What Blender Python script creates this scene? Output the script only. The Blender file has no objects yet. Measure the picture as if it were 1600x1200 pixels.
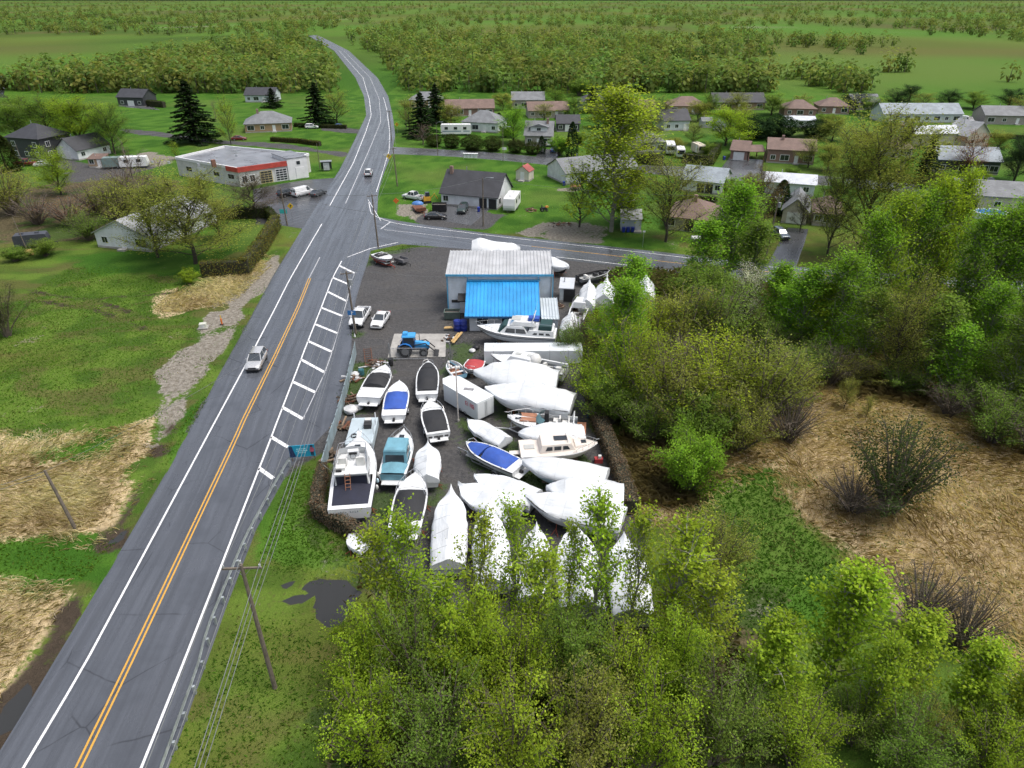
import bpy, math, random
import numpy as np
from mathutils import Vector, noise
R = math.radians
rng = np.random.default_rng(7)
random.seed(7)
scn = bpy.context.scene
COL = scn.collection

# ---------------------------------------------------------------- camera
PITCH, FOC, CAMH = R(29.6), 1067.0, 40.0
cam = bpy.data.cameras.new('Camera'); camo = bpy.data.objects.new('Camera', cam); COL.objects.link(camo)
camo.location = (0, 0, CAMH); camo.rotation_euler = (math.pi/2-PITCH, 0, 0)
cam.sensor_width = 36.0; cam.lens = 36.0*FOC/1600.0
cam.clip_start = 0.5; cam.clip_end = 20000
scn.camera = camo

# ---------------------------------------------------------------- sky, sun, exposure
SUN_EL, SUN_AZ = R(68), R(100)          # azimuth clockwise from +Y
w = bpy.data.worlds.new('World'); scn.world = w; w.use_nodes = True
nt = w.node_tree; nt.nodes.clear()
sky = nt.nodes.new('ShaderNodeTexSky'); sky.sky_type = 'NISHITA'; sky.sun_disc = False
sky.sun_elevation = SUN_EL; sky.sun_rotation = SUN_AZ
sky.air_density = 1.0; sky.dust_density = 6.0; sky.ozone_density = 1.0; sky.altitude = 50
hs = nt.nodes.new('ShaderNodeHueSaturation'); hs.inputs['Saturation'].default_value = 0.6   # thin overcast: greyer light
bg = nt.nodes.new('ShaderNodeBackground'); bg.inputs['Strength'].default_value = 0.15
wo = nt.nodes.new('ShaderNodeOutputWorld')
nt.links.new(sky.outputs[0], hs.inputs['Color']); nt.links.new(hs.outputs[0], bg.inputs['Color']); nt.links.new(bg.outputs[0], wo.inputs['Surface'])
sun = bpy.data.lights.new('Sun', 'SUN'); sun.energy = 1.1; sun.angle = R(20); sun.color = (1.0, 0.96, 0.9)
suno = bpy.data.objects.new('Sun', sun); COL.objects.link(suno)
sdir = Vector((math.sin(SUN_AZ)*math.cos(SUN_EL), math.cos(SUN_AZ)*math.cos(SUN_EL), math.sin(SUN_EL)))
suno.rotation_euler = sdir.to_track_quat('Z', 'Y').to_euler()
vs = scn.view_settings
vs.view_transform = 'Standard'; vs.look = 'None'; vs.exposure = 0.55; vs.gamma = 1.0; vs.use_curve_mapping = False

cy = scn.cycles
cy.max_bounces = 4; cy.diffuse_bounces = 2; cy.glossy_bounces = 2; cy.transmission_bounces = 2; cy.transparent_max_bounces = 4; cy.caustics_reflective = False; cy.caustics_refractive = False

# ---------------------------------------------------------------- helpers
def G(px, py, z=0.0):
    """ground point (at height z) that the photograph shows at pixel px, py of 1600 x 1200"""
    u = (px-800)/FOC; v = (py-600)/FOC
    dy = math.cos(PITCH)-v*math.sin(PITCH); dz = -math.sin(PITCH)-v*math.cos(PITCH)
    t = (z-CAMH)/dz
    return Vector((u*t, dy*t, z))
def HT(bpx, bpy_, tpy):
    """height of an upright thing based at a pixel whose top shows at row tpy"""
    y = G(bpx, bpy_).y; v = (tpy-600)/FOC
    dy = math.cos(PITCH)-v*math.sin(PITCH); dz = -math.sin(PITCH)-v*math.cos(PITCH)
    return CAMH+dz*(y/dy)
def MPP(bpx, bpy_):
    p = G(bpx, bpy_); return (p.y*math.cos(PITCH)+CAMH*math.sin(PITCH))/FOC

def tag(o, label=None, cat=None, group=None, kind=None):
    if label: o['label'] = label
    if cat: o['category'] = cat
    if group: o['group'] = group
    if kind: o['kind'] = kind
    return o
def thing(name, label, cat, loc=(0, 0, 0), rz=0.0, group=None):
    o = bpy.data.objects.new(name, None); COL.objects.link(o); o.empty_display_size = 0.3
    o.location = loc; o.rotation_euler = (0, 0, rz)
    return tag(o, label, cat, group)
def copy_tree(o, parent=None):
    c = o.copy(); COL.objects.link(c); c.parent = parent
    for ch in o.children: copy_tree(ch, c)
    return c

class MB:
    def __init__(s): s.v = []; s.f = []
    def quad(s, a, b, c, d):
        n = len(s.v); s.v += [tuple(a), tuple(b), tuple(c), tuple(d)]; s.f.append((n, n+1, n+2, n+3)); return s
    def poly(s, pts):
        n = len(s.v); s.v += [tuple(p) for p in pts]; s.f.append(tuple(range(n, n+len(pts)))); return s
    def box(s, c, d, rz=0.0, top=1.0, ry=0.0):
        """box centred at c (x,y) with its BOTTOM at c.z, size d; top = scale of the top face"""
        n = len(s.v); cs, sn = math.cos(rz), math.sin(rz); cy, sy = math.cos(ry), math.sin(ry)
        for k, z in enumerate((0, d[2])):
            q = 1.0 if k == 0 else top
            for ax, ay in ((-1, -1), (1, -1), (1, 1), (-1, 1)):
                x, y = ax*d[0]/2*q, ay*d[1]/2*q
                x, z2 = x*cy+z*sy, -x*sy+z*cy
                s.v.append((c[0]+x*cs-y*sn, c[1]+x*sn+y*cs, c[2]+z2))
        s.f += [(n+3, n+2, n+1, n), (n+4, n+5, n+6, n+7)]+[(n+i, n+(i+1) % 4, n+4+(i+1) % 4, n+4+i) for i in range(4)]
        return s
    def tube(s, pts, r, k=6, cap=True):
        pts = [Vector(p) for p in pts]; m = len(pts)
        if not hasattr(r, '__len__'): r = [r]*m
        n = len(s.v)
        for i, p in enumerate(pts):
            d = (pts[min(i+1, m-1)]-pts[max(i-1, 0)]); d = d.normalized() if d.length > 1e-9 else Vector((0, 0, 1))
            a = d.orthogonal().normalized() if i == 0 else (a-d*a.dot(d)).normalized()
            b = d.cross(a)
            for j in range(k):
                t = 2*math.pi*j/k; q = p+(a*math.cos(t)+b*math.sin(t))*r[i]; s.v.append(tuple(q))
        for i in range(m-1):
            for j in range(k):
                s.f.append((n+i*k+j, n+i*k+(j+1) % k, n+(i+1)*k+(j+1) % k, n+(i+1)*k+j))
        if cap: s.f.append(tuple(range(n+k-1, n-1, -1))); s.f.append(tuple(range(n+(m-1)*k, n+m*k)))
        return s
    def cyl(s, c, r, h, k=12, r2=None): return s.tube([c, (c[0], c[1], c[2]+h)], [r, r if r2 is None else r2], k)
    def disc(s, c, ax, r, wd, k=14):
        a = Vector(ax).normalized()*wd/2; c = Vector(c); return s.tube([c-a, c+a], r, k)
    def rows(s, rows, close=False):
        n = len(s.v); k = len(rows[0])
        for r in rows: s.v += [tuple(p) for p in r]
        for i in range(len(rows)-1):
            for j in range(k if close else k-1):
                s.f.append((n+i*k+j, n+i*k+(j+1) % k, n+(i+1)*k+(j+1) % k, n+(i+1)*k+j))
        return s
    def prism(s, pts, z0, z1):
        n = len(s.v); m = len(pts)
        s.v += [(p[0], p[1], z0) for p in pts]+[(p[0], p[1], z1) for p in pts]
        s.f += [tuple(range(n+m-1, n-1, -1)), tuple(range(n+m, n+2*m))]+[(n+i, n+(i+1) % m, n+m+(i+1) % m, n+m+i) for i in range(m)]
        return s
    def sph(s, c, rx, ry=None, rz=None, n=10, m=7, z0=-1.0):
        ry = ry or rx; rz = rz or rx; rows = []
        for i in range(m+1):
            t = math.asin(max(-1, min(1, z0)))+(math.pi/2-math.asin(max(-1, min(1, z0))))*i/m
            rows.append([(c[0]+rx*math.cos(t)*math.cos(2*math.pi*j/n), c[1]+ry*math.cos(t)*math.sin(2*math.pi*j/n), c[2]+rz*math.sin(t)) for j in range(n)])
        return s.rows(rows, True)
    def mesh(s, name, mat, smooth=False):
        me = bpy.data.meshes.new(name); me.from_pydata(s.v, [], s.f); me.update()
        if mat: me.materials.append(mat)
        if smooth:
            me.polygons.foreach_set('use_smooth', [True]*len(me.polygons))
            me.set_sharp_from_angle(angle=R(smooth if smooth is not True else 40))
        return me
    def build(s, name, mat, parent=None, smooth=False):
        o = bpy.data.objects.new(name, s.mesh(name, mat, smooth)); COL.objects.link(o); o.parent = parent
        return o

# ---------------------------------------------------------------- materials
_M = {}
def nodes_of(name):
    m = bpy.data.materials.new(name); m.use_nodes = True; t = m.node_tree
    return m, t, t.nodes['Principled BSDF'], t.nodes['Material Output']
def N(t, typ, **kw):
    n = t.nodes.new('ShaderNode'+typ)
    for k, v in kw.items():
        if hasattr(n, k): setattr(n, k, v)
        else: n.inputs[k.replace('_', ' ')].default_value = v
    return n
def noise_tex(t, scale, detail=4, rough=0.55, vec=None, out='Fac'):
    n = N(t, 'TexNoise'); n.inputs['Scale'].default_value = scale; n.inputs['Detail'].default_value = detail; n.inputs['Roughness'].default_value = rough
    if vec is not None: t.links.new(vec, n.inputs['Vector'])
    return n.outputs[out]
def ramp(t, fac, p0, p1):
    n = N(t, 'MapRange'); n.interpolation_type = 'SMOOTHSTEP'
    n.inputs['From Min'].default_value = p0; n.inputs['From Max'].default_value = p1
    t.links.new(fac, n.inputs['Value']); return n.outputs['Result']
def mixc(t, fac, a, b, mode='MIX'):
    n = N(t, 'Mix'); n.data_type = 'RGBA'; n.blend_type = mode
    for sock, val in ((n.inputs[0], fac), (n.inputs[6], a), (n.inputs[7], b)):
        if hasattr(val, 'links') or hasattr(val, 'is_linked'): t.links.new(val, sock)
        else: sock.default_value = val if not isinstance(val, tuple) else (val+(1,))[:4]
    return n.outputs[2]
def mth(t, op, a, b=0.0):
    n = N(t, 'Math'); n.operation = op
    for sock, val in ((n.inputs[0], a), (n.inputs[1], b)):
        if hasattr(val, 'is_linked'): t.links.new(val, sock)
        else: sock.default_value = val
    return n.outputs[0]
def bump(t, p, h, strength=0.3, dist=0.05):
    b = N(t, 'Bump'); b.inputs['Strength'].default_value = strength; b.inputs['Distance'].default_value = dist
    t.links.new(h, b.inputs['Height']); t.links.new(b.outputs[0], p.inputs['Normal'])
def pm(name, col, rough=0.5, metal=0.0, var=0.15, scale=1.5, bmp=0.0, bscale=8.0, spec=None, dirt=None, coat=0.0):
    """painted / plain material: colour broken up by two noises, optional grime colour and relief"""
    if name in _M: return _M[name]
    m, t, p, o = nodes_of(name); tc = N(t, 'TexCoord').outputs['Object']
    a = noise_tex(t, scale, 5, 0.6, tc)
    lo = tuple(c*(1-var) for c in col); hi = tuple(min(1, c*(1+var*0.6)) for c in col)
    c = mixc(t, ramp(t, a, 0.3, 0.7), lo, hi)
    if dirt:
        d = noise_tex(t, scale*2.3, 6, 0.7, tc); c = mixc(t, mth(t, 'MULTIPLY', ramp(t, d, 0.52, 0.75), dirt[3] if len(dirt) > 3 else 0.6), c, dirt[:3])
    t.links.new(c, p.inputs['Base Color'])
    rr = N(t, 'MapRange'); rr.inputs['To Min'].default_value = max(0.02, rough-0.12); rr.inputs['To Max'].default_value = min(1, rough+0.12)
    t.links.new(a, rr.inputs['Value']); t.links.new(rr.outputs[0], p.inputs['Roughness'])
    p.inputs['Metallic'].default_value = metal
    if spec is not None: p.inputs['Specular IOR Level'].default_value = spec
    if coat: p.inputs['Coat Weight'].default_value = coat; p.inputs['Coat Roughness'].default_value = 0.08
    if bmp: bump(t, p, noise_tex(t, bscale, 4, 0.6, tc), bmp, 0.05)
    _M[name] = m; return m
def siding(name, col, per=5.0, axis='Z', rough=0.6, depth=0.4, metal=0.0, brick=False):
    """clapboard or ribbed cladding: fine relief and colour only"""
    if name in _M: return _M[name]
    m, t, p, o = nodes_of(name); tc = N(t, 'TexCoord').outputs['Object']
    a = noise_tex(t, 0.8, 5, 0.6, tc); c = mixc(t, ramp(t, a, 0.3, 0.7), tuple(x*0.85 for x in col), tuple(min(1, x*1.08) for x in col))
    if brick:
        b = N(t, 'TexBrick'); b.inputs['Scale'].default_value = 1.0
        b.inputs['Brick Width'].default_value = 0.3; b.inputs['Row Height'].default_value = 0.1; b.inputs['Mortar Size'].default_value = 0.012
        b.inputs['Color1'].default_value = tuple(x*1.25 for x in col)+(1,); b.inputs['Color2'].default_value = tuple(x*0.75 for x in col)+(1,); b.inputs['Mortar'].default_value = (0.3, 0.28, 0.26, 1)
        sx = N(t, 'SeparateXYZ'); t.links.new(tc, sx.inputs[0]); cx = N(t, 'CombineXYZ')
        t.links.new(mth(t, 'ADD', sx.outputs[0], sx.outputs[1]), cx.inputs[0]); t.links.new(sx.outputs[2], cx.inputs[1]); t.links.new(cx.outputs[0], b.inputs['Vector'])
        c = mixc(t, 0.75, c, b.outputs['Color'])
    else:
        wv = N(t, 'TexWave'); wv.wave_profile = 'SAW'; wv.bands_direction = axis; wv.inputs['Scale'].default_value = per*0.314
        t.links.new(tc, wv.inputs['Vector']); bump(t, p, wv.outputs['Fac'], depth, 0.03)
        c = mixc(t, mth(t, 'MULTIPLY', ramp(t, wv.outputs['Fac'], 0.85, 1.0), 0.35), c, tuple(x*0.5 for x in col))
    t.links.new(c, p.inputs['Base Color']); p.inputs['Roughness'].default_value = rough; p.inputs['Metallic'].default_value = metal
    _M[name] = m; return m
def glass(name='window_glass', col=(0.02, 0.025, 0.03)):
    if name in _M: return _M[name]
    m, t, p, o = nodes_of(name); p.inputs['Base Color'].default_value = col+(1,); p.inputs['Roughness'].default_value = 0.06; p.inputs['Specular IOR Level'].default_value = 0.8
    _M[name] = m; return m
def shingle(name, col):
    if name in _M: return _M[name]
    m, t, p, o = nodes_of(name); tc = N(t, 'TexCoord').outputs['Object']
    mp = N(t, 'Mapping'); mp.inputs['Scale'].default_value = (3.0, 6.0, 6.0); t.links.new(tc, mp.inputs['Vector'])
    vr = N(t, 'TexVoronoi'); vr.inputs['Scale'].default_value = 1.0; t.links.new(mp.outputs[0], vr.inputs['Vector'])
    a = noise_tex(t, 0.5, 5, 0.6, tc)
    c = mixc(t, ramp(t, a, 0.3, 0.7), tuple(x*0.8 for x in col), tuple(x*1.2 for x in col))
    hsv = N(t, 'SeparateColor'); t.links.new(vr.outputs['Color'], hsv.inputs[0])
    c = mixc(t, mth(t, 'MULTIPLY', hsv.outputs[0], 0.45), c, tuple(x*0.55 for x in col))
    t.links.new(c, p.inputs['Base Color']); p.inputs['Roughness'].default_value = 0.7
    bump(t, p, noise_tex(t, 7, 3, 0.6, tc), 0.4, 0.03)
    _M[name] = m; return m
# ================================================================ THE GROUND
def PX(*pts): return [(G(a, b).x, G(a, b).y) for a, b in pts]
def poly_sd(poly, X, Y):
    """signed distance, positive inside"""
    d = np.full(X.shape, 1e9); ins = np.zeros(X.shape, bool); n = len(poly)
    for i in range(n):
        x0, y0 = poly[i]; x1, y1 = poly[(i+1) % n]
        ex, ey = x1-x0, y1-y0; L = ex*ex+ey*ey+1e-12
        t = np.clip(((X-x0)*ex+(Y-y0)*ey)/L, 0, 1)
        d = np.minimum(d, np.hypot(X-x0-t*ex, Y-y0-t*ey))
        c = ((y0 > Y) != (y1 > Y)); ins ^= c & (X < ex*(Y-y0)/(ey if abs(ey) > 1e-12 else 1e-12)+x0)
    return np.where(ins, d, -d)
def soft(sd, wdt): return np.clip(0.5+sd/wdt, 0, 1)
Z_DRY = [PX((-160, 690), (60, 700), (130, 690), (205, 660), (240, 680), (215, 760), (190, 832), (120, 857), (60, 842), (-160, 835)),
         PX((-100, 905), (50, 905), (100, 925), (60, 1000), (20, 1060), (-60, 1150), (-160, 1100)),
         PX((965, 700), (1130, 640), (1235, 605), (1320, 560), (1430, 580), (1600, 625), (1900, 625), (1900, 1130), (1600, 1060), (1450, 975), (1330, 900), (1240, 830), (1200, 745), (1120, 765), (1060, 810), (985, 790)),
         PX((262, 462), (330, 430), (420, 400), (400, 440), (350, 480), (270, 488)),
         PX((60, 770), (120, 740), (170, 800), (120, 850))]
Z_DIRT = [PX((432, 392), (448, 418), (397, 470), (354, 540), (310, 600), (272, 665), (246, 706), (232, 696), (258, 645), (236, 612), (246, 575), (298, 535), (316, 492), (336, 468), (385, 440)),
          PX((800, 365), (870, 345), (960, 355), (935, 380), (880, 376)), PX((870, 294), (905, 293), (900, 300), (868, 300)),
          PX((620, 320), (660, 318), (672, 350), (650, 352), (628, 335)), PX((225, 235), (275, 246), (255, 262), (225, 258))]
Z_GRAV = [PX((570, 410), (598, 394), (640, 386), (735, 384), (900, 402), (960, 412), (940, 445), (900, 470), (905, 540), (918, 600), (950, 700), (985, 800), (1020, 980), (760, 1010), (640, 930), (575, 870), (520, 815), (512, 740), (522, 690), (440, 745), (500, 600), (545, 470)),
          PX((435, 432), (405, 470), (350, 585), (300, 668), (250, 790), (180, 905), (90, 1060), (40, 1200), (85, 1200), (130, 1030), (330, 660), (420, 480)),
          PX((690, 330), (790, 335), (760, 358), (640, 350), (660, 335)), PX((60, 240), (150, 258), (200, 262), (170, 275), (60, 255)),
          PX((100, 268), (180, 265), (230, 255), (240, 262), (180, 280), (100, 285)), PX((505, 196), (560, 202), (600, 205), (598, 212), (545, 208), (500, 204)),
          PX((190, 200), (290, 212), (330, 218), (460, 226), (540, 240), (538, 244), (440, 232), (320, 223), (190, 206))]
Z_TRACK = [(((-40, 470), (60, 458), (150, 468), (240, 500)), .5), (((-40, 482), (60, 470), (140, 482), (225, 512)), .5), (((40, 452), (120, 466), (210, 462), (300, 455)), .45)]
Z_MUD = [PX((262, 655), (276, 662), (222, 785), (200, 842), (165, 846), (190, 790), (236, 700)),
         PX((112, 935), (132, 958), (75, 1048), (30, 1140), (-40, 1200), (-80, 1180), (40, 1040))]
Z_POND = [PX((418, 896), (470, 900), (535, 905), (585, 932), (630, 972), (605, 995), (540, 972), (480, 955), (428, 948))]
Z_BRUSH = [PX((900, 430), (1000, 420), (1180, 440), (1600, 450), (1900, 450), (1900, 640), (1600, 640), (1440, 585), (1330, 560), (1240, 615), (1130, 650), (990, 690), (940, 640), (905, 560)),
           PX((560, 880), (700, 960), (900, 980), (1040, 960), (1120, 900), (1160, 1010), (1180, 1200), (560, 1200), (600, 990)),
           PX((-100, 300), (60, 290), (180, 265), (300, 290), (340, 330), (200, 360), (120, 380), (-100, 370)), PX((505, 790), (580, 830), (580, 870), (500, 840))]
Z_MOSS = [PX((722, 655), (800, 690), (850, 720), (900, 700), (950, 760), (800, 790), (740, 700)), PX((590, 780), (650, 780), (660, 860), (590, 850)),
          PX((590, 388), (640, 380), (672, 380), (640, 392), (600, 394), (572, 415), (578, 400)), PX((512, 745), (530, 820), (545, 850), (520, 815)),
          PX((560, 515), (566, 523), (554, 530), (545, 522)), PX((695, 540), (745, 530), (755, 575), (700, 572)), PX((760, 600), (850, 640), (790, 660), (770, 640)), PX((545, 570), (620, 560), (580, 580), (550, 640))]
Z_LUSH = [PX((1110, 745), (1200, 735), (1240, 800), (1330, 860), (1310, 960), (1200, 1000), (1140, 920), (1100, 840)), PX((390, 760), (500, 730), (500, 800), (580, 880), (420, 900), (350, 980), (340, 900)),
          PX((285, 660), (320, 620), (240, 810), (120, 1030), (70, 1160), (20, 1200), (60, 1090), (200, 860)), PX((-160, 838), (190, 850), (150, 900), (-160, 905)), PX((90, 700), (180, 668), (170, 700), (100, 715)),
          PX((590, 250), (760, 250), (880, 262), (905, 290), (830, 290), (800, 330), (600, 300)), PX((190, 150), (560, 150), (570, 240), (470, 250), (430, 240), (200, 235)), PX((600, 310), (650, 330), (690, 352), (620, 348)), PX((735, 345), (860, 340), (870, 352), (830, 366), (740, 357)), PX((930, 370), (1075, 378), (1060, 392), (920, 382)),
          PX((100, 400), (330, 390), (420, 340), (440, 350), (320, 430), (160, 430))]

ys = np.concatenate([np.linspace(-400, 4, 14), np.arange(10, 130, 0.8), np.arange(130, 350, 2.0), 350*1.16**np.arange(0, 22)])
xp = np.concatenate([np.arange(0, 76, 0.8), np.arange(76, 240, 2.6), 240*1.2**np.arange(0, 20)])
xs = np.concatenate([-xp[:0:-1], xp])
X, Y = np.meshgrid(xs, ys)
def vnoise(x, y, seed=0):
    """value noise on a lattice, 0..1"""
    def h(i, j):
        q = np.sin(i*127.1+j*311.7+seed*74.7)*43758.5453; return q-np.floor(q)
    xi, yi = np.floor(x), np.floor(y); fx, fy = x-xi, y-yi; fx = fx*fx*(3-2*fx); fy = fy*fy*(3-2*fy)
    return (h(xi, yi)*(1-fx)+h(xi+1, yi)*fx)*(1-fy)+(h(xi, yi+1)*(1-fx)+h(xi+1, yi+1)*fx)*fy
def fbm(x, y, s, seed=0, o=4):
    v = 0; a = 0.5; n = 0
    for k in range(o): v = v+a*vnoise(x*s*2**k, y*s*2**k, seed+k*9); n += a; a *= 0.55
    return v/n
NZ = fbm(X, Y, 0.14, 3, 5)
def zone(polys, wdt=2.2):
    m = np.zeros(X.shape)
    for p in polys: m = np.maximum(m, soft(poly_sd(p, X, Y)+(NZ-0.5)*wdt*3.2, wdt*1.6))
    return m
dry, dirt, grav, mud, pond, brush, moss, lush = [zone(z, wd) for z, wd in ((Z_DRY, 4), (Z_DIRT, 1.1), (Z_GRAV, 1.4), (Z_MUD, 1.6), (Z_POND, 1.6), (Z_BRUSH, 5), (Z_MOSS, 2.5), (Z_LUSH, 3))]
trk = np.zeros(X.shape)
for pts_, w_ in Z_TRACK:
    q_ = PX(*pts_)
    for (x0, y0), (x1, y1) in zip(q_, q_[1:]):
        t_ = np.clip(((X-x0)*(x1-x0)+(Y-y0)*(y1-y0))/((x1-x0)**2+(y1-y0)**2), 0, 1); trk = np.maximum(trk, np.clip(1.3-np.hypot(X-x0-t_*(x1-x0), Y-y0-t_*(y1-y0))/w_/1.6, 0, .75))
mud = np.maximum(mud, trk*.72)
lawn = np.maximum(np.clip((Y-118)/25, 0, 1)*np.clip(1.15-(Y-300)/300, .45, 1), lush); brush = brush*(1-grav); dirt = np.where(Y < 125, dirt*np.clip((fbm(X, Y, .28, 61, 4)-.12)*3.4, 0, 1), dirt*.8); dry = dry*(1-lush*0.85)
def hill(x, y):
    n = 0.5*np.sin(x*0.21+1.3*np.sin(y*0.13))*np.cos(y*0.17+0.7)+0.3*np.sin(x*0.63+y*0.41)*np.sin(y*0.57-x*0.23)
    return n
flat = np.clip(1-np.maximum(grav, np.clip((Y-100)/20, 0, 1)), 0, 1)
rd = poly_sd([(-33, 10), (-33.5, 50), (-36, 90), (-42, 150), (-26, 150), (-24, 90), (-21, 55), (-20.5, 10)], X, Y)
flat = flat*np.clip(-rd/3.0, 0, 1)
pond = pond*np.clip((fbm(X, Y, .6, 71, 3)-.38)*3.4, 0, 1)
ZG = -0.55*np.where(trk > 0, mud*.18, mud)-0.6*pond+flat*(0.10*hill(X, Y)+0.22*dry*np.abs(hill(X*1.7, Y*1.9))-0.05)
ZG -= np.clip((Y-360)/400, 0, 1)*0.4
ny, nx = X.shape
def far_mix(a, sc):
    f = np.clip((np.hypot(X, Y)-330)/120, 0, 1); return a*(1-f)+f*fbm(X, Y, sc, 91, 2)
me = bpy.data.meshes.new('ground')
me.vertices.add(nx*ny); me.vertices.foreach_set('co', np.stack([X, Y, ZG], -1).astype(np.float32).ravel())
ii = np.arange((ny-1)*(nx-1)); r_, c_ = ii//(nx-1), ii % (nx-1); a_ = r_*nx+c_
quads = np.stack([a_, a_+1, a_+nx+1, a_+nx], -1)
me.loops.add(quads.size); me.loops.foreach_set('vertex_index', quads.ravel().astype(np.int32))
me.polygons.add(len(quads)); me.polygons.foreach_set('loop_start', (np.arange(len(quads))*4).astype(np.int32))
me.polygons.foreach_set('use_smooth', np.ones(len(quads), bool)); me.update(calc_edges=True)
for nm, ch in (('zone_a', (dry, dirt, grav, mud)), ('zone_b', (brush, moss, lawn, pond)), ('zone_c', [far_mix(a, b) for a, b in ((fbm(X, Y, 0.045, 20), .004), (fbm(X, Y, 0.33, 31, 3), .006), (fbm(X, Y, 0.02, 44), .003), (fbm(X*0.4+Y*0.1, Y, 0.5, 51, 3), .005))])):
    at = me.attributes.new(nm, 'FLOAT_COLOR', 'POINT'); at.data.foreach_set('color', np.stack(ch, -1).astype(np.float32).ravel())

def ground_material():
    m, t, p, o = nodes_of('ground_cover'); tc = N(t, 'TexCoord').outputs['Object']
    sc_ = N(t, 'SeparateColor'); ct = N(t, 'Attribute', attribute_name='zone_c'); t.links.new(ct.outputs['Color'], sc_.inputs[0])
    n_big = sc_.outputs[0]; n_mid = sc_.outputs[1]; n_huge = sc_.outputs[2]; n_str = ct.outputs['Alpha']; n_sm = noise_tex(t, 2.0, 3, 0.7, tc); n_fine = noise_tex(t, 11.0, 1, 0.7, tc)
    sa = N(t, 'SeparateColor'); at = N(t, 'Attribute', attribute_name='zone_a'); t.links.new(at.outputs['Color'], sa.inputs[0])
    sb = N(t, 'SeparateColor'); bt = N(t, 'Attribute', attribute_name='zone_b'); t.links.new(bt.outputs['Color'], sb.inputs[0])
    wob = mth(t, 'ADD', mth(t, 'MULTIPLY', mth(t, 'SUBTRACT', n_mid, 0.5), 1.3), mth(t, 'MULTIPLY', mth(t, 'SUBTRACT', n_sm, 0.5), 0.9))
    def msk(s, k=1.0): return ramp(t, mth(t, 'ADD', s, mth(t, 'MULTIPLY', wob, k)), 0.38, 0.62)
    field = mixc(t, ramp(t, n_mid, 0.35, 0.65), (0.05, 0.098, 0.014), (0.092, 0.155, 0.022))
    field = mixc(t, mth(t, 'MULTIPLY', ramp(t, n_str, 0.5, 0.68), 0.6), field, (0.10, 0.085, 0.034))
    field = mixc(t, mth(t, 'MULTIPLY', ramp(t, n_big, 0.45, 0.7), 0.55), field, (0.11, 0.12, 0.025))
    field = mixc(t, mth(t, 'MULTIPLY', ramp(t, n_sm, 0.52, 0.75), 0.6), field, (0.085, 0.068, 0.032))
    lw = mixc(t, ramp(t, n_mid, 0.3, 0.7), (0.034, 0.095, 0.010), (0.066, 0.148, 0.017))
    lw = mixc(t, mth(t, 'MULTIPLY', ramp(t, n_big, 0.45, 0.72), 0.6), lw, (0.10, 0.14, 0.03)); lw = mixc(t, mth(t, 'MULTIPLY', ramp(t, n_sm, 0.55, 0.8), 0.4), lw, (0.05, 0.075, 0.02))
    c = mixc(t, msk(sb.outputs[2], 0.6), field, lw)
    straw = mixc(t, ramp(t, n_sm, 0.3, 0.7), (0.28, 0.21, 0.115), (0.52, 0.42, 0.26)); straw = mixc(t, ramp(t, n_big, 0.5, 0.65), straw, (0.36, 0.285, 0.165))
    c = mixc(t, msk(sa.outputs[0]), c, straw)
    litter = mixc(t, ramp(t, n_sm, 0.35, 0.7), (0.06, 0.052, 0.028), (0.13, 0.105, 0.058)); litter = mixc(t, ramp(t, n_mid, 0.5, 0.65), litter, (0.05, 0.08, 0.02))
    c = mixc(t, msk(sb.outputs[0]), c, litter)
    dr = mixc(t, ramp(t, n_sm, 0.3, 0.7), (0.14, 0.125, 0.10), (0.27, 0.25, 0.215))
    c = mixc(t, msk(sa.outputs[1]), c, dr)
    gr = mixc(t, ramp(t, n_sm, 0.3, 0.75), (0.045, 0.045, 0.047), (0.082, 0.08, 0.079)); gr = mixc(t, mth(t, 'MULTIPLY', ramp(t, n_mid, 0.55, 0.7), 0.5), gr, (0.066, 0.061, 0.055))
    gr = mixc(t, mth(t, 'MULTIPLY', ramp(t, n_fine, 0.6, 0.75), 0.5), gr, (0.13, 0.125, 0.12))
    c = mixc(t, msk(sa.outputs[2], 0.35), c, gr)
    c = mixc(t, mth(t, 'MULTIPLY', msk(sb.outputs[1], 0.9), 0.85), c, mixc(t, n_sm, (0.03, 0.045, 0.012), (0.05, 0.10, 0.014)))
    md = mixc(t, n_sm, (0.03, 0.024, 0.018), (0.075, 0.058, 0.042))
    c = mixc(t, msk(at.outputs['Alpha'], 0.6), c, md); c = mixc(t, msk(bt.outputs['Alpha'], 0.5), c, md)
    fv = mixc(t, n_fine, (0.72, 0.72, 0.72), (1.25, 1.25, 1.25)); c = mixc(t, 1.0, c, fv, 'MULTIPLY')
    t.links.new(c, p.inputs['Base Color'])
    gw = msk(sa.outputs[2], 0.35); rg = mth(t, 'SUBTRACT', 0.92, mth(t, 'MULTIPLY', gw, mth(t, 'MULTIPLY', ramp(t, n_mid, 0.42, 0.62), 0.3)))
    t.links.new(rg, p.inputs['Roughness']); t.links.new(mth(t, 'ADD', 0.08, mth(t, 'MULTIPLY', gw, 0.25)), p.inputs['Specular IOR Level'])
    bump(t, p, n_sm, 0.9, 0.3)
    return m
me.materials.append(ground_material())
gobj = bpy.data.objects.new('ground', me); COL.objects.link(gobj); tag(gobj, kind='structure')
def gz(x, y):
    i = min(max(np.searchsorted(ys, y), 1), ny-1); j = min(max(np.searchsorted(xs, x), 1), nx-1)
    fy = (y-ys[i-1])/(ys[i]-ys[i-1]); fx = (x-xs[j-1])/(xs[j]-xs[j-1])
    return float((ZG[i-1, j-1]*(1-fx)+ZG[i-1, j]*fx)*(1-fy)+(ZG[i, j-1]*(1-fx)+ZG[i, j]*fx)*fy)

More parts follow.
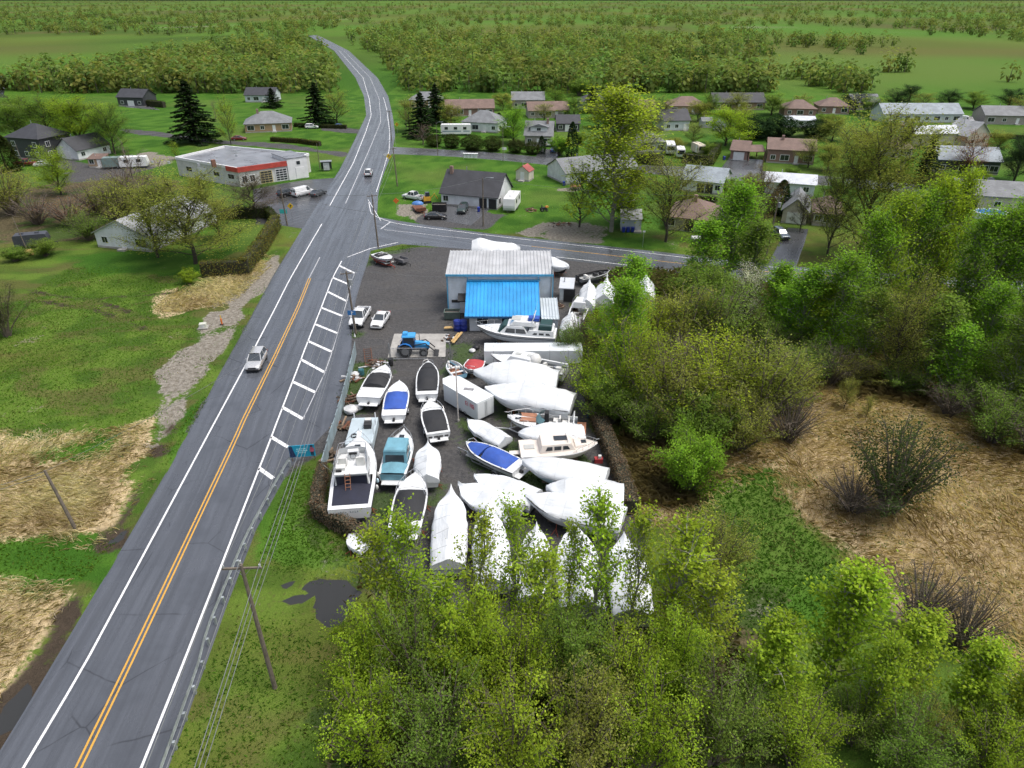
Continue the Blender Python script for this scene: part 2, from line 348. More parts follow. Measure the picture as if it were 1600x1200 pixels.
# ---------------------------------------------------------------- water
def water_material(name, col):
    m, t, p, o = nodes_of(name); tc = N(t, 'TexCoord').outputs['Object']
    p.inputs['Base Color'].default_value = col+(1,); p.inputs['Roughness'].default_value = 0.08; p.inputs['IOR'].default_value = 1.33
    bump(t, p, noise_tex(t, 1.6, 3, 0.5, tc), 0.12, 0.05); return m
WAT = water_material('ditch_water', (0.035, 0.036, 0.036))
pz = PX((385, 870), (560, 872), (640, 920), (690, 1000), (620, 1040), (470, 1000), (385, 985))
o = MB().poly([(x, y, -0.22) for x, y in pz]).build('pond_water', WAT); tag(o, kind='structure')
for q in Z_MUD[:2]:
    cx = sum(a for a, b in q)/len(q); cy = sum(b for a, b in q)/len(q)
    o = MB().poly([(cx+(a-cx)*0.98, cy+(b-cy)*0.98, -0.47) for a, b in q]).build('ditch_water', WAT); tag(o, kind='structure')
riv = [G(-400, 152), G(14, 152.5), G(6, 148), G(12, 120), G(-400, 110)]
o = MB().poly([(p.x, p.y, 0.05) for p in riv]).build('river_water', water_material('river_surface', (0.05, 0.06, 0.065))); tag(o, kind='structure')

# ================================================================ ROADS
def asphalt(name, base, wet=0.5, seams=True):
    m, t, p, o = nodes_of(name); uv = N(t, 'UVMap', uv_map='road').outputs[0]; tc = N(t, 'TexCoord').outputs['Object']
    mp = N(t, 'Mapping'); mp.inputs['Scale'].default_value = (1.6, 0.035, 1); t.links.new(uv, mp.inputs['Vector'])
    streak = noise_tex(t, 1.0, 3, 0.6, mp.outputs[0]); fine = noise_tex(t, 14, 2, 0.7, tc); mid = noise_tex(t, 0.25, 3, 0.6, tc)
    c = mixc(t, ramp(t, streak, 0.3, 0.7), tuple(x*0.78 for x in base), tuple(x*1.25 for x in base))
    c = mixc(t, mth(t, 'MULTIPLY', ramp(t, mid, 0.5, 0.7), 0.45), c, tuple(x*0.68 for x in base))
    vr = N(t, 'TexVoronoi'); vr.feature = 'DISTANCE_TO_EDGE'; vr.inputs['Scale'].default_value = 0.16
    wv = N(t, 'Mapping'); t.links.new(mixc(t, 0.25, tc, noise_tex(t, 0.6, 1, 0.6, tc, 'Color'), 'ADD'), vr.inputs['Vector'])
    crack = mth(t, 'SUBTRACT', 1.0, ramp(t, vr.outputs['Distance'], 0.0, 0.012)); crack = mth(t, 'MULTIPLY', crack, ramp(t, mid, 0.42, 0.6))
    c = mixc(t, mth(t, 'MULTIPLY', crack, 0.7), c, (0.018, 0.018, 0.02))
    c = mixc(t, 1.0, c, mixc(t, fine, (0.8, 0.8, 0.8), (1.2, 1.2, 1.2)), 'MULTIPLY')
    t.links.new(c, p.inputs['Base Color'])
    wm = mth(t, 'MULTIPLY', mth(t, 'ADD', ramp(t, streak, 0.35, 0.65), ramp(t, mid, 0.35, 0.6)), 0.5)
    rg = N(t, 'MapRange'); rg.inputs['To Min'].default_value = 0.52-0.14*wet; rg.inputs['To Max'].default_value = 0.42-0.27*wet; t.links.new(wm, rg.inputs['Value']); t.links.new(rg.outputs[0], p.inputs['Roughness'])
    p.inputs['Specular IOR Level'].default_value = 0.75
    bump(t, p, fine, 0.2, 0.01); return m
AS1 = asphalt('wet_asphalt', (0.072, 0.079, 0.092), 1.0); AS2 = asphalt('old_asphalt', (0.085, 0.088, 0.094), 0.8); AS3 = asphalt('driveway_asphalt', (0.05, 0.052, 0.056), 0.75)
def resample(pts, n):
    pts = [Vector((p[0], p[1])) for p in pts]; d = [0]
    for a, b in zip(pts, pts[1:]): d.append(d[-1]+(b-a).length)
    out = []
    for i in range(n):
        s = d[-1]*i/(n-1); k = 0
        while k < len(pts)-2 and d[k+1] < s: k += 1
        out.append(pts[k].lerp(pts[k+1], (s-d[k])/max(d[k+1]-d[k], 1e-6)))
    return out
def strip(name, left, right, z, mat, n=40, parent=None, kind='structure', m_=5):
    """sheet of road between two edge lines, its rims turned down into the ground"""
    A = resample(left, n); B = resample(right, n); v = []; f = []; uv = []; s = 0
    for i, (a, b) in enumerate(zip(A, B)):
        if i: s += ((A[i]-A[i-1]).length+(B[i]-B[i-1]).length)/2
        wd = (b-a).length; e = (b-a)/max(wd, 1e-6)*0.25
        row = [(a-e, -0.02)]+[(a.lerp(b, k/m_), z) for k in range(m_+1)]+[(b+e, -0.02)]
        for k, (q, zz) in enumerate(row): v.append((q.x, q.y, zz)); uv.append((wd*k/(len(row)-1), s))
    k = m_+3
    for i in range(n-1):
        for j in range(k-1): f.append((i*k+j, i*k+j+1, (i+1)*k+j+1, (i+1)*k+j))
    me = bpy.data.meshes.new(name); me.from_pydata(v, [], f); me.update(); u = me.uv_layers.new(name='road')
    for l in me.loops: u.data[l.index].uv = uv[l.vertex_index]
    if me.polygons[0].normal.z < 0: me.flip_normals()
    me.materials.append(mat); o = bpy.data.objects.new(name, me); COL.objects.link(o); o.parent = parent
    if kind: tag(o, kind=kind)
    return o
# main road: edges follow the photograph down to the ground behind the frame
ML = [(-27.6, -200), (-30.2, 12)]+PX((82, 1048), (192, 861), (249, 765), (290, 690), (352, 572), (398, 488), (432, 425), (473, 358), (508, 300), (530, 268), (554, 220), (573, 180), (569, 150))+[(-88, 420), (-150, 640), (-240, 900)]
MR = [(-17.5, -200), (-19.8, 12)]+PX((316, 1048), (385, 849), (431, 765), (462, 712), (512, 690), (536, 610), (548, 560), (546, 520), (556, 460), (578, 395), (588, 340), (590, 300), (597, 276), (612, 238), (617, 212), (613, 180), (606, 150))+[(-76, 420), (-138, 640), (-228, 900)]
def at_y(line, y):
    for (x0, y0), (x1, y1) in zip(line, line[1:]):
        if y0 <= y <= y1: return x0+(x1-x0)*(y-y0)/(y1-y0)
    return line[-1][0]
yl = list(np.concatenate([[-200, -100, -30, 0], np.arange(10, 360, 4), [420, 500, 640, 760, 900]]))
road = strip('main_road', [(at_y(ML, y), y) for y in yl], [(at_y(MR, y), y) for y in yl], 0.032, AS1, n=130, m_=8)
SU = PX((560, 330), (600, 342), (680, 354), (780, 367), (1007, 391), (1171, 410), (1300, 422), (1600, 440))+[(150, 90), (400, 0)]
SL = PX((540, 408), (580, 391), (626, 381), (730, 389), (869, 404), (977, 417), (1169, 441), (1320, 452), (1600, 473))+[(140, 78), (390, -14)]
cross = strip('cross_road', SU, SL, 0.027, AS1, n=70)
street = strip('back_street', PX((600, 229), (682, 233), (780, 239), (880, 249), (995, 258), (1127, 262), (1300, 276), (1456, 290), (1700, 305))+[(220, 150)], PX((600, 240), (700, 244), (780, 250), (880, 260), (995, 270), (1127, 281), (1300, 290), (1456, 303), (1700, 320))+[(215, 138)], 0.022, AS2, n=50)
lotp = strip('garage_forecourt', PX((395, 296), (440, 287), (480, 281), (525, 278)), PX((400, 350), (440, 352), (478, 358), (505, 335)), 0.024, AS3, n=20)
drv = [strip('driveway', PX((1232, 356), (1218, 380), (1202, 413)), PX((1262, 358), (1256, 380), (1240, 420)), 0.02, AS3, n=14),
       strip('driveway', PX((1140, 246), (1128, 262)), PX((1192, 250), (1190, 272)), 0.018, AS3, n=8),
       strip('driveway', PX((848, 232), (836, 246)), PX((876, 236), (868, 252)), 0.018, AS3, n=8),
       strip('driveway', PX((1385, 186), (1380, 205)), PX((1420, 190), (1440, 208)), 0.018, AS3, n=8),
       strip('driveway', PX((1505, 190), (1500, 212)), PX((1530, 190), (1545, 208)), 0.018, AS3, n=8),
       strip('driveway', PX((186, 164), (200, 168)), PX((222, 160), (250, 172)), 0.018, AS2, n=8),
       strip('driveway', PX((690, 318), (690, 345)), PX((770, 322), (735, 352)), 0.016, AS2, n=8)]
# paint, a sheet 5 mm over the road
def worn(name, col, gap):
    m, t, p, o = nodes_of(name); tc = N(t, 'TexCoord').outputs['Object']
    n1 = noise_tex(t, 5, 5, 0.7, tc); c = mixc(t, mth(t, 'MULTIPLY', ramp(t, n1, gap, gap+0.16), 0.8), col, (0.1, 0.1, 0.105)); t.links.new(c, p.inputs['Base Color']); p.inputs['Roughness'].default_value = 0.5
    return m
WHITE_L = worn('white_line_paint', (0.72, 0.73, 0.74), 0.58); YEL_L = worn('yellow_line_paint', (0.55, 0.30, 0.045), 0.56); WORN_L = worn('worn_white_paint', (0.5, 0.51, 0.53), 0.5)
def line(pts, wd, mat, z, parent, name='lane_line', n=None):
    P = resample(pts, n or max(2, int(sum((Vector(b)-Vector(a)).length for a, b in zip(pts, pts[1:]))/3))); rows = []
    for i, p in enumerate(P):
        d = (P[min(i+1, len(P)-1)]-P[max(i-1, 0)]).normalized(); nrm = Vector((-d.y, d.x))*wd/2
        rows.append([(p.x+nrm.x, p.y+nrm.y, z), (p.x-nrm.x, p.y-nrm.y, z)])
    return MB().rows([[r[1], r[0]] for r in rows]).build(name, mat, parent)
ZM = 0.037
line([(-26.1, -60)]+PX((127.5, 1048), (319.5, 690), (385, 568.5), (431, 480), (451, 440), (490, 372), (503, 350)), 0.17, WHITE_L, ZM, road)
line(PX((515, 322), (552, 255), (572, 205), (580, 180), (577, 155))+[(-84, 420), (-146, 640)], 0.18, WHITE_L, ZM, road)
cl = [(-19.5, -60)]+PX((196.5, 1048), (366, 690), (381, 656), (430, 556.5), (466, 480), (484, 435))
for s in (-0.17, 0.17): line([(x+s, y) for x, y in cl], 0.14, YEL_L, ZM, road)
line([(x-0.12, y) for x, y in PX((484, 435), (501, 402))], 0.14, WORN_L, ZM, road)
line(PX((540, 318), (580, 227), (595, 190), (592.5, 155))+[(-80, 420), (-142, 640)], 0.16, WORN_L, ZM, road)
line([(-15.6, -60)]+PX((282, 1048), (421.5, 690), (433, 659), (457, 597), (481, 534), (502, 481), (520, 433.5), (534, 408)), 0.17, WHITE_L, ZM, road)
line(PX((473, 656), (493, 613.5), (508, 582), (519, 550), (528, 521), (535, 494)), 0.10, WORN_L, ZM, road)
line(PX((535, 494), (542, 471), (548, 446), (554, 427)), 0.09, WORN_L, ZM, road)
line(PX((595, 345), (575, 312)), 0.12, WHITE_L, ZM, road); line(PX((588, 300), (600, 262), (608, 235), (609, 205), (604, 170), (599, 152)), 0.16, WHITE_L, ZM, road)
line(PX((543, 402), (580, 388), (622, 379)), 0.20, WHITE_L, ZM, road)
for a in (((530.5, 415.5), (554, 427)), ((520, 434), (548.5, 446)), ((512, 456), (542, 471)), ((502, 481), (535, 494)), ((493, 507), (527.5, 521)), ((481, 533), (518.5, 550)), ((470.5, 562), (507, 582)), ((458, 597), (493, 613.5)), ((442, 637), (473.5, 655)), ((424, 683), (450, 699)), ((405, 732), (427, 748))):
    line(PX(*a), 0.42, WHITE_L, ZM, road, 'hatch_bar', 2)
line(PX((576, 316), (580, 334), (592, 341), (620, 350), (680, 357.5), (780, 370), (1007, 395), (1171, 414.6), (1235, 420), (1600, 446)), 0.15, WHITE_L, ZM, cross)
for s in (0,): line(PX((600, 359), (747, 375), (830, 385)), 0.14, WORN_L, ZM, cross); line(PX((830, 385), (910, 394), (1047, 410), (1171, 423), (1289, 430), (1600, 455)), 0.14, YEL_L, ZM, cross)
line(PX((595, 358), (610, 347)), 0.3, WORN_L, ZM, cross, 'stop_line', 2)
line(PX((869, 401.5), (977, 414), (1169, 437.5), (1320, 449)), 0.14, WHITE_L, ZM, cross)
# ================================================================ TREES AND SHRUBS
def leaf_material():
    m = bpy.data.materials.new('leaf'); m.use_nodes = True; t = m.node_tree; t.nodes.clear()
    out = t.nodes.new('ShaderNodeOutputMaterial'); oi = t.nodes.new('ShaderNodeObjectInfo'); at = N(t, 'Attribute', attribute_name='tint')
    c = mixc(t, 1.0, oi.outputs['Color'], at.outputs['Color'], 'MULTIPLY')
    d = t.nodes.new('ShaderNodeBsdfDiffuse'); tr = t.nodes.new('ShaderNodeBsdfTranslucent'); mx = t.nodes.new('ShaderNodeMixShader'); mx.inputs[0].default_value = 0.5
    t.links.new(c, d.inputs['Color']); t.links.new(mixc(t, 1.0, c, (1.0, 1.1, 0.6), 'MULTIPLY'), tr.inputs['Color'])
    t.links.new(d.outputs[0], mx.inputs[1]); t.links.new(tr.outputs[0], mx.inputs[2]); t.links.new(mx.outputs[0], out.inputs['Surface'])
    return m
LEAF = leaf_material()
def bark(name, col): return pm(name, col, 0.9, 0, 0.35, 3.0, 0.6, 10.0)
BARK = bark('grey_bark', (0.10, 0.085, 0.07)); PALE = bark('pale_poplar_bark', (0.24, 0.235, 0.20)); DARKB = bark('dark_bark', (0.055, 0.045, 0.038)); TWIG = bark('twig_bark', (0.13, 0.105, 0.085))

def leaf_mesh(name, P, size, tint, up=0.9, asp=0.62, seed=0, nrm=None):
    """one quad leaf per point; tint is a colour factor per leaf"""
    rg = np.random.default_rng(seed); n = len(P)
    nr = rg.normal(size=(n, 3)); nr[:, 2] = np.abs(nr[:, 2])+up
    if nrm is not None: nr = nr*0.6+nrm
    nr /= np.linalg.norm(nr, axis=1)[:, None]
    a = np.cross(nr, rg.normal(size=(n, 3))); a /= np.linalg.norm(a, axis=1)[:, None]+1e-9; b = np.cross(nr, a)
    s = (size*(0.6+0.8*rg.random(n)))[:, None]
    V = np.stack([P-a*s*0.5, P+b*s*asp*0.5+nr*s*0.1, P+a*s*0.5, P-b*s*asp*0.5+nr*s*0.1], 1).reshape(-1, 3)
    me = bpy.data.meshes.new(name); me.vertices.add(4*n); me.vertices.foreach_set('co', V.astype(np.float32).ravel())
    me.loops.add(4*n); me.loops.foreach_set('vertex_index', np.arange(4*n, dtype=np.int32)); me.polygons.add(n); me.polygons.foreach_set('loop_start', np.arange(n, dtype=np.int32)*4)
    me.update(calc_edges=True)
    at = me.attributes.new('tint', 'FLOAT_COLOR', 'POINT'); T = np.concatenate([np.clip(tint, 0, 4), np.ones((n, 1))], 1)
    at.data.foreach_set('color', np.repeat(T, 4, 0).astype(np.float32).ravel()); me.materials.append(LEAF)
    return me
def tints(rg, n, spread=0.25, warm=0.08):
    v = 1+spread*(rg.random(n)-0.5)*2; h = warm*(rg.random(n)-0.5)*2
    return np.stack([v*(1+h), v, v*(1-0.5*h)], 1)

# prototypes stand 10 m high; (trunk mesh, crown mesh, width)
def tree_proto(kind, seed, big=False):
    rg = np.random.default_rng(seed); rs = random.Random(seed); T = MB(); pts = []; tn = []
    K = dict(poplar=dict(h0=.06, n=38, prof=lambda u: 0.30+1.9*max(0, math.sin(min(1, u*.86+.16)*math.pi))**.8*(1-u*.5), el=(48, 66), sub=7, cl=23, r=.6, sz=.19, bend=.02, tr=.085, bk=PALE),
             thin=dict(h0=.06, n=34, prof=lambda u: 0.45+1.6*max(0, math.sin(min(1, u*.86+.16)*math.pi))**.8*(1-u*.35), el=(50, 68), sub=7, cl=13, r=.55, sz=.19, bend=.04, tr=.10, bk=PALE),
             broad=dict(h0=.1, n=34, prof=lambda u: 1.8+2.9*math.sin((u*.75+.25)*math.pi)**.7, el=(18, 60), sub=12, cl=34, r=.95, sz=.17, bend=.05, tr=.15, bk=DARKB),
             airy=dict(h0=.08, n=34, prof=lambda u: 1.5+2.6*math.sin((u*.75+.25)*math.pi)**.7, el=(28, 66), sub=13, cl=18, r=.85, sz=.145, bend=.05, tr=.12, bk=DARKB),
             bare=dict(h0=.12, n=24, prof=lambda u: 1.2+2.2*math.sin((u*.8+.2)*math.pi), el=(40, 72), sub=10, cl=4, r=.5, sz=.12, bend=.05, tr=.12, bk=TWIG))
    if kind in K:
        k = dict(K[kind]); H = 9.6
        if big: k['sub'] = int(k['sub']*1.5); k['cl'] = int(k['cl']*1.4); k['sz'] *= .68; k['tr'] *= .8
        ax = [Vector((k['bend']*math.sin(i*1.3+seed)*i, k['bend']*math.cos(i*1.7+seed)*i, H*i/8)) for i in range(9)]
        T.tube(ax, [k['tr']*(1.05-i/8.6)**.8+0.015 for i in range(9)], 7)
        for i in range(k['n']):
            u = (i+rs.random()*.7)/k['n']; hz = k['h0']+(0.95-k['h0'])*u
            p0 = ax[0].lerp(ax[8], hz); j = min(7, int(hz*8)); p0 = ax[j].lerp(ax[j+1], hz*8-j)
            az = i*2.4+rs.uniform(-.5, .5); el = R(rs.uniform(*k['el'])+u*14); L = k['prof'](u)*rs.uniform(.72, 1.18)
            d = Vector((math.cos(az)*math.cos(el), math.sin(az)*math.cos(el), math.sin(el)))
            br = [p0]; q = p0.copy(); dd = d.copy(); Lp = L/math.cos(el) if kind not in ('poplar', 'thin') else min(L/math.cos(el)*.75, L*1.7+.25)
            Lp = min(Lp, 4.2)
            for s in range(4):
                dd = (dd+Vector((rs.uniform(-.2, .2), rs.uniform(-.2, .2), rs.uniform(-.06, .2)))).normalized(); q = q+dd*Lp/4; br.append(q.copy())
            r0 = k['tr']*.42*(1-u*.6); T.tube(br, [r0*(1-s/4.4)+.008 for s in range(5)], 5, False)
            cs = 0.72+rs.random()*.62
            for s in range(k['sub']):
                f = rs.uniform(.3, 1.0); a = br[min(3, int(f*4))].lerp(br[min(4, int(f*4)+1)], f*4-int(f*4)) if f < 1 else br[4]
                sd = (dd*.6+Vector((rs.gauss(0, .55), rs.gauss(0, .55), rs.gauss(.25, .4)))).normalized(); sl = rs.uniform(.5, 1.25)
                e = a+sd*sl; T.tube([a, a.lerp(e, .5)+Vector((rs.uniform(-.06, .06), rs.uniform(-.06, .06), .04)), e], [.022, .014, .005], 3, False)
                nl = int(k['cl']*rs.uniform(.5, 1.5)); base = np.array(a.lerp(e, .75)); g = rg.normal(size=(nl, 3))*k['r']*np.array([.42, .42, .36]); t = rg.random((nl, 1))
                pts.append(base+g+np.array(sd)*(t-.6)*sl*.9); tn.append(tints(rg, nl)*cs*(.85+.3*rs.random()))
        bk = k['bk']; sz = k['sz']
    elif kind in ('willow', 'shrub', 'twiggy'):
        ns, cl, sz, bk = dict(willow=(28, 28, .18, TWIG), shrub=(22, 50, .22, BARK), twiggy=(36, 6, .13, TWIG))[kind]
        for i in range(ns):
            az = i*2.4+rs.random(); sp = (i+.5)/ns; r = 4.6*math.sqrt(sp)*rs.uniform(.8, 1.1); top = Vector((r*math.cos(az), r*math.sin(az), 9.6*math.sqrt(max(.08, 1-(r/5.6)**2))*rs.uniform(.78, 1.03)))
            b0 = Vector((.5*math.cos(az)*sp, .5*math.sin(az)*sp, 0)); st = [b0]
            for s in range(1, 6): f = s/5; st.append(Vector((b0.x+(top.x-b0.x)*f**1.15+rs.uniform(-.15, .15), b0.y+(top.y-b0.y)*f**1.15+rs.uniform(-.15, .15), top.z*f**.85)))
            T.tube(st, [.12*(1-s/5.5)+.01 for s in range(6)], 4, False); cs = .68+rs.random()*.62
            for s in range(12 if kind != 'shrub' else 13):
                f = rs.uniform(.22, 1)*5; j = min(4, int(f)); a = st[j].lerp(st[j+1], f-j); sd = Vector((rs.gauss(0, .6)+math.cos(az)*.4, rs.gauss(0, .6)+math.sin(az)*.4, rs.gauss(.45, .3))).normalized(); sl = rs.uniform(.7, 1.8); e = a+sd*sl
                T.tube([a, a.lerp(e, .55)+Vector((0, 0, .05)), e], [.025, .016, .006], 3, False)
                nl = int(cl*rs.uniform(.5, 1.5)); t = rg.random((nl, 1)); pts.append(np.array(a)+np.array(sd)*sl*t+rg.normal(size=(nl, 3))*.33); tn.append(tints(rg, nl)*cs*(.85+.3*rs.random()))
    elif kind == 'spruce':
        bk = DARKB; sz = .34; T.tube([(0, 0, 0), (0, 0, 5), (0, 0, 9.9)], [.2, .12, .02], 7)
        for i in range(84):
            u = i/84; z = .7+9.0*u; L = 2.5*(1-u)**.85*rs.uniform(.75, 1.15)+.12; az = i*2.4+rs.uniform(-.3, .3)
            e = Vector((L*math.cos(az), L*math.sin(az), z-.22*L)); a = Vector((0, 0, z+.1)); T.tube([a, a.lerp(e, .5)+Vector((0, 0, .08)), e], [.04, .025, .008], 3, False)
            nl = int(34*L+10); t = rg.random((nl, 1))**.8; sdv = np.array((e-a)); side = np.array([-math.sin(az), math.cos(az), 0])
            pts.append(np.array(a)+sdv*t+side*(rg.random((nl, 1))-.5)*(1.1*L*.55*(1-t*.6))+np.array([0, 0, -.18])*rg.random((nl, 1))); tn.append(tints(rg, nl)*(.7+.6*rs.random()))
    elif kind == 'cedar':
        bk = DARKB; sz = .26; T.tube([(0, 0, 0), (0, 0, 8)], [.18, .03], 6)
        n = 7000; u = rg.random(n); z = .15+9.8*u; rad = 2.1*np.minimum(1, (1-u)**.55*1.15)*np.minimum(1, .75+u); a = rg.random(n)*2*np.pi; lob = 1+.14*np.sin(a*3+z*1.1+seed)+.1*np.sin(a*7+z*2.3)
        rr = rad*lob*np.sqrt(.45+.55*rg.random(n)); pts.append(np.stack([rr*np.cos(a), rr*np.sin(a), z], 1)); tn.append(tints(rg, n)*(.75+.4*fbm(a*3, z*2, 1.0, seed, 2)[:, None]))
    elif kind == 'ball':
        bk = BARK; sz = .5; T.tube([(0, 0, 0), (0, 0, 5)], [.25, .08], 6)
        for i in range(9): az = i*.7; T.tube([(0, 0, .3), (2.4*math.cos(az), 2.4*math.sin(az), 3+4*rs.random())], [.1, .02], 4)
        n = 4600; d = rg.normal(size=(n, 3)); d /= np.linalg.norm(d, axis=1)[:, None]; lob = 1+.1*np.sin(d[:, 0]*6+seed)*np.cos(d[:, 1]*5)+.08*np.sin(d[:, 2]*9+d[:, 0]*7)
        r = 4.7*lob*(.55+.45*rg.random(n))**.5; P = d*r[:, None]; P[:, 2] = 5+P[:, 2]*1.04; pts.append(P); tn.append(tints(rg, n)*(.7+.5*fbm(d[:, 0]*4+9, d[:, 2]*4+d[:, 1]*3+9, 1.0, seed, 2)[:, None]))
    P = np.concatenate(pts); C = np.concatenate(tn); P[:, 2] = np.maximum(P[:, 2], .06)
    q = np.percentile(np.hypot(P[:, 0], P[:, 1]), 96)*2
    return T.mesh('trunk', bk), leaf_mesh('crown', P, sz, C, seed=seed), float(q), float(np.percentile(P[:, 2], 99.5))
PROTO = {}
def proto(kind, i, big=False):
    key = (kind, i, big)
    if key not in PROTO: PROTO[key] = tree_proto(kind, (kind.encode()[0]*31+len(kind)*7+i*101) % 9973, big)
    return PROTO[key]
NV = dict(thin=4, poplar=4, broad=3, airy=3, bare=2, willow=4, shrub=3, twiggy=2, spruce=2, cedar=2, ball=2)
CATS = dict(thin='tree', poplar='tree', broad='tree', airy='tree', bare='tree', willow='bush', shrub='bush', twiggy='bush', spruce='tree', cedar='tree', ball='bush')
GREEN = dict(lime=(0.27, 0.38, 0.034), yel=(0.30, 0.385, 0.04), fresh=(0.19, 0.35, 0.035), olive=(0.25, 0.275, 0.06), brown=(0.16, 0.115, 0.05), rust=(0.25, 0.12, 0.06), dark=(0.028, 0.055, 0.022), cedar=(0.05, 0.065, 0.02), mid=(0.165, 0.255, 0.045), grey=(0.11, 0.10, 0.07), white=(0.6, 0.62, 0.52), hedge=(0.075, 0.075, 0.022))
_tc = [0]
def plant(kind, bx, by, top, wpx, col, label, name=None, group=None, loc=None, h=None, wd=None):
    """bx,by: pixel of the stem's foot; top: row of the tip; wpx: crown width in pixels"""
    _tc[0] += 1; k = _tc[0]
    p = loc or G(bx, by); h = h or max(.4, HT(bx, by, top)); big = h > 13 and kind in ('poplar', 'broad', 'airy'); tm, cm, q, hz = proto(kind, k % (NV[kind] if not big else 2), big)
    wd = wd or wpx*MPP(bx, (by+top)/2 if by-top < 260 else by)*.98
    nm = name or dict(thin='poplar_tree', poplar='poplar_tree', broad='broadleaf_tree', airy='budding_tree', bare='bare_tree', willow='willow_bush', shrub='leafy_bush', twiggy='bare_bush', spruce='spruce_tree', cedar='cedar_tree', ball='round_shrub')[kind]
    r = thing(nm, label, CATS[kind], (p.x, p.y, gz(p.x, p.y)-.03), k*1.9, group); r.scale = (wd/q, wd/q, h/hz)
    for m_, n_ in ((tm, 'trunk'), (cm, 'crown')):
        o = bpy.data.objects.new(n_, m_); COL.objects.link(o); o.parent = r
        if n_ == 'crown':
            c = GREEN[col] if isinstance(col, str) else col; j = [1+.10*(random.random()-.5) for _ in range(3)]
            o.color = (c[0]*j[0], c[1]*j[1], c[2]*j[2], 1)
    return r
# ---- the grove in front of the boatyard
ORW = ['first', 'second', 'third', 'fourth', 'fifth', 'sixth', 'seventh', 'eighth', 'ninth', 'tenth', 'eleventh', 'twelfth', 'thirteenth', 'fourteenth', 'fifteenth', 'sixteenth', 'seventeenth', 'eighteenth', 'nineteenth', 'twentieth']+['twenty-'+q for q in ('first', 'second', 'third', 'fourth', 'fifth', 'sixth', 'seventh', 'eighth', 'ninth')]+['thirtieth']+['thirty-'+q for q in ('first', 'second', 'third', 'fourth', 'fifth', 'sixth', 'seventh', 'eighth', 'ninth')]+['fortieth']+['forty-'+q for q in ('first', 'second', 'third', 'fourth', 'fifth', 'sixth', 'seventh', 'eighth', 'ninth')]+['fiftieth']+['fifty-'+q for q in ('first', 'second', 'third', 'fourth', 'fifth', 'sixth', 'seventh', 'eighth', 'ninth')]+['sixtieth']
ORD = ['leftmost', 'second', 'third', 'fourth', 'fifth', 'sixth', 'seventh', 'eighth', 'ninth', 'tenth', 'eleventh', 'twelfth', 'thirteenth', 'fourteenth']
gr = [(606, 1005, 822, 78, 'yel'), (650, 1015, 792, 66, 'lime'), (700, 1050, 900, 80, 'lime'), (757, 1010, 800, 66, 'yel'), (806, 1000, 778, 62, 'lime'), (842, 1035, 850, 80, 'yel'), (887, 990, 812, 40, 'yel'), (925, 1005, 772, 84, 'lime'), (982, 1012, 784, 62, 'yel'), (1045, 1020, 815, 88, 'lime'), (1092, 1062, 890, 80, 'yel')]
for i, (x, y, t, wd, c) in enumerate(gr):
    plant('thin', x, y, t, wd, c, '%s yellow-green poplar in the grove in front of the wrapped boats%s' % (ORD[i], ', counted from the left' if i else ''), group='poplars in front of the boatyard')
lo = [(590, 1080, 945, 110, 'lime'), (655, 1100, 930, 120, 'mid'), (735, 1105, 945, 125, 'lime'), (815, 1105, 950, 120, 'lime'), (890, 1110, 965, 120, 'mid'), (965, 1110, 975, 120, 'lime'), (1040, 1110, 960, 105, 'lime')]
for i, (x, y, t, wd, c) in enumerate(lo):
    plant('willow' if i % 2 else 'shrub', x, y, t, wd, c, 'low leafy bush under the foreground poplars, %s from the left' % ORD[i].replace('leftmost', 'first'), group='undergrowth of the foreground grove')
for i, (x, y, t, wd, c) in enumerate([(590, 1180, 1060, 150, 'lime'), (690, 1200, 1055, 150, 'mid'), (800, 1210, 1060, 160, 'lime'), (910, 1200, 1060, 150, 'olive'), (1010, 1200, 1060, 150, 'lime'), (1110, 1190, 1050, 140, 'mid')]):
    plant('willow', x, y, t, wd, c, 'bushy growth at the lower edge of the grove, %s from the left' % ORD[i].replace('leftmost', 'first'), group='bushes at the lower edge of the grove')
# ---- meadow on the right
for a in [('poplar', 1288, 1085, 885, 96, 'lime', 'tall yellow-green poplar standing in the right foreground beside the green grass patch'),
          ('poplar', 1195, 1100, 965, 90, 'lime', 'yellow-green poplar left of the tallest right-foreground poplar'), ('poplar', 1390, 1110, 955, 80, 'yel', 'yellow-green poplar right of the tallest right-foreground poplar'),
          ('poplar', 1345, 1150, 1000, 70, 'lime', 'poplar low between two right-foreground poplars'), ('poplar', 1490, 1140, 1005, 80, 'lime', 'small poplar at the lower edge right of the brown brush'), ('poplar', 1575, 1170, 1045, 90, 'yel', 'small poplar in the lower right corner'),
          ('willow', 1115, 915, 800, 105, 'olive', 'grey-green bush at the right end of the foreground grove'), ('shrub', 1076, 772, 672, 96, 'fresh', 'bright green round bush beside the vine-covered fence corner'),
          ('willow', 1385, 802, 655, 135, (.06, .085, .03), 'dark sparse bush standing alone in the straw meadow'), ('twiggy', 1430, 985, 890, 130, 'grey', 'bare brown bush in the straw left of the lower right corner'), ('twiggy', 1500, 1010, 920, 100, 'grey', 'second bare brown bush toward the lower right corner'), ('twiggy', 1330, 800, 740, 110, 'grey', 'low bare brush at the left foot of the dark meadow bush'),
          ('poplar', 1471, 628, 508, 56, 'fresh', 'small bright green poplar alone at the edge of the straw meadow'), ('airy', 1318, 640, 588, 30, 'olive', 'thin sapling in the upper part of the straw meadow'), ('airy', 1352, 655, 618, 22, 'olive', 'tiny sapling right of the thin meadow sapling')]: plant(*a)
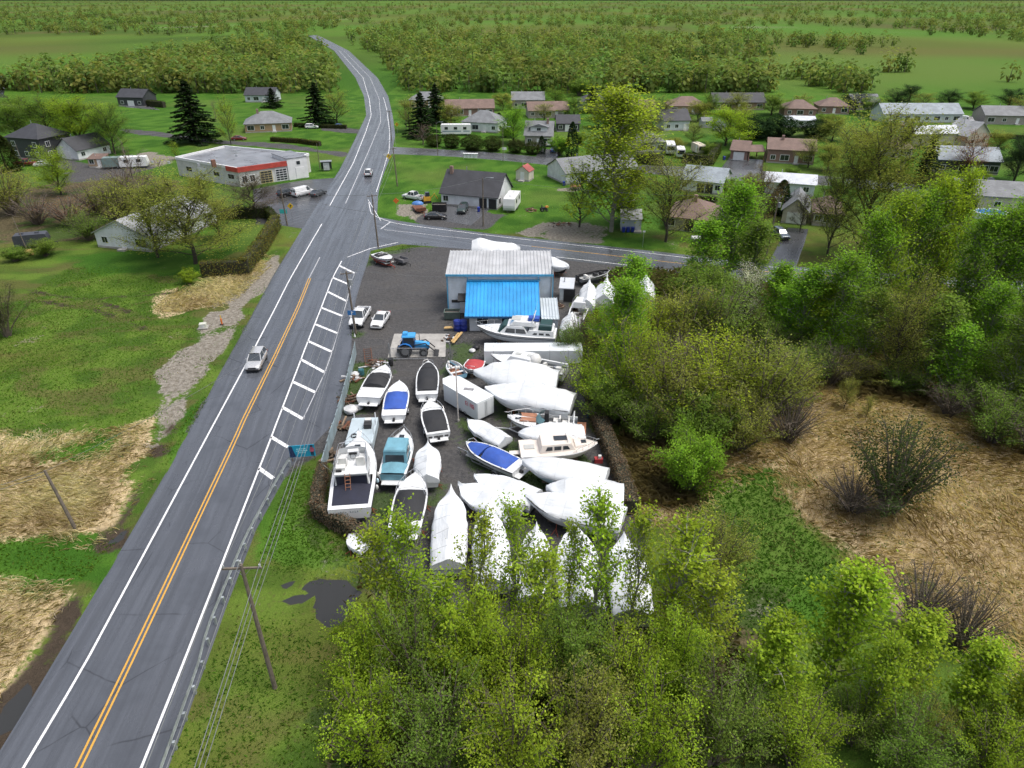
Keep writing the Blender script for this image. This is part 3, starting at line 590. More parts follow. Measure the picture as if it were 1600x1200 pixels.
# ---- thicket right of the boatyard
th = [('willow', 925, 632, 545, 95, 'lime'), ('willow', 985, 650, 505, 115, 'lime'), ('willow', 1045, 672, 540, 140, 'olive'), ('willow', 1115, 662, 520, 150, 'yel'), ('willow', 1185, 662, 528, 140, 'olive'), ('willow', 1228, 640, 560, 85, 'olive'), ('shrub', 1090, 700, 615, 105, 'mid'), ('willow', 1010, 690, 605, 95, 'mid'), ('willow', 1155, 702, 612, 100, 'olive'), ('shrub', 955, 660, 580, 85, 'mid'),
      ('willow', 938, 560, 470, 60, 'lime'), ('willow', 1010, 555, 462, 95, 'yel'), ('willow', 1065, 545, 445, 120, 'olive'), ('willow', 1120, 545, 440, 120, 'mid'), ('shrub', 1090, 500, 410, 95, 'mid'), ('twiggy', 1060, 590, 520, 110, 'grey'), ('twiggy', 1230, 690, 620, 100, 'grey'), ('twiggy', 905, 545, 480, 45, 'brown'), ('willow', 892, 560, 505, 50, 'mid')]
thx = sorted(th[:10]); thb = sorted(th[10:], key=lambda a: a[1]); thx = sorted(th[:10], key=lambda a: a[1])
for row, lab in ((thx, 'front'), (thb, 'back')):
    for i, a in enumerate(row): plant(*a, '%s %s in the %s row of the thicket by the boatyard%s' % ({'willow': 'olive willow bush', 'shrub': 'dense green bush', 'twiggy': 'bare twiggy bush'}[a[0]], ORD[i]+' from left', lab, ''), group='bushes in the thicket beside the boatyard')
for a in [('poplar', 965, 612, 432, 74, 'fresh', 'bright green poplar rising at the boatyard edge above the thicket'), ('airy', 1160, 510, 412, 46, 'white', 'white blossoming tree in the thicket near the cross road'), ('poplar', 985, 520, 400, 55, 'fresh', 'slim green poplar behind the thicket beside the wrapped boats'),
          ('poplar', 1132, 455, 283, 76, 'fresh', 'tall bright green poplar by the cross road left of the utility pole'), ('poplar', 1090, 470, 340, 60, 'fresh', 'bright green poplar just left of the tall one by the cross road'), ('poplar', 1168, 470, 345, 60, 'mid', 'narrow green poplar just left of the house driveway'),
          ('airy', 1385, 600, 425, 105, 'olive', 'olive-brown budding willow in the middle of the right-hand poplars')]: plant(*a)
rp = sorted([(1208, 520, 410, 60, 'fresh'), (1243, 555, 415, 66, 'fresh'), (1290, 570, 392, 72, 'fresh'), (1325, 545, 330, 62, 'fresh'), (1352, 540, 296, 62, 'lime'), (1385, 530, 292, 60, 'fresh'), (1412, 525, 272, 60, 'lime'), (1440, 520, 260, 62, 'lime'), (1472, 560, 325, 66, 'fresh'), (1502, 560, 318, 66, 'fresh'), (1535, 560, 308, 70, 'fresh'), (1570, 565, 335, 70, 'mid'), (1600, 565, 345, 70, 'fresh'), (1440, 612, 462, 56, 'mid'), (1512, 605, 440, 64, 'fresh'), (1562, 650, 470, 80, 'mid'), (1620, 640, 435, 80, 'fresh'), (1340, 590, 450, 56, 'mid'), (1265, 560, 440, 56, 'lime'), (1225, 540, 440, 50, 'fresh')])
for i, (x, y, t, wd, c) in enumerate(rp):
    plant('poplar', x, y, t, wd, c, 'bright green poplar of the stand along the cross road, %s from left' % ORW[i], group='poplars along the cross road')
for i, (x, y, t, wd) in enumerate([(1300, 600, 540, 90), (1545, 690, 610, 110), (1610, 710, 630, 110), (1250, 600, 545, 80), (1480, 650, 600, 80)]):
    plant('twiggy' if i % 2 == 0 else 'willow', x, y, t, wd, 'grey' if i % 2 == 0 else 'mid', 'low brush at the foot of the right-hand poplars, %s from the left' % ['second', 'fourth', 'last', 'first', 'third'][i], group='brush under the right-hand poplars')
# ---- gardens across the roads
for a in [('poplar', 955, 362, 135, 96, 'yel', 'huge pale yellow-green poplar on the lawn across the cross road'), ('airy', 1040, 378, 232, 100, 'olive', 'brownish budding tree beside the white shed with blue bins'), ('airy', 905, 355, 250, 60, 'yel', 'small yellow-green tree at the left foot of the huge poplar'), ('shrub', 975, 345, 290, 50, 'mid', 'leafy bush under the huge poplar, right side'),
          ('airy', 1000, 250, 148, 62, 'olive', 'olive budding tree behind the huge poplar'), ('broad', 1133, 228, 166, 72, 'lime', 'round lime-green tree behind the brick garage'), ('broad', 802, 225, 163, 46, 'fresh', 'fresh green tree left of the house with white dormer'), ('shrub', 874, 243, 211, 34, 'fresh', 'fresh green bush beside the blue parked car'), ('cedar', 893, 246, 190, 20, 'dark', 'dark column cedar beside the back street'),
          ('broad', 1340, 405, 163, 122, 'olive', 'big olive-brown tree towering over the houses on the right'), ('airy', 1292, 400, 225, 70, 'olive', 'thinner olive tree at the left of the big olive tree'), ('airy', 1262, 262, 214, 46, 'olive', 'small olive tree at the corner of the brick house'), ('airy', 1180, 368, 254, 64, 'brown', 'bare brownish tree left of the garage driveway'), ('cedar', 1216, 335, 281, 34, 'dark', 'dark cedar behind the garage with white door'),
          ('ball', 1178, 216, 180, 56, 'dark', 'dark evergreen mass behind the brick house, left end'), ('ball', 1218, 214, 180, 56, 'dark', 'dark evergreen mass behind the brick house, right end'), ('ball', 1272, 214, 186, 46, 'dark', 'dark evergreen shrub beside the low white roof'),
          ('spruce', 1440, 290, 212, 40, 'dark', 'dark spruce left of the dark green house'), ('airy', 1506, 275, 203, 52, 'rust', 'rust-red budding tree in front of the dark green house'), ('broad', 1583, 285, 214, 62, 'dark', 'dark green round tree at the right edge above the beige house'), ('shrub', 1526, 290, 262, 30, 'lime', 'lime shrub in front of the dark green house'), ('cedar', 1497, 290, 258, 14, 'dark', 'small dark cone cedar in front of the dark green house'), ('shrub', 1478, 290, 266, 30, 'mid', 'green shrub at the left corner of the dark green house'),
          ('airy', 1452, 232, 198, 36, 'olive', 'small olive tree before the house with white metal roof'), ('poplar', 1405, 290, 245, 34, 'fresh', 'small fresh green tree behind the right-hand poplars'), ('cedar', 958, 245, 205, 26, 'dark', 'dark cedar half hidden behind the huge poplar'), ('airy', 1250, 360, 300, 40, 'grey', 'bare small tree beside the beige garage gable'),
          ('shrub', 930, 300, 280, 26, 'dark', 'dark bush at the deck of the house behind the huge poplar'), ('cedar', 990, 300, 265, 20, 'dark', 'dark narrow cedar right of the huge poplar trunk'), ('shrub', 905, 150, 120, 40, 'mid', 'leafy tree behind the top row of houses, left of the huge poplar'),
          ('spruce', 660, 214, 146, 46, 'dark', 'dark spruce right of the bend of the main road'), ('airy', 640, 205, 150, 40, 'olive', 'olive budding tree beside the bend of the main road'), ('bare', 661, 226, 190, 36, 'brown', 'small purple-brown bare tree by the back street corner'), ('spruce', 682, 192, 132, 40, 'dark', 'second dark spruce behind the one at the road bend'),
          ('spruce', 307, 222, 128, 62, 'dark', 'large loose dark spruce on the lawn at upper left'), ('spruce', 498, 196, 130, 46, 'dark', 'dark spruce beside the white car near the yellow brick house'), ('spruce', 427, 168, 138, 30, 'dark', 'small dark spruce on the far upper left lawn'), ('airy', 527, 192, 140, 42, 'olive', 'brownish budding tree beside the main road on the far left side'), ('airy', 361, 226, 150, 30, 'yel', 'slender pale birch on the upper left lawn'), ('bare', 338, 190, 155, 14, 'brown', 'thin bare sapling on the upper left lawn'),
          ('broad', 28, 222, 150, 86, 'mid', 'green tree at the upper left corner above the dark house'), ('broad', 82, 228, 147, 90, 'mid', 'green tree directly behind the dark two-storey house'), ('broad', 135, 236, 150, 84, 'lime', 'large light green tree behind the white garage'), ('broad', 180, 240, 160, 56, 'mid', 'green tree at the right end of the row behind the garage'), ('broad', 96, 304, 230, 54, 'lime', 'bright green round tree in front of the white garage'), ('airy', 276, 250, 220, 16, 'lime', 'small lime sapling left of the flat-roofed garage'),
          ('cedar', 12, 268, 206, 40, 'cedar', 'tall clipped cedar at the left edge beside the dark house'), ('willow', 20, 335, 262, 80, 'olive', 'olive bush at the left edge below the cedar'), ('twiggy', 60, 350, 300, 80, 'brown', 'brown bare bush at left, below the red vehicle'), ('twiggy', 110, 352, 305, 90, 'rust', 'reddish bare bush left of the white bungalow'), ('twiggy', 150, 335, 280, 80, 'brown', 'purple-brown bare bush behind the white bungalow'), ('willow', 190, 345, 278, 90, 'olive', 'olive bush right behind the white bungalow'), ('twiggy', 195, 300, 262, 70, 'brown', 'bare brush below the parked travel trailer'),
          ('bare', 230, 350, 218, 60, 'brown', 'tall bare tree behind the white bungalow'), ('willow', 140, 375, 330, 60, 'mid', 'green bush at the left wall of the white bungalow'), ('broad', 306, 412, 262, 136, 'olive', 'large olive-leaved tree in front of the white bungalow'), ('airy', 247, 402, 288, 92, 'olive', 'open budding tree before the gable of the white bungalow'), ('airy', 398, 336, 272, 84, 'grey', 'budding multi-branched tree in front of the flat-roofed garage'), ('airy', 345, 375, 300, 60, 'olive', 'budding tree between the hedge and the large olive tree'),
          ('willow', 12, 525, 428, 66, (.12, .15, .05), 'pale green willow bush at the left edge of the field'), ('shrub', 296, 444, 420, 30, 'lime', 'small ferny bush at the top of the field below the hedge'), ('shrub', 72, 400, 372, 40, 'mid', 'weedy green bush beside the dark box trailer'), ('shrub', 25, 408, 385, 40, 'mid', 'low weeds left of the dark box trailer'), ('airy', 1030, 200, 150, 50, 'olive', 'olive tree behind the dark-roofed grey house')]: plant(*a)
for i, (x, y, t, wd) in enumerate([(678, 229, 211, 26), (706, 231, 209, 27), (738, 235, 210, 36), (770, 236, 212, 30), (806, 239, 217, 26), (831, 241, 220, 25)]):
    plant('ball', x, y, t, wd, 'cedar', 'clipped round cedar along the back street, %s from the main road' % ORD[i].replace('leftmost', 'first'), group='round cedars along the back street')

# ---- filler planting between the far houses and under the right-hand poplars
gt_ = [('broad', 688, 178, 148, 34, 'mid'), ('cedar', 780, 200, 176, 16, 'dark'), ('broad', 786, 172, 145, 34, 'olive'), ('airy', 850, 190, 160, 34, 'olive'), ('broad', 897, 186, 150, 36, 'mid'), ('shrub', 905, 225, 205, 30, 'mid'), ('broad', 935, 200, 160, 40, 'olive'), ('airy', 985, 190, 148, 40, 'olive'), ('cedar', 1010, 205, 178, 18, 'dark'), ('broad', 1090, 190, 158, 38, 'olive'), ('broad', 1108, 178, 146, 36, 'mid'), ('airy', 1160, 200, 165, 36, 'olive'), ('broad', 1205, 180, 146, 44, 'mid'), ('airy', 1250, 175, 146, 34, 'olive'), ('shrub', 1290, 196, 176, 36, 'mid'), ('broad', 1335, 176, 144, 50, 'dark'), ('broad', 1362, 182, 150, 36, 'mid'), ('shrub', 1350, 230, 205, 40, 'olive'), ('broad', 1398, 168, 140, 40, 'dark'), ('airy', 1440, 172, 144, 36, 'olive'), ('broad', 1480, 168, 140, 44, 'dark'), ('broad', 1520, 170, 142, 40, 'mid'), ('broad', 1575, 168, 138, 46, 'dark'), ('shrub', 1565, 300, 284, 34, 'mid'), ('broad', 1598, 250, 205, 40, 'dark'), ('broad', 705, 196, 160, 36, 'olive'), ('shrub', 790, 214, 194, 30, 'mid'), ('cedar', 846, 240, 212, 14, 'dark'), ('broad', 868, 168, 138, 40, 'mid'), ('spruce', 925, 176, 134, 30, 'dark'), ('broad', 960, 170, 140, 40, 'olive'), ('shrub', 1052, 235, 215, 30, 'olive'), ('airy', 1082, 226, 190, 36, 'olive'), ('broad', 1150, 178, 144, 40, 'olive'), ('shrub', 1130, 300, 276, 36, 'mid'), ('shrub', 1172, 300, 272, 40, 'olive'), ('broad', 1300, 220, 180, 44, 'olive'), ('broad', 1385, 216, 180, 42, 'mid'), ('shrub', 1368, 262, 238, 40, 'mid'), ('spruce', 1415, 225, 186, 26, 'dark'), ('shrub', 1478, 240, 222, 30, 'olive'), ('broad', 1556, 240, 204, 36, 'olive'), ('airy', 1590, 190, 150, 44, 'olive'), ('broad', 1420, 158, 132, 40, 'dark'), ('shrub', 1310, 300, 275, 44, 'mid'), ('shrub', 1105, 243, 222, 28, 'mid'), ('broad', 1292, 268, 222, 46, 'olive'), ('airy', 1318, 246, 205, 40, 'olive'), ('shrub', 1347, 268, 246, 36, 'mid'), ('broad', 1378, 292, 250, 44, 'mid'), ('shrub', 1462, 304, 284, 36, 'mid'), ('shrub', 1236, 275, 260, 26, 'mid'), ('shrub', 1058, 325, 305, 34, 'mid'), ('airy', 1142, 330, 288, 44, 'olive'), ('broad', 1160, 352, 306, 44, 'mid'), ('shrub', 1300, 350, 322, 40, 'olive')]
for i, a in enumerate(sorted(gt_, key=lambda a: a[1])): plant(*a, '%s among the far houses at top right, %s garden plant from left' % ({'broad': 'leafy tree', 'airy': 'budding tree', 'cedar': 'dark cedar', 'spruce': 'dark spruce', 'shrub': 'bush'}[a[0]], ORW[i]), group='garden trees among the far houses')
ub_ = [(1200, 560, 500, 80, 'mid'), (1270, 590, 530, 80, 'mid'), (1330, 600, 548, 80, 'olive'), (1400, 610, 560, 80, 'mid'), (1460, 570, 520, 80, 'mid'), (1500, 640, 585, 80, 'mid'), (1540, 610, 550, 90, 'fresh'), (1600, 660, 600, 90, 'mid'), (1590, 600, 540, 90, 'mid'), (1230, 510, 465, 70, 'fresh'), (1300, 520, 470, 80, 'mid'), (1370, 520, 470, 80, 'fresh'), (1430, 500, 455, 80, 'mid'), (1500, 500, 455, 80, 'mid'), (1570, 510, 460, 90, 'fresh'), (1150, 490, 455, 60, 'mid')]
for i, (x, y, t, wd, c) in enumerate(sorted(ub_)): plant('willow', x, y, t, wd, c, 'green underbrush between the right-hand poplar trunks, %s bush from left' % ORW[i], group='underbrush between the right-hand poplars')

for i, (x, y, t, wd, c) in enumerate([(1165, 1150, 1070, 90, 'mid'), (1240, 1160, 1080, 90, 'lime'), (1330, 1160, 1080, 90, 'mid'), (1430, 1170, 1090, 90, 'olive'), (1530, 1180, 1100, 90, 'mid'), (1240, 1200, 1100, 130, 'lime'), (1400, 1210, 1110, 130, 'mid'), (1540, 1220, 1120, 130, 'lime')]): plant('willow', x, y, t, wd, c, 'low bush at the foot of the right-foreground poplars, %s' % ['left end', 'second from left', 'middle', 'fourth from left', 'right end', 'nearest the viewer at left', 'nearest the viewer in the middle', 'nearest the viewer at right'][i], group='bushes under the right-foreground poplars')

# ---- hedges
def hedge(path, wd, ht, label, col='hedge', n_m=190, name='cedar_hedge', lsz=.26):
    """clipped hedge along ground points: dense twig core under a skin of small leaves"""
    P = [Vector((p[0], p[1], 0)) for p in path]; L = sum((b-a).length for a, b in zip(P, P[1:])); n = int(L*n_m)
    r = thing(name, label, 'hedge', P[0]); rg = np.random.default_rng(int(L*100)); core = MB(); pts = []; nr = []
    for a, b in zip(P, P[1:]):
        d = (b-a); l = d.length; d.normalize(); c = (a+b)/2-P[0]
        core.box((c.x, c.y, 0.0), (l+wd*.6, wd*.72, ht*.9), math.atan2(d.y, d.x))
        k = int(n*l/L); s = rg.random(k)*(l+wd*.7)-wd*.35; t = rg.random(k)*(2*ht+wd); side = np.where(t < ht, -1.0, np.where(t > ht+wd, 1.0, 0.0))
        off = np.where(side == 0, (t-ht)-wd/2, side*wd/2); z = np.where(side == 0, ht, np.where(side < 0, t, t-ht-wd)); wv = .035*np.sin(s*2.3)+.03*np.sin(s*5.1+z*2)
        off = off*(1+wv*.6)+rg.normal(size=k)*.05; z = np.maximum(.03, z*(1+.015*np.sin(s*1.1))+rg.normal(size=k)*.06)
        a0 = a-P[0]; pts.append(np.stack([a0.x+d.x*s-d.y*off, a0.y+d.y*s+d.x*off, z], 1)); nr.append(np.stack([-d.y*side, d.x*side, (side == 0)*1.0], 1))
    core.build('stem_core', bark('hedge_core', (.03, .03, .015)), r)
    Q = np.concatenate(pts); o = bpy.data.objects.new('foliage', leaf_mesh('foliage', Q, lsz, tints(rg, len(Q), .4, .25)*(.75+.5*fbm(Q[:, 0]*2, Q[:, 2]*2+Q[:, 1]*2, .8, 3, 2)[:, None]), 0.0, seed=5, nrm=np.concatenate(nr))); COL.objects.link(o); o.parent = r
    c = GREEN[col] if isinstance(col, str) else col; o.color = c+(1,)
    return r
hedge(PX((322, 432), (385, 428), (412, 392), (433, 356)), 1.6, 2.6, 'long clipped cedar hedge beside the main road, turning a corner', (.155, .155, .045))
hedge(PX((345, 342), (420, 340), (432, 352)), 1.4, 2.2, 'dark cedar hedge behind the long roadside hedge', 'cedar')
hedge(PX((426, 221), (470, 224), (499, 228)), 1.3, 1.3, 'low hedge along the lawn of the yellow brick house')
hedge(PX((462, 198), (500, 200), (540, 201)), 1.3, 1.2, 'low dark hedge behind the white car at upper left', 'cedar')
hedge(PX((1070, 254), (1108, 258), (1120, 238)), 2.2, 2.6, 'tall hedge around the parked white trucks', (.05, .07, .02))
hedge(PX((998, 255), (1032, 258)), 2.0, 3.0, 'dark hedge in front of the grey house behind the huge poplar', 'dark')
hedge(PX((1070, 312), (1118, 317)), 1.2, 1.2, 'low hedge behind the house with the black arch', 'cedar')
hedge(PX((1535, 214), (1598, 218), (1680, 224)), 1.2, 1.2, 'low hedge at the far right street lawn', 'hedge')
hedge(PX((222, 165), (256, 168)), 2.0, 2.4, 'dark hedge at the top left beside the far driveway', 'cedar')
# ---- far woodland beyond what the photograph shows: one mass
def far_wood(name, spots, label, seed, col):
    rg = np.random.default_rng(seed); P = []; C = []; T = MB(); Nn = []
    for (x, y, h, wd) in spots:
        n = 52; d = rg.normal(size=(n, 3)); d /= np.linalg.norm(d, axis=1)[:, None]; d[:, 2] = d[:, 2]*.98; r = (.6+.45*rg.random(n))[:, None]
        P.append(np.array([x, y, h*.46])+d*r*np.array([wd*.52, wd*.52, h*.52])); C.append(tints(rg, n)*rg.uniform(.6, 1.3)*np.array([rg.uniform(.8, 1.3), 1, 1])); Nn.append(d)
        T.tube([(x, y, 0), (x, y, h*.6)], [.3, .12], 4, False)
    P = np.concatenate(P); P[:, 2] = np.maximum(P[:, 2], .2)
    r = T.build(name, BARK); tag(r, label, 'woods', kind='stuff')
    o = bpy.data.objects.new('foliage', leaf_mesh('foliage', P, 2.3, np.concatenate(C), seed=seed, nrm=np.concatenate(Nn))); COL.objects.link(o); o.parent = r; o.color = col+(1,); tag(o, kind='stuff')
rg = np.random.default_rng(11); sp = []
for k in range(20000):
    y = 350*math.exp(rg.random()**1.3*3.2); x = (rg.random()*2-1)*y*1.0
    den = vnoise(np.array(x*.0045), np.array(y*.0028), 5)+.3*vnoise(np.array(x*.03), np.array(y*.02), 8)+.22*min(1, (y-350)/900)+(.22 if x > -20 and y < 460 else 0)
    xr = at_y(MR, y) if y < 900 else -228
    if den < .55 or abs(x-xr+6) < 16+y*.004 or (x < -260 and y < 900): continue
    sp.append((x, y, rg.uniform(7, 15), rg.uniform(7, 13)))
far_wood('far_woodland', sp[:7000], 'distant spring woodland filling the land beyond the village', 3, (.16, .22, .06))

# ---- grass tufts and straw: geometry nobody could count
def blades(name, polys, dens, ln, wd, cols, label, cat, tilt=(.3, 1.1), swirl=0.0, excl=(), seed=1, parent=None, lift=.0, patch=None):
    rg = np.random.default_rng(seed); A = []
    for p in polys:
        xs_ = [a for a, b in p]; ys_ = [b for a, b in p]; x0, x1, y0, y1 = max(min(xs_), -75), min(max(xs_), 75), max(min(ys_), 14), min(max(ys_), 125)
        if x1 <= x0 or y1 <= y0: continue
        n = int((x1-x0)*(y1-y0)*dens); q = np.stack([rg.uniform(x0, x1, n), rg.uniform(y0, y1, n)], 1)
        m = poly_sd(p, q[:, 0], q[:, 1])+(fbm(q[:, 0], q[:, 1], .14, 3, 5)-.5)*7 > rg.normal(size=n)*1.0
        A.append(q[m])
    Q = np.concatenate(A)
    keep = np.ones(len(Q), bool)
    for p in excl: keep &= poly_sd(p, Q[:, 0], Q[:, 1]) < (.3 if p is ROADP or p in Z_GRAV else rg.normal(size=len(Q))*.9-(fbm(Q[:, 0], Q[:, 1], .22, 5, 4)-.5)*7)
    if patch is not None: keep &= fbm(Q[:, 0], Q[:, 1], patch[0], seed+40, 3) > patch[1]+.18*(rg.random(len(Q))-.5)
    Q = Q[keep]; n = len(Q)
    jj = np.clip(np.searchsorted(xs, Q[:, 0]), 0, nx-1); ii = np.clip(np.searchsorted(ys, Q[:, 1]), 0, ny-1); z = ZG[ii, jj]
    fl = fbm(Q[:, 0], Q[:, 1], .05, 77, 3)*14+rg.normal(size=n)*(.8 if swirl else 3.1)
    d = np.stack([np.cos(fl), np.sin(fl)], 1); tl = rg.uniform(tilt[0], tilt[1], n); L = ln*(.5+rg.random(n))
    b = np.stack([Q[:, 0], Q[:, 1], z-.02+lift*rg.random(n)], 1); mid = b+np.stack([d[:, 0]*L*.45*np.cos(tl), d[:, 1]*L*.45*np.cos(tl), L*.5*np.sin(tl)], 1); tip = b+np.stack([d[:, 0]*L*np.cos(tl*.6), d[:, 1]*L*np.cos(tl*.6), L*.8*np.sin(tl*.7)], 1)
    sd = np.stack([-d[:, 1], d[:, 0], np.zeros(n)], 1)*(wd*(.6+.8*rg.random(n)))[:, None]
    V = np.stack([b-sd*.5, b+sd*.5, mid+sd*.5, tip, mid-sd*.5], 1).reshape(-1, 3)
    me = bpy.data.meshes.new(name); me.vertices.add(5*n); me.vertices.foreach_set('co', V.astype(np.float32).ravel()); me.loops.add(5*n); me.loops.foreach_set('vertex_index', np.arange(5*n, dtype=np.int32)); me.polygons.add(n); me.polygons.foreach_set('loop_start', np.arange(n, dtype=np.int32)*5); me.update(calc_edges=True)
    C = np.array(cols); u = np.clip(fbm(Q[:, 0], Q[:, 1], .22, seed+60, 4)*1.5-.25+rg.normal(size=n)*.18, 0, .999)*(len(C)-1); k = u.astype(int); f = (u-k)[:, None]; c = C[k]*(1-f)+C[np.minimum(k+1, len(C)-1)]*f; c = c*(.7+.6*rg.random((n, 1)))
    at = me.attributes.new('tint', 'FLOAT_COLOR', 'POINT'); at.data.foreach_set('color', np.repeat(np.concatenate([c, np.ones((n, 1))], 1), 5, 0).astype(np.float32).ravel()); me.materials.append(LEAF)
    o = bpy.data.objects.new(name, me); COL.objects.link(o); tag(o, label, cat, kind='stuff'); return o
ROADP = [(-33.0, 0), (-34.3, 60), (-38.2, 100), (-43, 150), (-26, 150), (-24, 95), (-21, 55), (-19.5, 0)]
blades('dry_reeds', Z_DRY[:2]+Z_DRY[3:], 34, .7, .03, [(.33, .25, .145), (.50, .41, .26), (.64, .55, .37), (.72, .64, .47)], 'flattened dry straw-coloured reeds beside the left ditch', 'reeds', (.08, .75), 1, Z_LUSH+Z_MUD+[ROADP], 21, lift=.25)
blades('dry_reeds', [Z_DRY[2]], 32, .75, .03, [(.17, .12, .065), (.36, .265, .145), (.52, .40, .235), (.60, .49, .315)], 'swirled dry straw reeds covering the meadow on the right', 'reeds', (.08, .75), 1, Z_LUSH, 22, lift=.3)
FIELD = PX((-160, 425), (120, 420), (300, 440), (430, 400), (400, 470), (330, 590), (270, 690), (120, 720), (-160, 700))
blades('field_grass', [FIELD], 20, .22, .05, [(.17, .13, .065), (.09, .18, .026), (.10, .225, .028), (.16, .26, .036), (.11, .235, .028)], 'rough green grass of the open field left of the road', 'grass', (.6, 1.4), 0, Z_DIRT+[ROADP]+Z_GRAV, 23)
blades('verge_grass', [Z_LUSH[1], Z_LUSH[2], Z_LUSH[3], PX((330, 940), (450, 950), (590, 990), (640, 1230), (200, 1230)), PX((390, 760), (520, 730), (560, 860), (400, 920))], 26, .24, .045, [(.07, .14, .02), (.08, .19, .02), (.13, .22, .028), (.13, .13, .04)], 'lush roadside grass along the ditches and guard rail', 'grass', (.6, 1.4), 0, [ROADP]+Z_GRAV, 24)
blades('meadow_grass', [PX((1000, 690), (1130, 640), (1250, 600), (1600, 660), (1800, 1000), (1500, 1010), (1250, 800))], 14, .28, .045, [(.06, .14, .02), (.08, .19, .02), (.12, .2, .028)], 'green grass growing through the right-hand meadow', 'grass', (.6, 1.4), 0, [], 25, patch=(.16, .50))
blades('meadow_grass', [Z_LUSH[0]], 34, .32, .045, [(.13, .11, .05), (.05, .12, .018), (.06, .15, .018), (.08, .17, .02), (.045, .11, .018)], 'dense dark green grass patch left of the right-foreground poplars', 'grass', (.6, 1.4), 0, [], 35)
blades('undergrowth', Z_BRUSH[:2], 22, .7, .032, [(.14, .11, .065), (.21, .17, .10), (.11, .19, .035), (.25, .20, .125)], 'brown twigs and weeds covering the ground of the thickets', 'undergrowth', (.8, 1.5), 0, Z_GRAV, 26)
blades('yard_weeds', Z_MOSS, 20, .2, .06, [(.03, .055, .012), (.04, .09, .012), (.06, .11, .018)], 'weeds and moss growing on the boatyard gravel', 'grass', (.5, 1.4), 0, [ROADP], 27, patch=(.3, .42))
blades('cattail_reeds', [PX((1280, 585), (1360, 575), (1450, 610), (1440, 640), (1340, 630)), PX((1540, 640), (1640, 680), (1640, 720), (1560, 690)), PX((975, 690), (1060, 660), (1110, 690), (1040, 790), (985, 770))], 40, 1.3, .026, [(.22, .17, .10), (.34, .27, .17), (.42, .34, .23)], 'standing grey-brown reeds around the meadow and ditch', 'reeds', (.9, 1.5), 0, Z_GRAV, 28)
# ================================================================ BUILDINGS
W_WHITE = siding('white_clapboard', (.66, .68, .70), 4.5); W_BEIGE = siding('beige_clapboard', (.50, .46, .40), 4.5); W_GREY = siding('grey_clapboard', (.32, .34, .36), 4.5); W_DARK = siding('charcoal_clapboard', (.045, .048, .055), 4.5); W_GREEN = siding('dark_green_clapboard', (.045, .06, .06), 4.5)
W_PALE = siding('pale_blue_clapboard', (.50, .55, .58), 4.5); W_BRICK = siding('red_brown_brick', (.20, .095, .07), brick=True); W_TAN = siding('tan_brick', (.34, .21, .10), brick=True); W_STONE = siding('grey_stone', (.30, .27, .25), brick=True)
R_GREY = shingle('grey_shingle', (.17, .18, .19)); R_DARK = shingle('charcoal_shingle', (.04, .042, .05)); R_BROWN = shingle('brown_shingle', (.16, .105, .085)); R_LIGHT = shingle('light_grey_shingle', (.33, .34, .35)); R_WHITE = pm('white_metal_roof', (.50, .53, .57), .45, 0, .1, .8); R_RED = shingle('red_shingle', (.33, .08, .07)); R_BLUE = shingle('blue_grey_shingle', (.25, .29, .32))
TRIM = pm('white_trim', (.7, .71, .72), .5, 0, .08); GLASS = glass(); DOORW = pm('white_door_paint', (.68, .69, .7), .45, 0, .08); DARKM = pm('black_metal', (.025, .025, .028), .5, .2, .2); WOOD = pm('weathered_wood', (.22, .16, .11), .85, 0, .35, 3, .4); CONC = pm('old_concrete', (.33, .32, .30), .85, 0, .2, 1.2, .3, 6); STEEL = pm('galvanised_steel', (.42, .44, .46), .42, .7, .18, 2)

def window(parent, c, w_, h_, nx_, ny_, name='window', frame=None):
    """c: centre on the wall; (nx_,ny_) outward normal in the house frame"""
    tx, ty = -ny_, nx_; m = MB()
    def slab(mm, ww, hh, d0, d1, dz=0):
        a = [(c[0]+tx*s*ww/2+nx_*d, c[1]+ty*s*ww/2+ny_*d, c[2]+dz+q*hh/2) for d in (d0, d1) for s, q in ((-1, -1), (1, -1), (1, 1), (-1, 1))]
        n = len(mm.v); mm.v += a; mm.f += [(n+4, n+5, n+6, n+7)]+[(n+i, n+(i+1) % 4, n+4+(i+1) % 4, n+4+i) for i in range(4)]
    slab(m, w_+.2, h_+.2, -.02, .05); f = m.build(name, frame or TRIM, parent)
    for k in range(2 if w_ > 1.0 else 1):
        p = MB(); n_ = 2 if w_ > 1.0 else 1; cc = c; c = (cc[0]+tx*w_*((k+.5)/n_-.5), cc[1]+ty*w_*((k+.5)/n_-.5), cc[2]); slab(p, w_/n_-.05, h_-.03, .03, .058); c = cc; p.build('pane', GLASS, f)
    return f
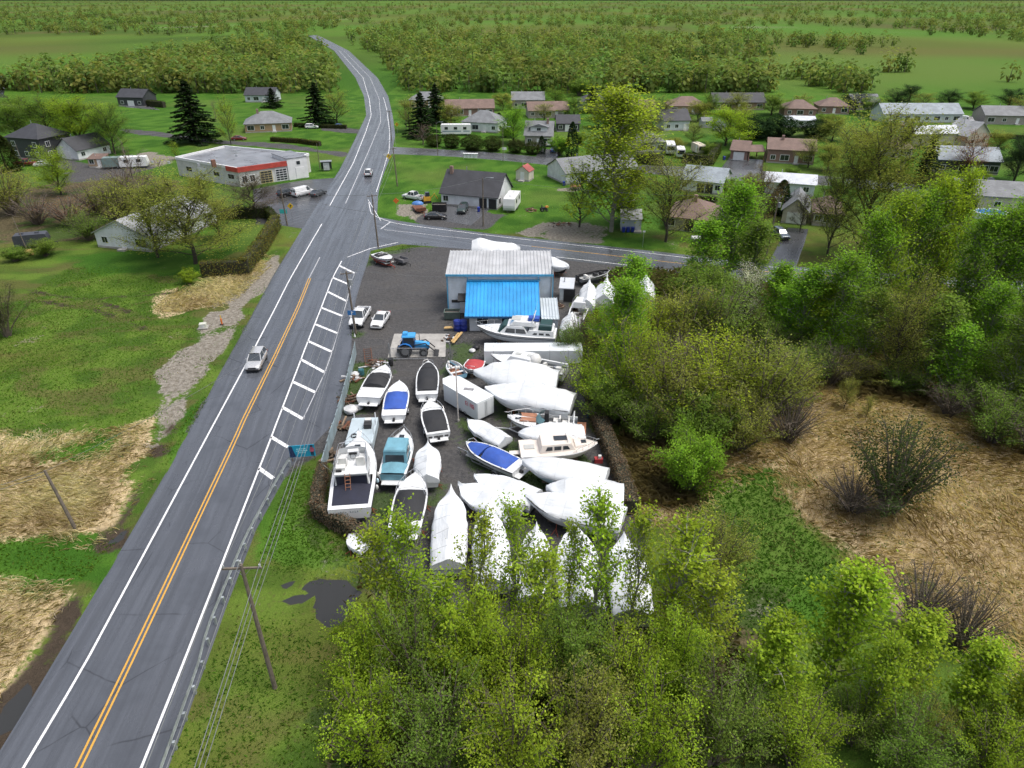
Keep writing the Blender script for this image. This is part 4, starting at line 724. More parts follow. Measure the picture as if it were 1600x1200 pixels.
def roof_mesh(w_, d_, h_, rh, kind, ov=.4, t=.12):
    m = MB(); x0, x1, y0, y1 = -ov, w_+ov, -ov, d_+ov
    if kind == 'gable':      # ridge along x
        sl = rh/(d_/2); e = h_-sl*ov; rz = h_+rh
        P = [[(x, y0, e), (x, d_/2, rz), (x, y1, e)] for x in (x0, x1)]
    elif kind == 'front':    # ridge along y
        sl = rh/(w_/2); e = h_-sl*ov; rz = h_+rh
        P = [[(x0, y, e), (w_/2, y, rz), (x1, y, e)] for y in (y0, y1)]
    elif kind == 'hip':
        k = d_/2; sl = rh/k; e = h_-sl*ov; rz = h_+rh; a = (min(k, w_/2-.05), d_/2, rz); b = (max(w_-k, w_/2+.05), d_/2, rz)
        c = [(x0, y0, e), (x1, y0, e), (x1, y1, e), (x0, y1, e)]
        m.poly([c[0], c[1], b, a]).poly([c[1], c[2], b]).poly([c[2], c[3], a, b]).poly([c[3], c[0], a])
        for i in range(4): p, q = c[i], c[(i+1) % 4]; m.quad((p[0], p[1], p[2]-t), (q[0], q[1], q[2]-t), q, p)
        m.quad(*[(p[0], p[1], p[2]-t) for p in c[::-1]]); return m
    elif kind == 'shed':
        e0 = h_; e1 = h_+rh; m.poly([(x0, y0, e0), (x1, y0, e0), (x1, y1, e1), (x0, y1, e1)]).poly([(x0, y1, e1-t), (x1, y1, e1-t), (x1, y0, e0-t), (x0, y0, e0-t)])
        c = [(x0, y0, e0), (x1, y0, e0), (x1, y1, e1), (x0, y1, e1)]
        for i in range(4): p, q = c[i], c[(i+1) % 4]; m.quad((p[0], p[1], p[2]-t), (q[0], q[1], q[2]-t), q, p)
        return m
    A, B = P
    for i in range(2):
        m.poly([A[i], A[i+1], B[i+1], B[i]]); m.poly([(B[i][0], B[i][1], B[i][2]-t), (B[i+1][0], B[i+1][1], B[i+1][2]-t), (A[i+1][0], A[i+1][1], A[i+1][2]-t), (A[i][0], A[i][1], A[i][2]-t)])
        for Q in (A, B): p, q = Q[i], Q[i+1]; m.quad((p[0], p[1], p[2]-t), (q[0], q[1], q[2]-t), q, p)
    for i in (0, 2): p, q = A[i], B[i]; m.quad((p[0], p[1], p[2]-t), (q[0], q[1], q[2]-t), q, p)
    return m
def house(name, A, B, depth, h_, rh, kind, wall, roof, slots, label, cat='house', rslots='', lslots='', chim=0, ov=.4, base=.35, width=None, wy=None, fine=True):
    """A, B: pixels of the front wall's left and right foot; depth runs away from the viewer"""
    if depth > 5: h_ *= 1.12; rh *= 1.3; depth *= 1.12
    a, b = G(*A), G(*B); d = b-a; w_ = width or d.length; r = thing(name, label, cat, (a.x, a.y, 0), math.atan2(d.y, d.x))
    m = MB()
    m.v += [(0, 0, 0), (w_, 0, 0), (w_, depth, 0), (0, depth, 0), (0, 0, h_), (w_, 0, h_), (w_, depth, h_), (0, depth, h_)]
    m.f += [(0, 1, 5, 4), (1, 2, 6, 5), (2, 3, 7, 6), (3, 0, 4, 7)]
    if kind == 'gable': m.v += [(0, depth/2, h_+rh-.03), (w_, depth/2, h_+rh-.03)]; m.f += [(7, 4, 8), (5, 6, 9)]
    if kind == 'front': m.v += [(w_/2, 0, h_+rh-.03), (w_/2, depth, h_+rh-.03)]; m.f += [(4, 5, 8), (6, 7, 9)]
    if kind == 'shed': m.v += [(0, depth, h_+rh), (w_, depth, h_+rh)]; m.f += [(4, 8, 7), (5, 6, 9), (7, 8, 9, 6)]
    m.build('wall', wall, r); MB().box((w_/2, depth/2, -.1), (w_+.08, depth+.08, base+.1)).build('foundation', CONC, r)
    rf = None
    if kind == 'flat':
        rf = MB().box((w_/2, depth/2, h_-.25), (w_-.5, depth-.5, .1)).build('roof', roof, r); p = MB()
        for c, s in (((w_/2, 0.1), (w_+.1, .3)), ((w_/2, depth-.1), (w_+.1, .3)), ((.1, depth/2), (.3, depth-.3)), ((w_-.1, depth/2), (.3, depth-.3))): p.box((c[0], c[1], h_-.3), (s[0], s[1], .45))
        p.build('parapet', TRIM, r)
    else: rf = roof_mesh(w_, depth, h_, rh, kind, ov).build('roof', roof, r)
    def fit(sl, L, org, ux, uy, nx_, ny_):
        n = len(sl)
        for i, ch in enumerate(sl):
            s = L*(i+.5)/n; p = (org[0]+ux*s, org[1]+uy*s); zc = (wy or 1.55)
            if ch == 'w': window(r, (p[0], p[1], zc), min(1.2, L/n*.7), 1.1, nx_, ny_)
            if ch == 'L': window(r, (p[0], p[1], zc), min(2.2, L/n*.8), 1.4, nx_, ny_)
            if ch == 'W':
                for z in (1.5, 4.1): window(r, (p[0], p[1], z), min(1.2, L/n*.7), 1.25, nx_, ny_)
            if ch == 'b': window(r, (p[0], p[1], .55), .7, .4, nx_, ny_)
            if ch in 'DdG':
                ww = {'D': 1.0, 'd': 1.7, 'G': min(2.9, L/n*.85)}[ch]; hh = 2.1 if ch != 'G' else 2.2
                q = MB(); q.box((p[0]+nx_*.03, p[1]+ny_*.03, .12), (ww if ux else .1, .1 if ux else ww, hh)); dd = q.build('garage_door' if ch == 'G' else 'door', DOORW if ch != 'd' else DARKM, r)
                if ch == 'G' and fine:
                    for k in range(4): MB().box((p[0]+nx_*.085, p[1]+ny_*.085, .2+k*.52), (ww*.94 if ux else .02, .02 if ux else ww*.94, .44)).build('panel', DOORW, dd)
                elif ch == 'D': MB().box((p[0]+nx_*.09+ux*.35, p[1]+ny_*.09+uy*.35, 1.1), (.06, .06, .12)).build('handle', DARKM, dd)
                if ch == 'D': MB().box((p[0]+nx_*.6, p[1]+ny_*.6, 0), (1.5 if ux else 1.1, 1.1 if ux else 1.5, .3)).build('step', CONC, r)
    fit(slots, w_, (0, 0), 1, 0, 0, -1); fit(rslots, depth, (w_, 0), 0, 1, 1, 0); fit(lslots, depth, (0, 0), 0, 1, -1, 0)
    if chim: MB().box((w_*chim, depth*.42, h_+rh*.35), (.7, .7, rh*.65+.8)).build('chimney', siding('chimney_brick', (.22, .13, .1), brick=True), rf)
    MB().cyl((w_*.3, depth*.6, h_+rh*.5), .09, rh*.5+.5, 8).build('vent_pipe', STEEL, rf)
    return r
H_ = house
H_('two_storey_house', (21, 247), (70, 251), 9, 5.4, 2.2, 'hip', W_DARK, R_DARK, 'WwW', 'dark two-storey house with hip roof at upper left', rslots='WW', ov=.5)
H_('detached_garage', (124, 251), (174, 240), 7, 2.6, 2.2, 'gable', W_WHITE, R_DARK, 'w-w', 'white gabled garage with dark roof beside the dark two-storey house', 'garage', lslots='G')
H_('bungalow', (154, 386), (238, 394), 17, 2.6, 2.0, 'front', W_WHITE, R_LIGHT, 'wDL', 'white bungalow with pale roof half hidden behind budding trees', lslots='w-w-w', rslots='w-L-w')
H_('brick_bungalow', (384, 208), (456, 205), 10, 2.7, 2.3, 'hip', W_TAN, R_GREY, 'LwDL', 'yellow brick bungalow with grey hip roof on the upper left lawn', chim=.3)
H_('workshop', (690, 320), (777, 328), 8.5, 2.6, 3.0, 'gable', W_WHITE, R_DARK, 'w---dd', 'white workshop with black roof beside parked travel trailer', 'workshop', rslots='w-w', chim=.08)
H_('garden_shed', (806, 282), (826, 284), 3.4, 2.5, 1.2, 'front', siding('cream_boards', (.62, .58, .50), 4), R_RED, '-D-', 'small garden shed with cream front and red roof on the lawn', 'shed', ov=.15)
H_('white_house', (722, 205), (778, 208), 9, 3.0, 2.3, 'hip', W_WHITE, R_GREY, 'wLDw', 'white house with grey hip roof behind the motorhome', rslots='ww')
H_('dormer_house', (820, 228), (862, 229), 8, 3.0, 2.6, 'gable', W_STONE, R_GREY, 'wDL', 'stone house with white dormer and grey roof by the back street', chim=.8)
H_('long_bungalow', (826, 185), (888, 184), 8, 2.6, 1.9, 'gable', W_STONE, R_BROWN, 'wwLDw', 'long bungalow with brown roof behind the dormer house')
H_('brown_bungalow', (697, 182), (772, 181), 9, 2.7, 1.9, 'gable', W_BRICK, R_BROWN, 'wLDwL', 'dark brown bungalow behind the white house at the top')
H_('brick_row_house', (1046, 178), (1104, 178), 9, 2.8, 2.1, 'hip', W_TAN, R_BROWN, 'LwDL', 'brown-roofed bungalow at the top right of the huge poplar')
H_('dark_roof_house', (1114, 172), (1194, 172), 9, 2.8, 2.2, 'gable', W_BRICK, R_DARK, 'wLDwL', 'house with wide black roof at the top edge')
H_('grey_house', (1037, 205), (1076, 204), 8, 3.2, 2.2, 'gable', W_PALE, R_DARK, 'wwD', 'grey-blue house with dark roof left of the round lime tree')
H_('grey_bungalow', (1000, 240), (1037, 239), 8, 3.0, 1.8, 'hip', W_GREY, R_GREY, 'LwL', 'grey bungalow behind the huge poplar and its hedge')
H_('deck_house', (884, 289), (994, 277), 9, 2.6, 1.9, 'gable', W_WHITE, R_GREY, '-dLwLw', 'white bungalow with grey roof hidden behind the huge poplar', rslots='w-w')
H_('arch_house', (1062, 298), (1126, 305), 9, 2.6, 1.7, 'gable', W_WHITE, R_BLUE, 'w-ddw', 'white house with grey roof right of the brownish budding tree')
H_('low_bungalow', (1040, 358), (1112, 366), 10, 2.5, 1.9, 'hip', W_STONE, R_BROWN, 'L-dwL', 'brown-grey bungalow close to the cross road behind budding tree', chim=.5)
H_('bin_shed', (970, 361), (1001, 362), 4.5, 2.3, .9, 'shed', W_PALE, R_LIGHT, '--D', 'small white shed with blue bins in front', 'shed', ov=.2)
H_('brick_garage', (1140, 250), (1166, 252), 8, 2.6, 1.4, 'gable', W_BRICK, R_BROWN, 'G', 'brick garage with white door beside the red-brown brick house', 'garage')
H_('brick_house', (1197, 254), (1270, 258), 9, 3.4, 1.6, 'gable', W_BRICK, R_BROWN, 'wLDL', 'red-brown brick house with white porch behind the driveway', chim=.3)
H_('white_roof_house', (1194, 302), (1270, 308), 7, 2.6, 1.0, 'gable', W_PALE, R_WHITE, '--w', 'long pale house with white roof below the brick house')
H_('gable_garage', (1220, 348), (1258, 352), 9, 2.6, 1.7, 'front', W_BEIGE, R_GREY, 'G', 'beige gabled garage with white door at the end of the driveway', 'garage')
H_('side_house', (1268, 352), (1312, 356), 9, 2.5, 1.7, 'hip', W_STONE, R_BROWN, 'wLw', 'brown-roofed house right of the beige garage behind bare branches')
H_('pale_blue_house', (1378, 192), (1500, 192), 9, 2.9, 2.2, 'gable', W_PALE, R_BLUE, 'G-dLwLwL', 'long pale blue house with grey-blue roof at the upper right')
H_('metal_roof_house', (1426, 228), (1502, 226), 7, 3.2, 1.3, 'gable', W_BEIGE, R_WHITE, 'w--w', 'beige house with bright white metal roof at the upper right')
H_('dark_green_house', (1462, 270), (1558, 274), 9, 3.2, 1.9, 'gable', W_GREEN, R_BLUE, 'w-LDLL', 'dark green house with white trim behind the rust-red tree')
H_('beige_long_house', (1490, 326), (1640, 336), 8, 3.0, 1.7, 'gable', W_BEIGE, R_GREY, '-d-w-w-w', 'long beige house with grey roof beside the round pool', lslots='w')
H_('right_edge_house', (1536, 194), (1640, 196), 9, 2.9, 1.9, 'gable', W_STONE, R_GREY, 'LwDwL', 'stone bungalow at the upper right edge')
H_('maroon_house', (1224, 182), (1274, 183), 8, 2.8, 1.9, 'hip', W_BRICK, R_BROWN, 'wLw', 'brick house with purple-brown roof at the top, left of the pair')
H_('maroon_house', (1278, 178), (1326, 179), 8, 2.8, 1.9, 'hip', W_BRICK, R_BROWN, 'wDL', 'brick house with purple-brown roof at the top, right of the pair')
H_('low_white_building', (1228, 199), (1272, 200), 6, 2.3, .7, 'gable', W_WHITE, R_WHITE, '-w-', 'low building with white roof beside the dark evergreens', 'building')
H_('gable_house', (1508, 230), (1542, 228), 8, 3.0, 2.8, 'front', W_BEIGE, R_LIGHT, 'ww', 'house with steep beige gable behind the rust-red tree')
H_('small_brown_house', (1398, 248), (1424, 247), 7, 2.6, 1.8, 'hip', W_STONE, R_BROWN, 'ww', 'small brown-roofed house left of the spruce')
H_('top_house', (800, 170), (850, 170), 8, 3.2, 1.9, 'gable', W_STONE, R_GREY, 'wLDw', 'grey house at the top edge above the fresh green tree')
H_('top_house', (905, 172), (950, 172), 8, 3.0, 1.9, 'hip', W_GREY, R_DARK, 'wLw', 'dark-roofed house at the top edge left of the huge poplar')
H_('far_dark_house', (186, 166), (226, 167), 8, 3.4, 2.0, 'gable', W_DARK, R_DARK, 'wGw', 'dark house at the top left edge with wet driveway')

H_('back_row_house', (1330, 172), (1372, 172), 8, 2.8, 1.9, 'gable', W_STONE, R_GREY, 'wLw', 'grey-roofed house in the back row right of the purple-brown pair')
H_('back_row_house', (975, 182), (1022, 182), 8, 2.8, 1.9, 'gable', W_BRICK, R_BROWN, 'wLDw', 'brown-roofed house in the back row just right of the huge poplar')
H_('back_row_house', (870, 206), (905, 206), 7, 2.6, 1.6, 'gable', W_DARK, R_DARK, 'wGw', 'dark garage-like house right of the dormer house')
H_('back_row_house', (640, 168), (690, 168), 8, 2.8, 1.9, 'hip', W_TAN, R_GREY, 'wLDw', 'tan house at the top right of the road bend')
H_('garden_shed', (1118, 205), (1134, 205), 3, 2.3, 1.0, 'front', W_WHITE, R_BLUE, 'D', 'small white shed beside the round lime tree', 'shed', ov=.15)
H_('lawn_house', (384, 160), (430, 160), 8, 2.8, 1.9, 'gable', W_PALE, R_DARK, 'wLDw', 'pale house at the top edge of the upper left lawn')
H_('red_roof_cottage', (1096, 200), (1112, 200), 4, 2.3, 1.0, 'gable', W_GREY, R_GREY, 'w', 'little grey outbuilding behind the parked campers', 'shed', ov=.2)
# dormer on the stone house, porch on the brick house, carport
d = next(o for o in bpy.data.objects if o.name == 'dormer_house'); L_ = (G(862, 229)-G(820, 228)).length
dm = MB().box((L_*.5, 2.4, 3.9), (L_*.62, 2.6, 1.5)); dm.build('dormer', W_WHITE, d); window(d, (L_*.5, 1.1, 4.75), 1.2, .8, 0, -1)

rm = MB(); rm.v += [(L_*.5-L_*.36, .8, 5.42), (L_*.5+L_*.36, .8, 5.42), (L_*.5, .8, 6.3), (L_*.5-L_*.36, 5.2, 5.42), (L_*.5+L_*.36, 5.2, 5.42), (L_*.5, 5.2, 6.3)]; rm.f += [(0, 1, 2), (0, 2, 5, 3), (1, 4, 5, 2), (3, 5, 4)]; rm.build('dormer_roof', R_GREY, d)
cp = thing('carport', 'open brick carport between the brick garage and the brick house', 'carport', G(1168, 252)); W2 = (G(1196, 254)-G(1168, 252)).length
for x in (.2, W2-.2):
    for y in (.2, 6.8): MB().box((x, y, 0), (.25, .25, 2.6)).build('post', W_BRICK, cp)
roof_mesh(W2-.1, 7, 2.6, 1.2, 'gable', .0).build('roof', R_BROWN, cp)

# ---- flat-roofed service garage by the main road (five-sided plan)
SGW = pm('stained_white_stucco', (.56, .56, .54), .8, 0, .15, .6, .3, 6, dirt=(.30, .27, .22, .5)); REDF = pm('red_fascia', (.42, .06, .045), .5, 0, .2, 1.0); FLATR = pm('wet_flat_roof', (.20, .21, .23), .3, 0, .35, .25, .2, 3, dirt=(.10, .06, .055, .7))
SGP = [Vector((-65.2, 166.2)), Vector((-55.3, 174.0)), Vector((-52.6, 183.0)), Vector((-78.2, 193.5)), Vector((-85.2, 178.6))]
an = math.atan2(7.8, 9.9); sg = thing('service_garage', 'flat-roofed white service garage with red fascia and bay doors', 'garage', (SGP[0].x, SGP[0].y, 0), an); ca_, sa_ = math.cos(-an), math.sin(-an)
LP = [((p-SGP[0]).x*ca_-(p-SGP[0]).y*sa_, (p-SGP[0]).x*sa_+(p-SGP[0]).y*ca_) for p in SGP]; wl = LP[1][0]
MB().prism(LP, 0, 4.2).build('wall', SGW, sg); cen = (sum(p[0] for p in LP)/5, sum(p[1] for p in LP)/5)
rf = MB().poly([(p[0]*.985+cen[0]*.015, p[1]*.985+cen[1]*.015, 4.22) for p in LP]).build('roof', FLATR, sg)
for i in range(5):
    p, q = LP[i], LP[(i+1) % 5]; c = ((p[0]+q[0])/2, (p[1]+q[1])/2); l = math.hypot(q[0]-p[0], q[1]-p[1]); MB().box((c[0], c[1], 4.05), (l-.1 if i else .1, .34, .62 if i else .1), math.atan2(q[1]-p[1], q[0]-p[0])).build('parapet', TRIM, sg)
MB().box((wl/2, -.1, 3.5), (wl+.3, .4, 1.15)).build('fascia', REDF, sg)
lw = Vector(LP[4]); ln_ = lw.length; lu = lw/ln_; lnm = (lu.y, -lu.x) if (lu.y*(-1)) > 0 else (-lu.y, lu.x)
fa = MB().box((lu.x*2.0+lnm[0]*.1, lu.y*2.0+lnm[1]*.1, 3.5), (4.0, .4, 1.15), math.atan2(lu.y, lu.x)); fa.build('side_fascia', REDF, sg)
for x, y in ((-6, 10), (-11, 17), (-2, 14), (5, 15), (-14, 20)): MB().cyl((x, y, 4.22), .4, .5, 10, .3).build('roof_vent', STEEL, rf)
MB().box((-3.5, 6, 4.22), (.9, .9, 1.7)).build('chimney', pm('rusty_brick', (.20, .10, .07), .8, 0, .3), rf)
for i, x in enumerate((.52, .82)):
    bd = MB().box((wl*x, -.06, .1), (3.0, .14, 2.9)).build('bay_door', DOORW if i else pm('faded_yellow_door', (.5, .42, .2), .6), sg)
    for k in range(5):
        for j in range(3): MB().box((wl*x+(j-1)*.92, -.14, .3+k*.55), (.82, .03, .4)).build('pane', GLASS, bd)
for x in (.1, .25): window(sg, (wl*x, 0, 1.7), 1.2, 1.5, 0, -1)
for f in (.12, .35, .8): window(sg, (lw.x*f, lw.y*f, 2.2), 2.2, 1.1, lnm[0], lnm[1])
c = lw*.58; gd = MB().box((c.x+lnm[0]*.04, c.y+lnm[1]*.04, .1), (3.4, .12, 3.0), math.atan2(lu.y, lu.x)).build('garage_door', DOORW, sg)
for k in range(4): MB().box((c.x+lnm[0]*.11, c.y+lnm[1]*.11, .2+k*.7), (3.2, .04, .6), math.atan2(lu.y, lu.x)).build('panel', DOORW, gd)
wg = thing('garage_wing', 'tall white block attached to the right of the red-fascia garage', 'building', (-55.5, 173.4, 0), R(40)); ww = 5.2
MB().box((ww/2, 4.5, 0), (ww, 9, 5.1)).build('wall', pm('white_stucco', (.66, .67, .68), .75, 0, .1, .6, .2, 6), wg); MB().box((ww/2, 4.5, 5.1), (ww+.2, 9.2, .15)).build('roof', FLATR, wg)
dd = MB().box((ww*.6, -.04, .1), (2.4, .1, 2.7)).build('door', DOORW, wg); MB().box((ww*.6+.8, -.1, 1.2), (.08, .06, .14)).build('handle', DARKM, dd); window(wg, (ww*.55, 0, 3.9), 1.0, .9, 0, -1)

# ---- the boat workshop with the blue lean-to
RIBW = pm('white_ribbed_metal', (.44, .455, .47), .5, .1, .16, .5, dirt=(.33, .325, .31, .5)); RIBB = pm('bright_blue_ribbed_metal', (.02, .29, .64), .4, .05, .22, .35, dirt=(.05, .27, .5, .5)); RIBG = pm('pale_grey_ribbed_metal', (.50, .56, .60), .5, .1, .1, .6); BLUET = pm('blue_trim', (.08, .34, .55), .5, 0, .1)
WALLM = siding('pale_blue_metal_siding', (.60, .66, .72), 9, 'X', .5, .35)
bs = thing('boat_workshop', 'pale metal boat workshop with bright blue lean-to roof in the yard', 'workshop', (-9.2, 91.2, 0))
MB().box((7.5, 4.1, 0), (14.9, 8.2, 5.95)).build('wall', WALLM, bs)
def ribbed(x0, x1, y0, z0, y1, z1, mat, name, step=.5, parent=bs, t=.1):
    m = MB(); c = [(x0, y0, z0), (x1, y0, z0), (x1, y1, z1), (x0, y1, z1)]; m.poly(c).poly([(p[0], p[1], p[2]-t) for p in c[::-1]])
    for i in range(4): p, q = c[i], c[(i+1) % 4]; m.quad((p[0], p[1], p[2]-t), (q[0], q[1], q[2]-t), q, p)
    n = int((x1-x0)/step)
    for k in range(n+1):
        x = x0+.05+(x1-x0-.1)*k/n; u = .05
        m.v += [(x-u, y0-.01, z0+.001), (x+u, y0-.01, z0+.001), (x+u*.6, y0-.01, z0+.11), (x-u*.6, y0-.01, z0+.11), (x-u, y1, z1+.001), (x+u, y1, z1+.001), (x+u*.6, y1, z1+.11), (x-u*.6, y1, z1+.11)]
        q = len(m.v)-8; m.f += [(q, q+1, q+2, q+3), (q+1, q+5, q+6, q+2), (q+3, q+2, q+6, q+7), (q+4, q, q+3, q+7)]
    return m.build(name, mat, parent)
ribbed(-.15, 15.05, -.35, 6.0, 8.5, 6.55, RIBW, 'roof'); MB().box((7.45, -.38, 5.78), (15.2, .08, .3)).build('eave_trim', BLUET, bs)
for x in (.02, 14.98): MB().box((x, -.02, 0), (.16, .16, 5.9)).build('corner_trim', BLUET, bs)
MB().box((8.2, -3.0, 0), (9.6, 5.96, 2.45)).build('lean_to_wall', pm('pale_stucco', (.55, .58, .6), .7, 0, .1, .7, .2, 6), bs)
ribbed(2.8, 13.0, -6.7, 2.45, .02, 5.05, RIBB, 'lean_to_roof'); MB().box((7.9, -6.74, 2.22), (10.2, .1, .26)).build('lean_to_fascia', pm('dark_blue_trim', (.03, .12, .26), .5, 0, .1), bs)
MB().box((8.05, -.12, 5.08), (10.3, .3, .12)).build('flashing', BLUET, bs)
ribbed(13.15, 15.6, -6.9, 2.15, -.9, 2.75, RIBG, 'side_lean_to_roof', .35); MB().box((14.35, -3.7, 0), (2.2, 5.6, 2.1)).build('side_lean_to_wall', WALLM, bs)
for x in (5.2, 8.6, 10.8): window(bs, (x, -5.98, 1.55), 1.6, 1.0, 0, -1)
MB().box((1.2, -.05, 1.7), (1.3, .08, .4)).build('vent_grille', DARKM, bs)
aw = MB(); aw.v += [(1.5, -.02, 3.1), (2.9, -.02, 3.1), (2.9, -1.2, 2.4), (1.5, -1.2, 2.4), (1.5, -.02, 2.95), (2.9, -.02, 2.95), (2.9, -1.2, 2.25), (1.5, -1.2, 2.25)]; aw.f += [(0, 3, 2, 1), (4, 5, 6, 7), (0, 4, 7, 3), (1, 2, 6, 5), (3, 7, 6, 2)]; aw.build('awning', DARKM, bs)
dd = MB().box((2.2, -.05, .1), (1.0, .1, 2.1)).build('door', TRIM, bs); MB().box((2.55, -.12, 1.1), (.08, .06, .12)).build('handle', DARKM, dd)
MB().tube([(14.8, -.2, 0), (14.8, -.2, 7.2)], .12, 8).build('flue_pipe', STEEL, bs)
for x in (2.9, 12.9): MB().tube([(x, -.45, 5.75), (x, -.15, 5.5), (x, -.12, 5.15)], .06, 6).build('downpipe', BLUET, bs)
# ================================================================ VEHICLES
TYRE = pm('tyre_rubber', (.018, .018, .019), .85, 0, .2); RIM = pm('alloy_rim', (.42, .43, .44), .35, .8, .1); CGLASS = glass('car_glass', (.035, .045, .055)); LAMPC = pm('headlamp_lens', (.65, .68, .7), .12, 0, .05); LAMPR = pm('tail_lamp_lens', (.35, .015, .012), .2, 0, .1); PLAS = pm('black_plastic', (.022, .022, .024), .6, 0, .2)
def paint(name, col, metal=.0): return pm('car_paint_'+name, col, .28, metal, .04, .7, coat=.6)
CW = paint('white', (.68, .69, .70)); CSI = paint('silver', (.50, .51, .52), .35); CBK = paint('black', (.014, .014, .016)); CGR = paint('dark_grey', (.07, .075, .08), .3); CRD = paint('maroon', (.16, .018, .022)); CBL = paint('blue', (.03, .07, .22)); CGN = paint('dark_green', (.02, .04, .035)); CDB = paint('steel_blue', (.10, .13, .17), .3)
def wheel(parent, c, r, wd, name='wheel'):
    t = MB(); prof = [(.55, -.5), (.9, -.5), (1, -.32), (1, .32), (.9, .5), (.55, .5)]; k = 16
    t.rows([[(c[0]+r*a*math.cos(2*math.pi*j/k), c[1]+wd*b, c[2]+r*a*math.sin(2*math.pi*j/k)) for j in range(k)] for a, b in prof], True)
    w_ = t.build(name, TYRE, parent, 35)
    s = 1 if c[1] > 0 else -1; m = MB().disc((c[0], c[1]+s*wd*.3, c[2]), (0, 1, 0), r*.6, wd*.3, 14)
    for j in range(5): a = j*2*math.pi/5; m.box((c[0]+r*.32*math.cos(a), c[1]+s*wd*.47, c[2]+r*.32*math.sin(a)-.04), (.07, .02, .08))
    m.build('rim', RIM, w_); return w_
def car(kind, loc, rz, col, label, cat='car', name='parked_car', group=None):
    """x points forward"""
    S = dict(sedan=dict(L=4.6, W=1.8, belt=.92, H=1.43, hood=.86, tail=.98, gb=(-2.0, 1.05), gt=(-1.0, .2), zb=.24), suv=dict(L=4.6, W=1.86, belt=1.06, H=1.70, hood=1.02, tail=1.06, gb=(-2.22, 1.0), gt=(-1.85, .25), zb=.30),
             van=dict(L=5.5, W=2.0, belt=1.15, H=2.05, hood=1.12, tail=1.15, gb=(-2.72, 1.75), gt=(-2.6, 1.0), zb=.32), pickup=dict(L=5.7, W=1.98, belt=1.13, H=1.88, hood=1.12, tail=1.13, gb=(-.75, 1.35), gt=(-.55, .75), zb=.42))[kind]
    L, W, belt, H, hood, tail, zb = S['L'], S['W'], S['belt'], S['H'], S['hood'], S['tail'], S['zb']; r = thing(name, label, cat, loc, rz, group)
    st = [(-L/2, zb+.22, tail-.22, .86), (-L/2+.07, zb+.08, tail-.08, .94), (-L/2+.4, zb, tail, 1), (S['gb'][0]+.3, zb, max(tail, belt-.02), 1), (0, zb, belt, 1), (S['gb'][1], zb, belt-.01, 1), (S['gb'][1]+.25, zb, hood+.03, 1), (L/2-.55, zb, hood-.06, .985), (L/2-.16, zb+.02, hood-.17, .93), (L/2-.02, zb+.1, hood-.28, .85), (L/2, zb+.2, hood-.36, .8)]
    if kind == 'pickup': st = [s for s in st if s[0] > -1] ; st = [(-.95, zb, belt, 1)]+st[0:]
    rows = []
    for x, z0, z1, f in st:
        w_ = W/2*f; zm = z0+(z1-z0)*.55; half = [(0, z0), (w_*.88, z0), (w_*.98, z0+.12), (w_, zm), (w_*.97, z1-.07), (w_*.88, z1), (w_*.45, z1+.025*(1 if x > S['gb'][1] else 0)), (0, z1+.035*(1 if x > S['gb'][1] else 0))]
        rows.append([(x, y, z) for y, z in half]+[(x, -y, z) for y, z in half[-2:0:-1]])
    b = MB().rows(rows, True); k = len(rows[0]); b.f.append(tuple(range(k))); n = len(b.v)-k; b.f.append(tuple(range(n+k-1, n-1, -1))); b.build('body', col, r, 38)
    if kind == 'pickup':
        bed = MB(); x0, x1 = -L/2, -.97
        for y in (-W/2+.07, W/2-.07): bed.box(((x0+x1)/2, y, zb+.1), (x1-x0, .14, belt-zb-.12))
        bed.box((x0+.07, 0, zb+.1), (.14, W-.3, belt-zb-.12)).box((x1-.07, 0, zb+.1), (.14, W-.3, belt-zb-.12)); bed.build('cargo_bed', col, r); MB().box(((x0+x1)/2, 0, zb+.1), (x1-x0-.2, W-.26, .32)).build('bed_liner', PLAS, r)
    (b0, b1), (t0, t1) = S['gb'], S['gt']; wb, wt = W/2*.90, W/2*.71; zt = H-.05; zb2 = belt-.03
    C = [(b0, zb2, wb), (b1, zb2, wb), (t1, zt, wt), (t0, zt, wt)]
    MB().quad((b1, -wb, zb2), (b1, wb, zb2), (t1, wt, zt), (t1, -wt, zt)).build('windscreen', CGLASS, r)
    MB().quad((b0, wb, zb2), (b0, -wb, zb2), (t0, -wt, zt), (t0, wt, zt)).build('rear_window', CGLASS if kind != 'van' else col, r)
    for s in (-1, 1):
        q = [(C[0][0], s*wb, zb2), (C[1][0], s*wb, zb2), (C[2][0], s*wt, zt), (C[3][0], s*wt, zt)]; MB().poly(q if s < 0 else q[::-1]).build('side_window', CGLASS, r)
        if kind == 'van': MB().poly([(q[0][0], s*(wb+.02), zb2), (.55, s*(wb+.02), zb2), (.45, s*(wt+.02), zt), (q[3][0], s*(wt+.02), zt)][::1 if s < 0 else -1]).build('side_panel', col, r)
        pl = MB()
        for f in ((0, 3), (1, 2)): pl.tube([(C[f[0]][0], s*wb, zb2), (C[f[1]][0], s*wt, zt)], .055, 5)
        xm = (b0+b1)/2-.1; pl.tube([(xm, s*(wb+.005), zb2), (xm-.08, s*(wt+.005), zt)], .05, 5); pl.build('pillar', col, r)
        MB().box((b1-.45, s*(W/2+.09), belt-.03), (.16, .2, .15)).build('mirror', col, r)
        MB().box((L/2-.22, s*W*.36, hood-.38), (.3, .36, .15), 0, .85).build('headlight', LAMPC, r); MB().box((-L/2+.03, s*W*.40, tail-.32), (.12, .26, .26)).build('tail_light', LAMPR, r)
        for x in (L/2-.88, -L/2+.92): wheel(r, (x, s*(W/2-.11), .33 if kind != 'pickup' else .39), .33 if kind != 'pickup' else .39, .24)
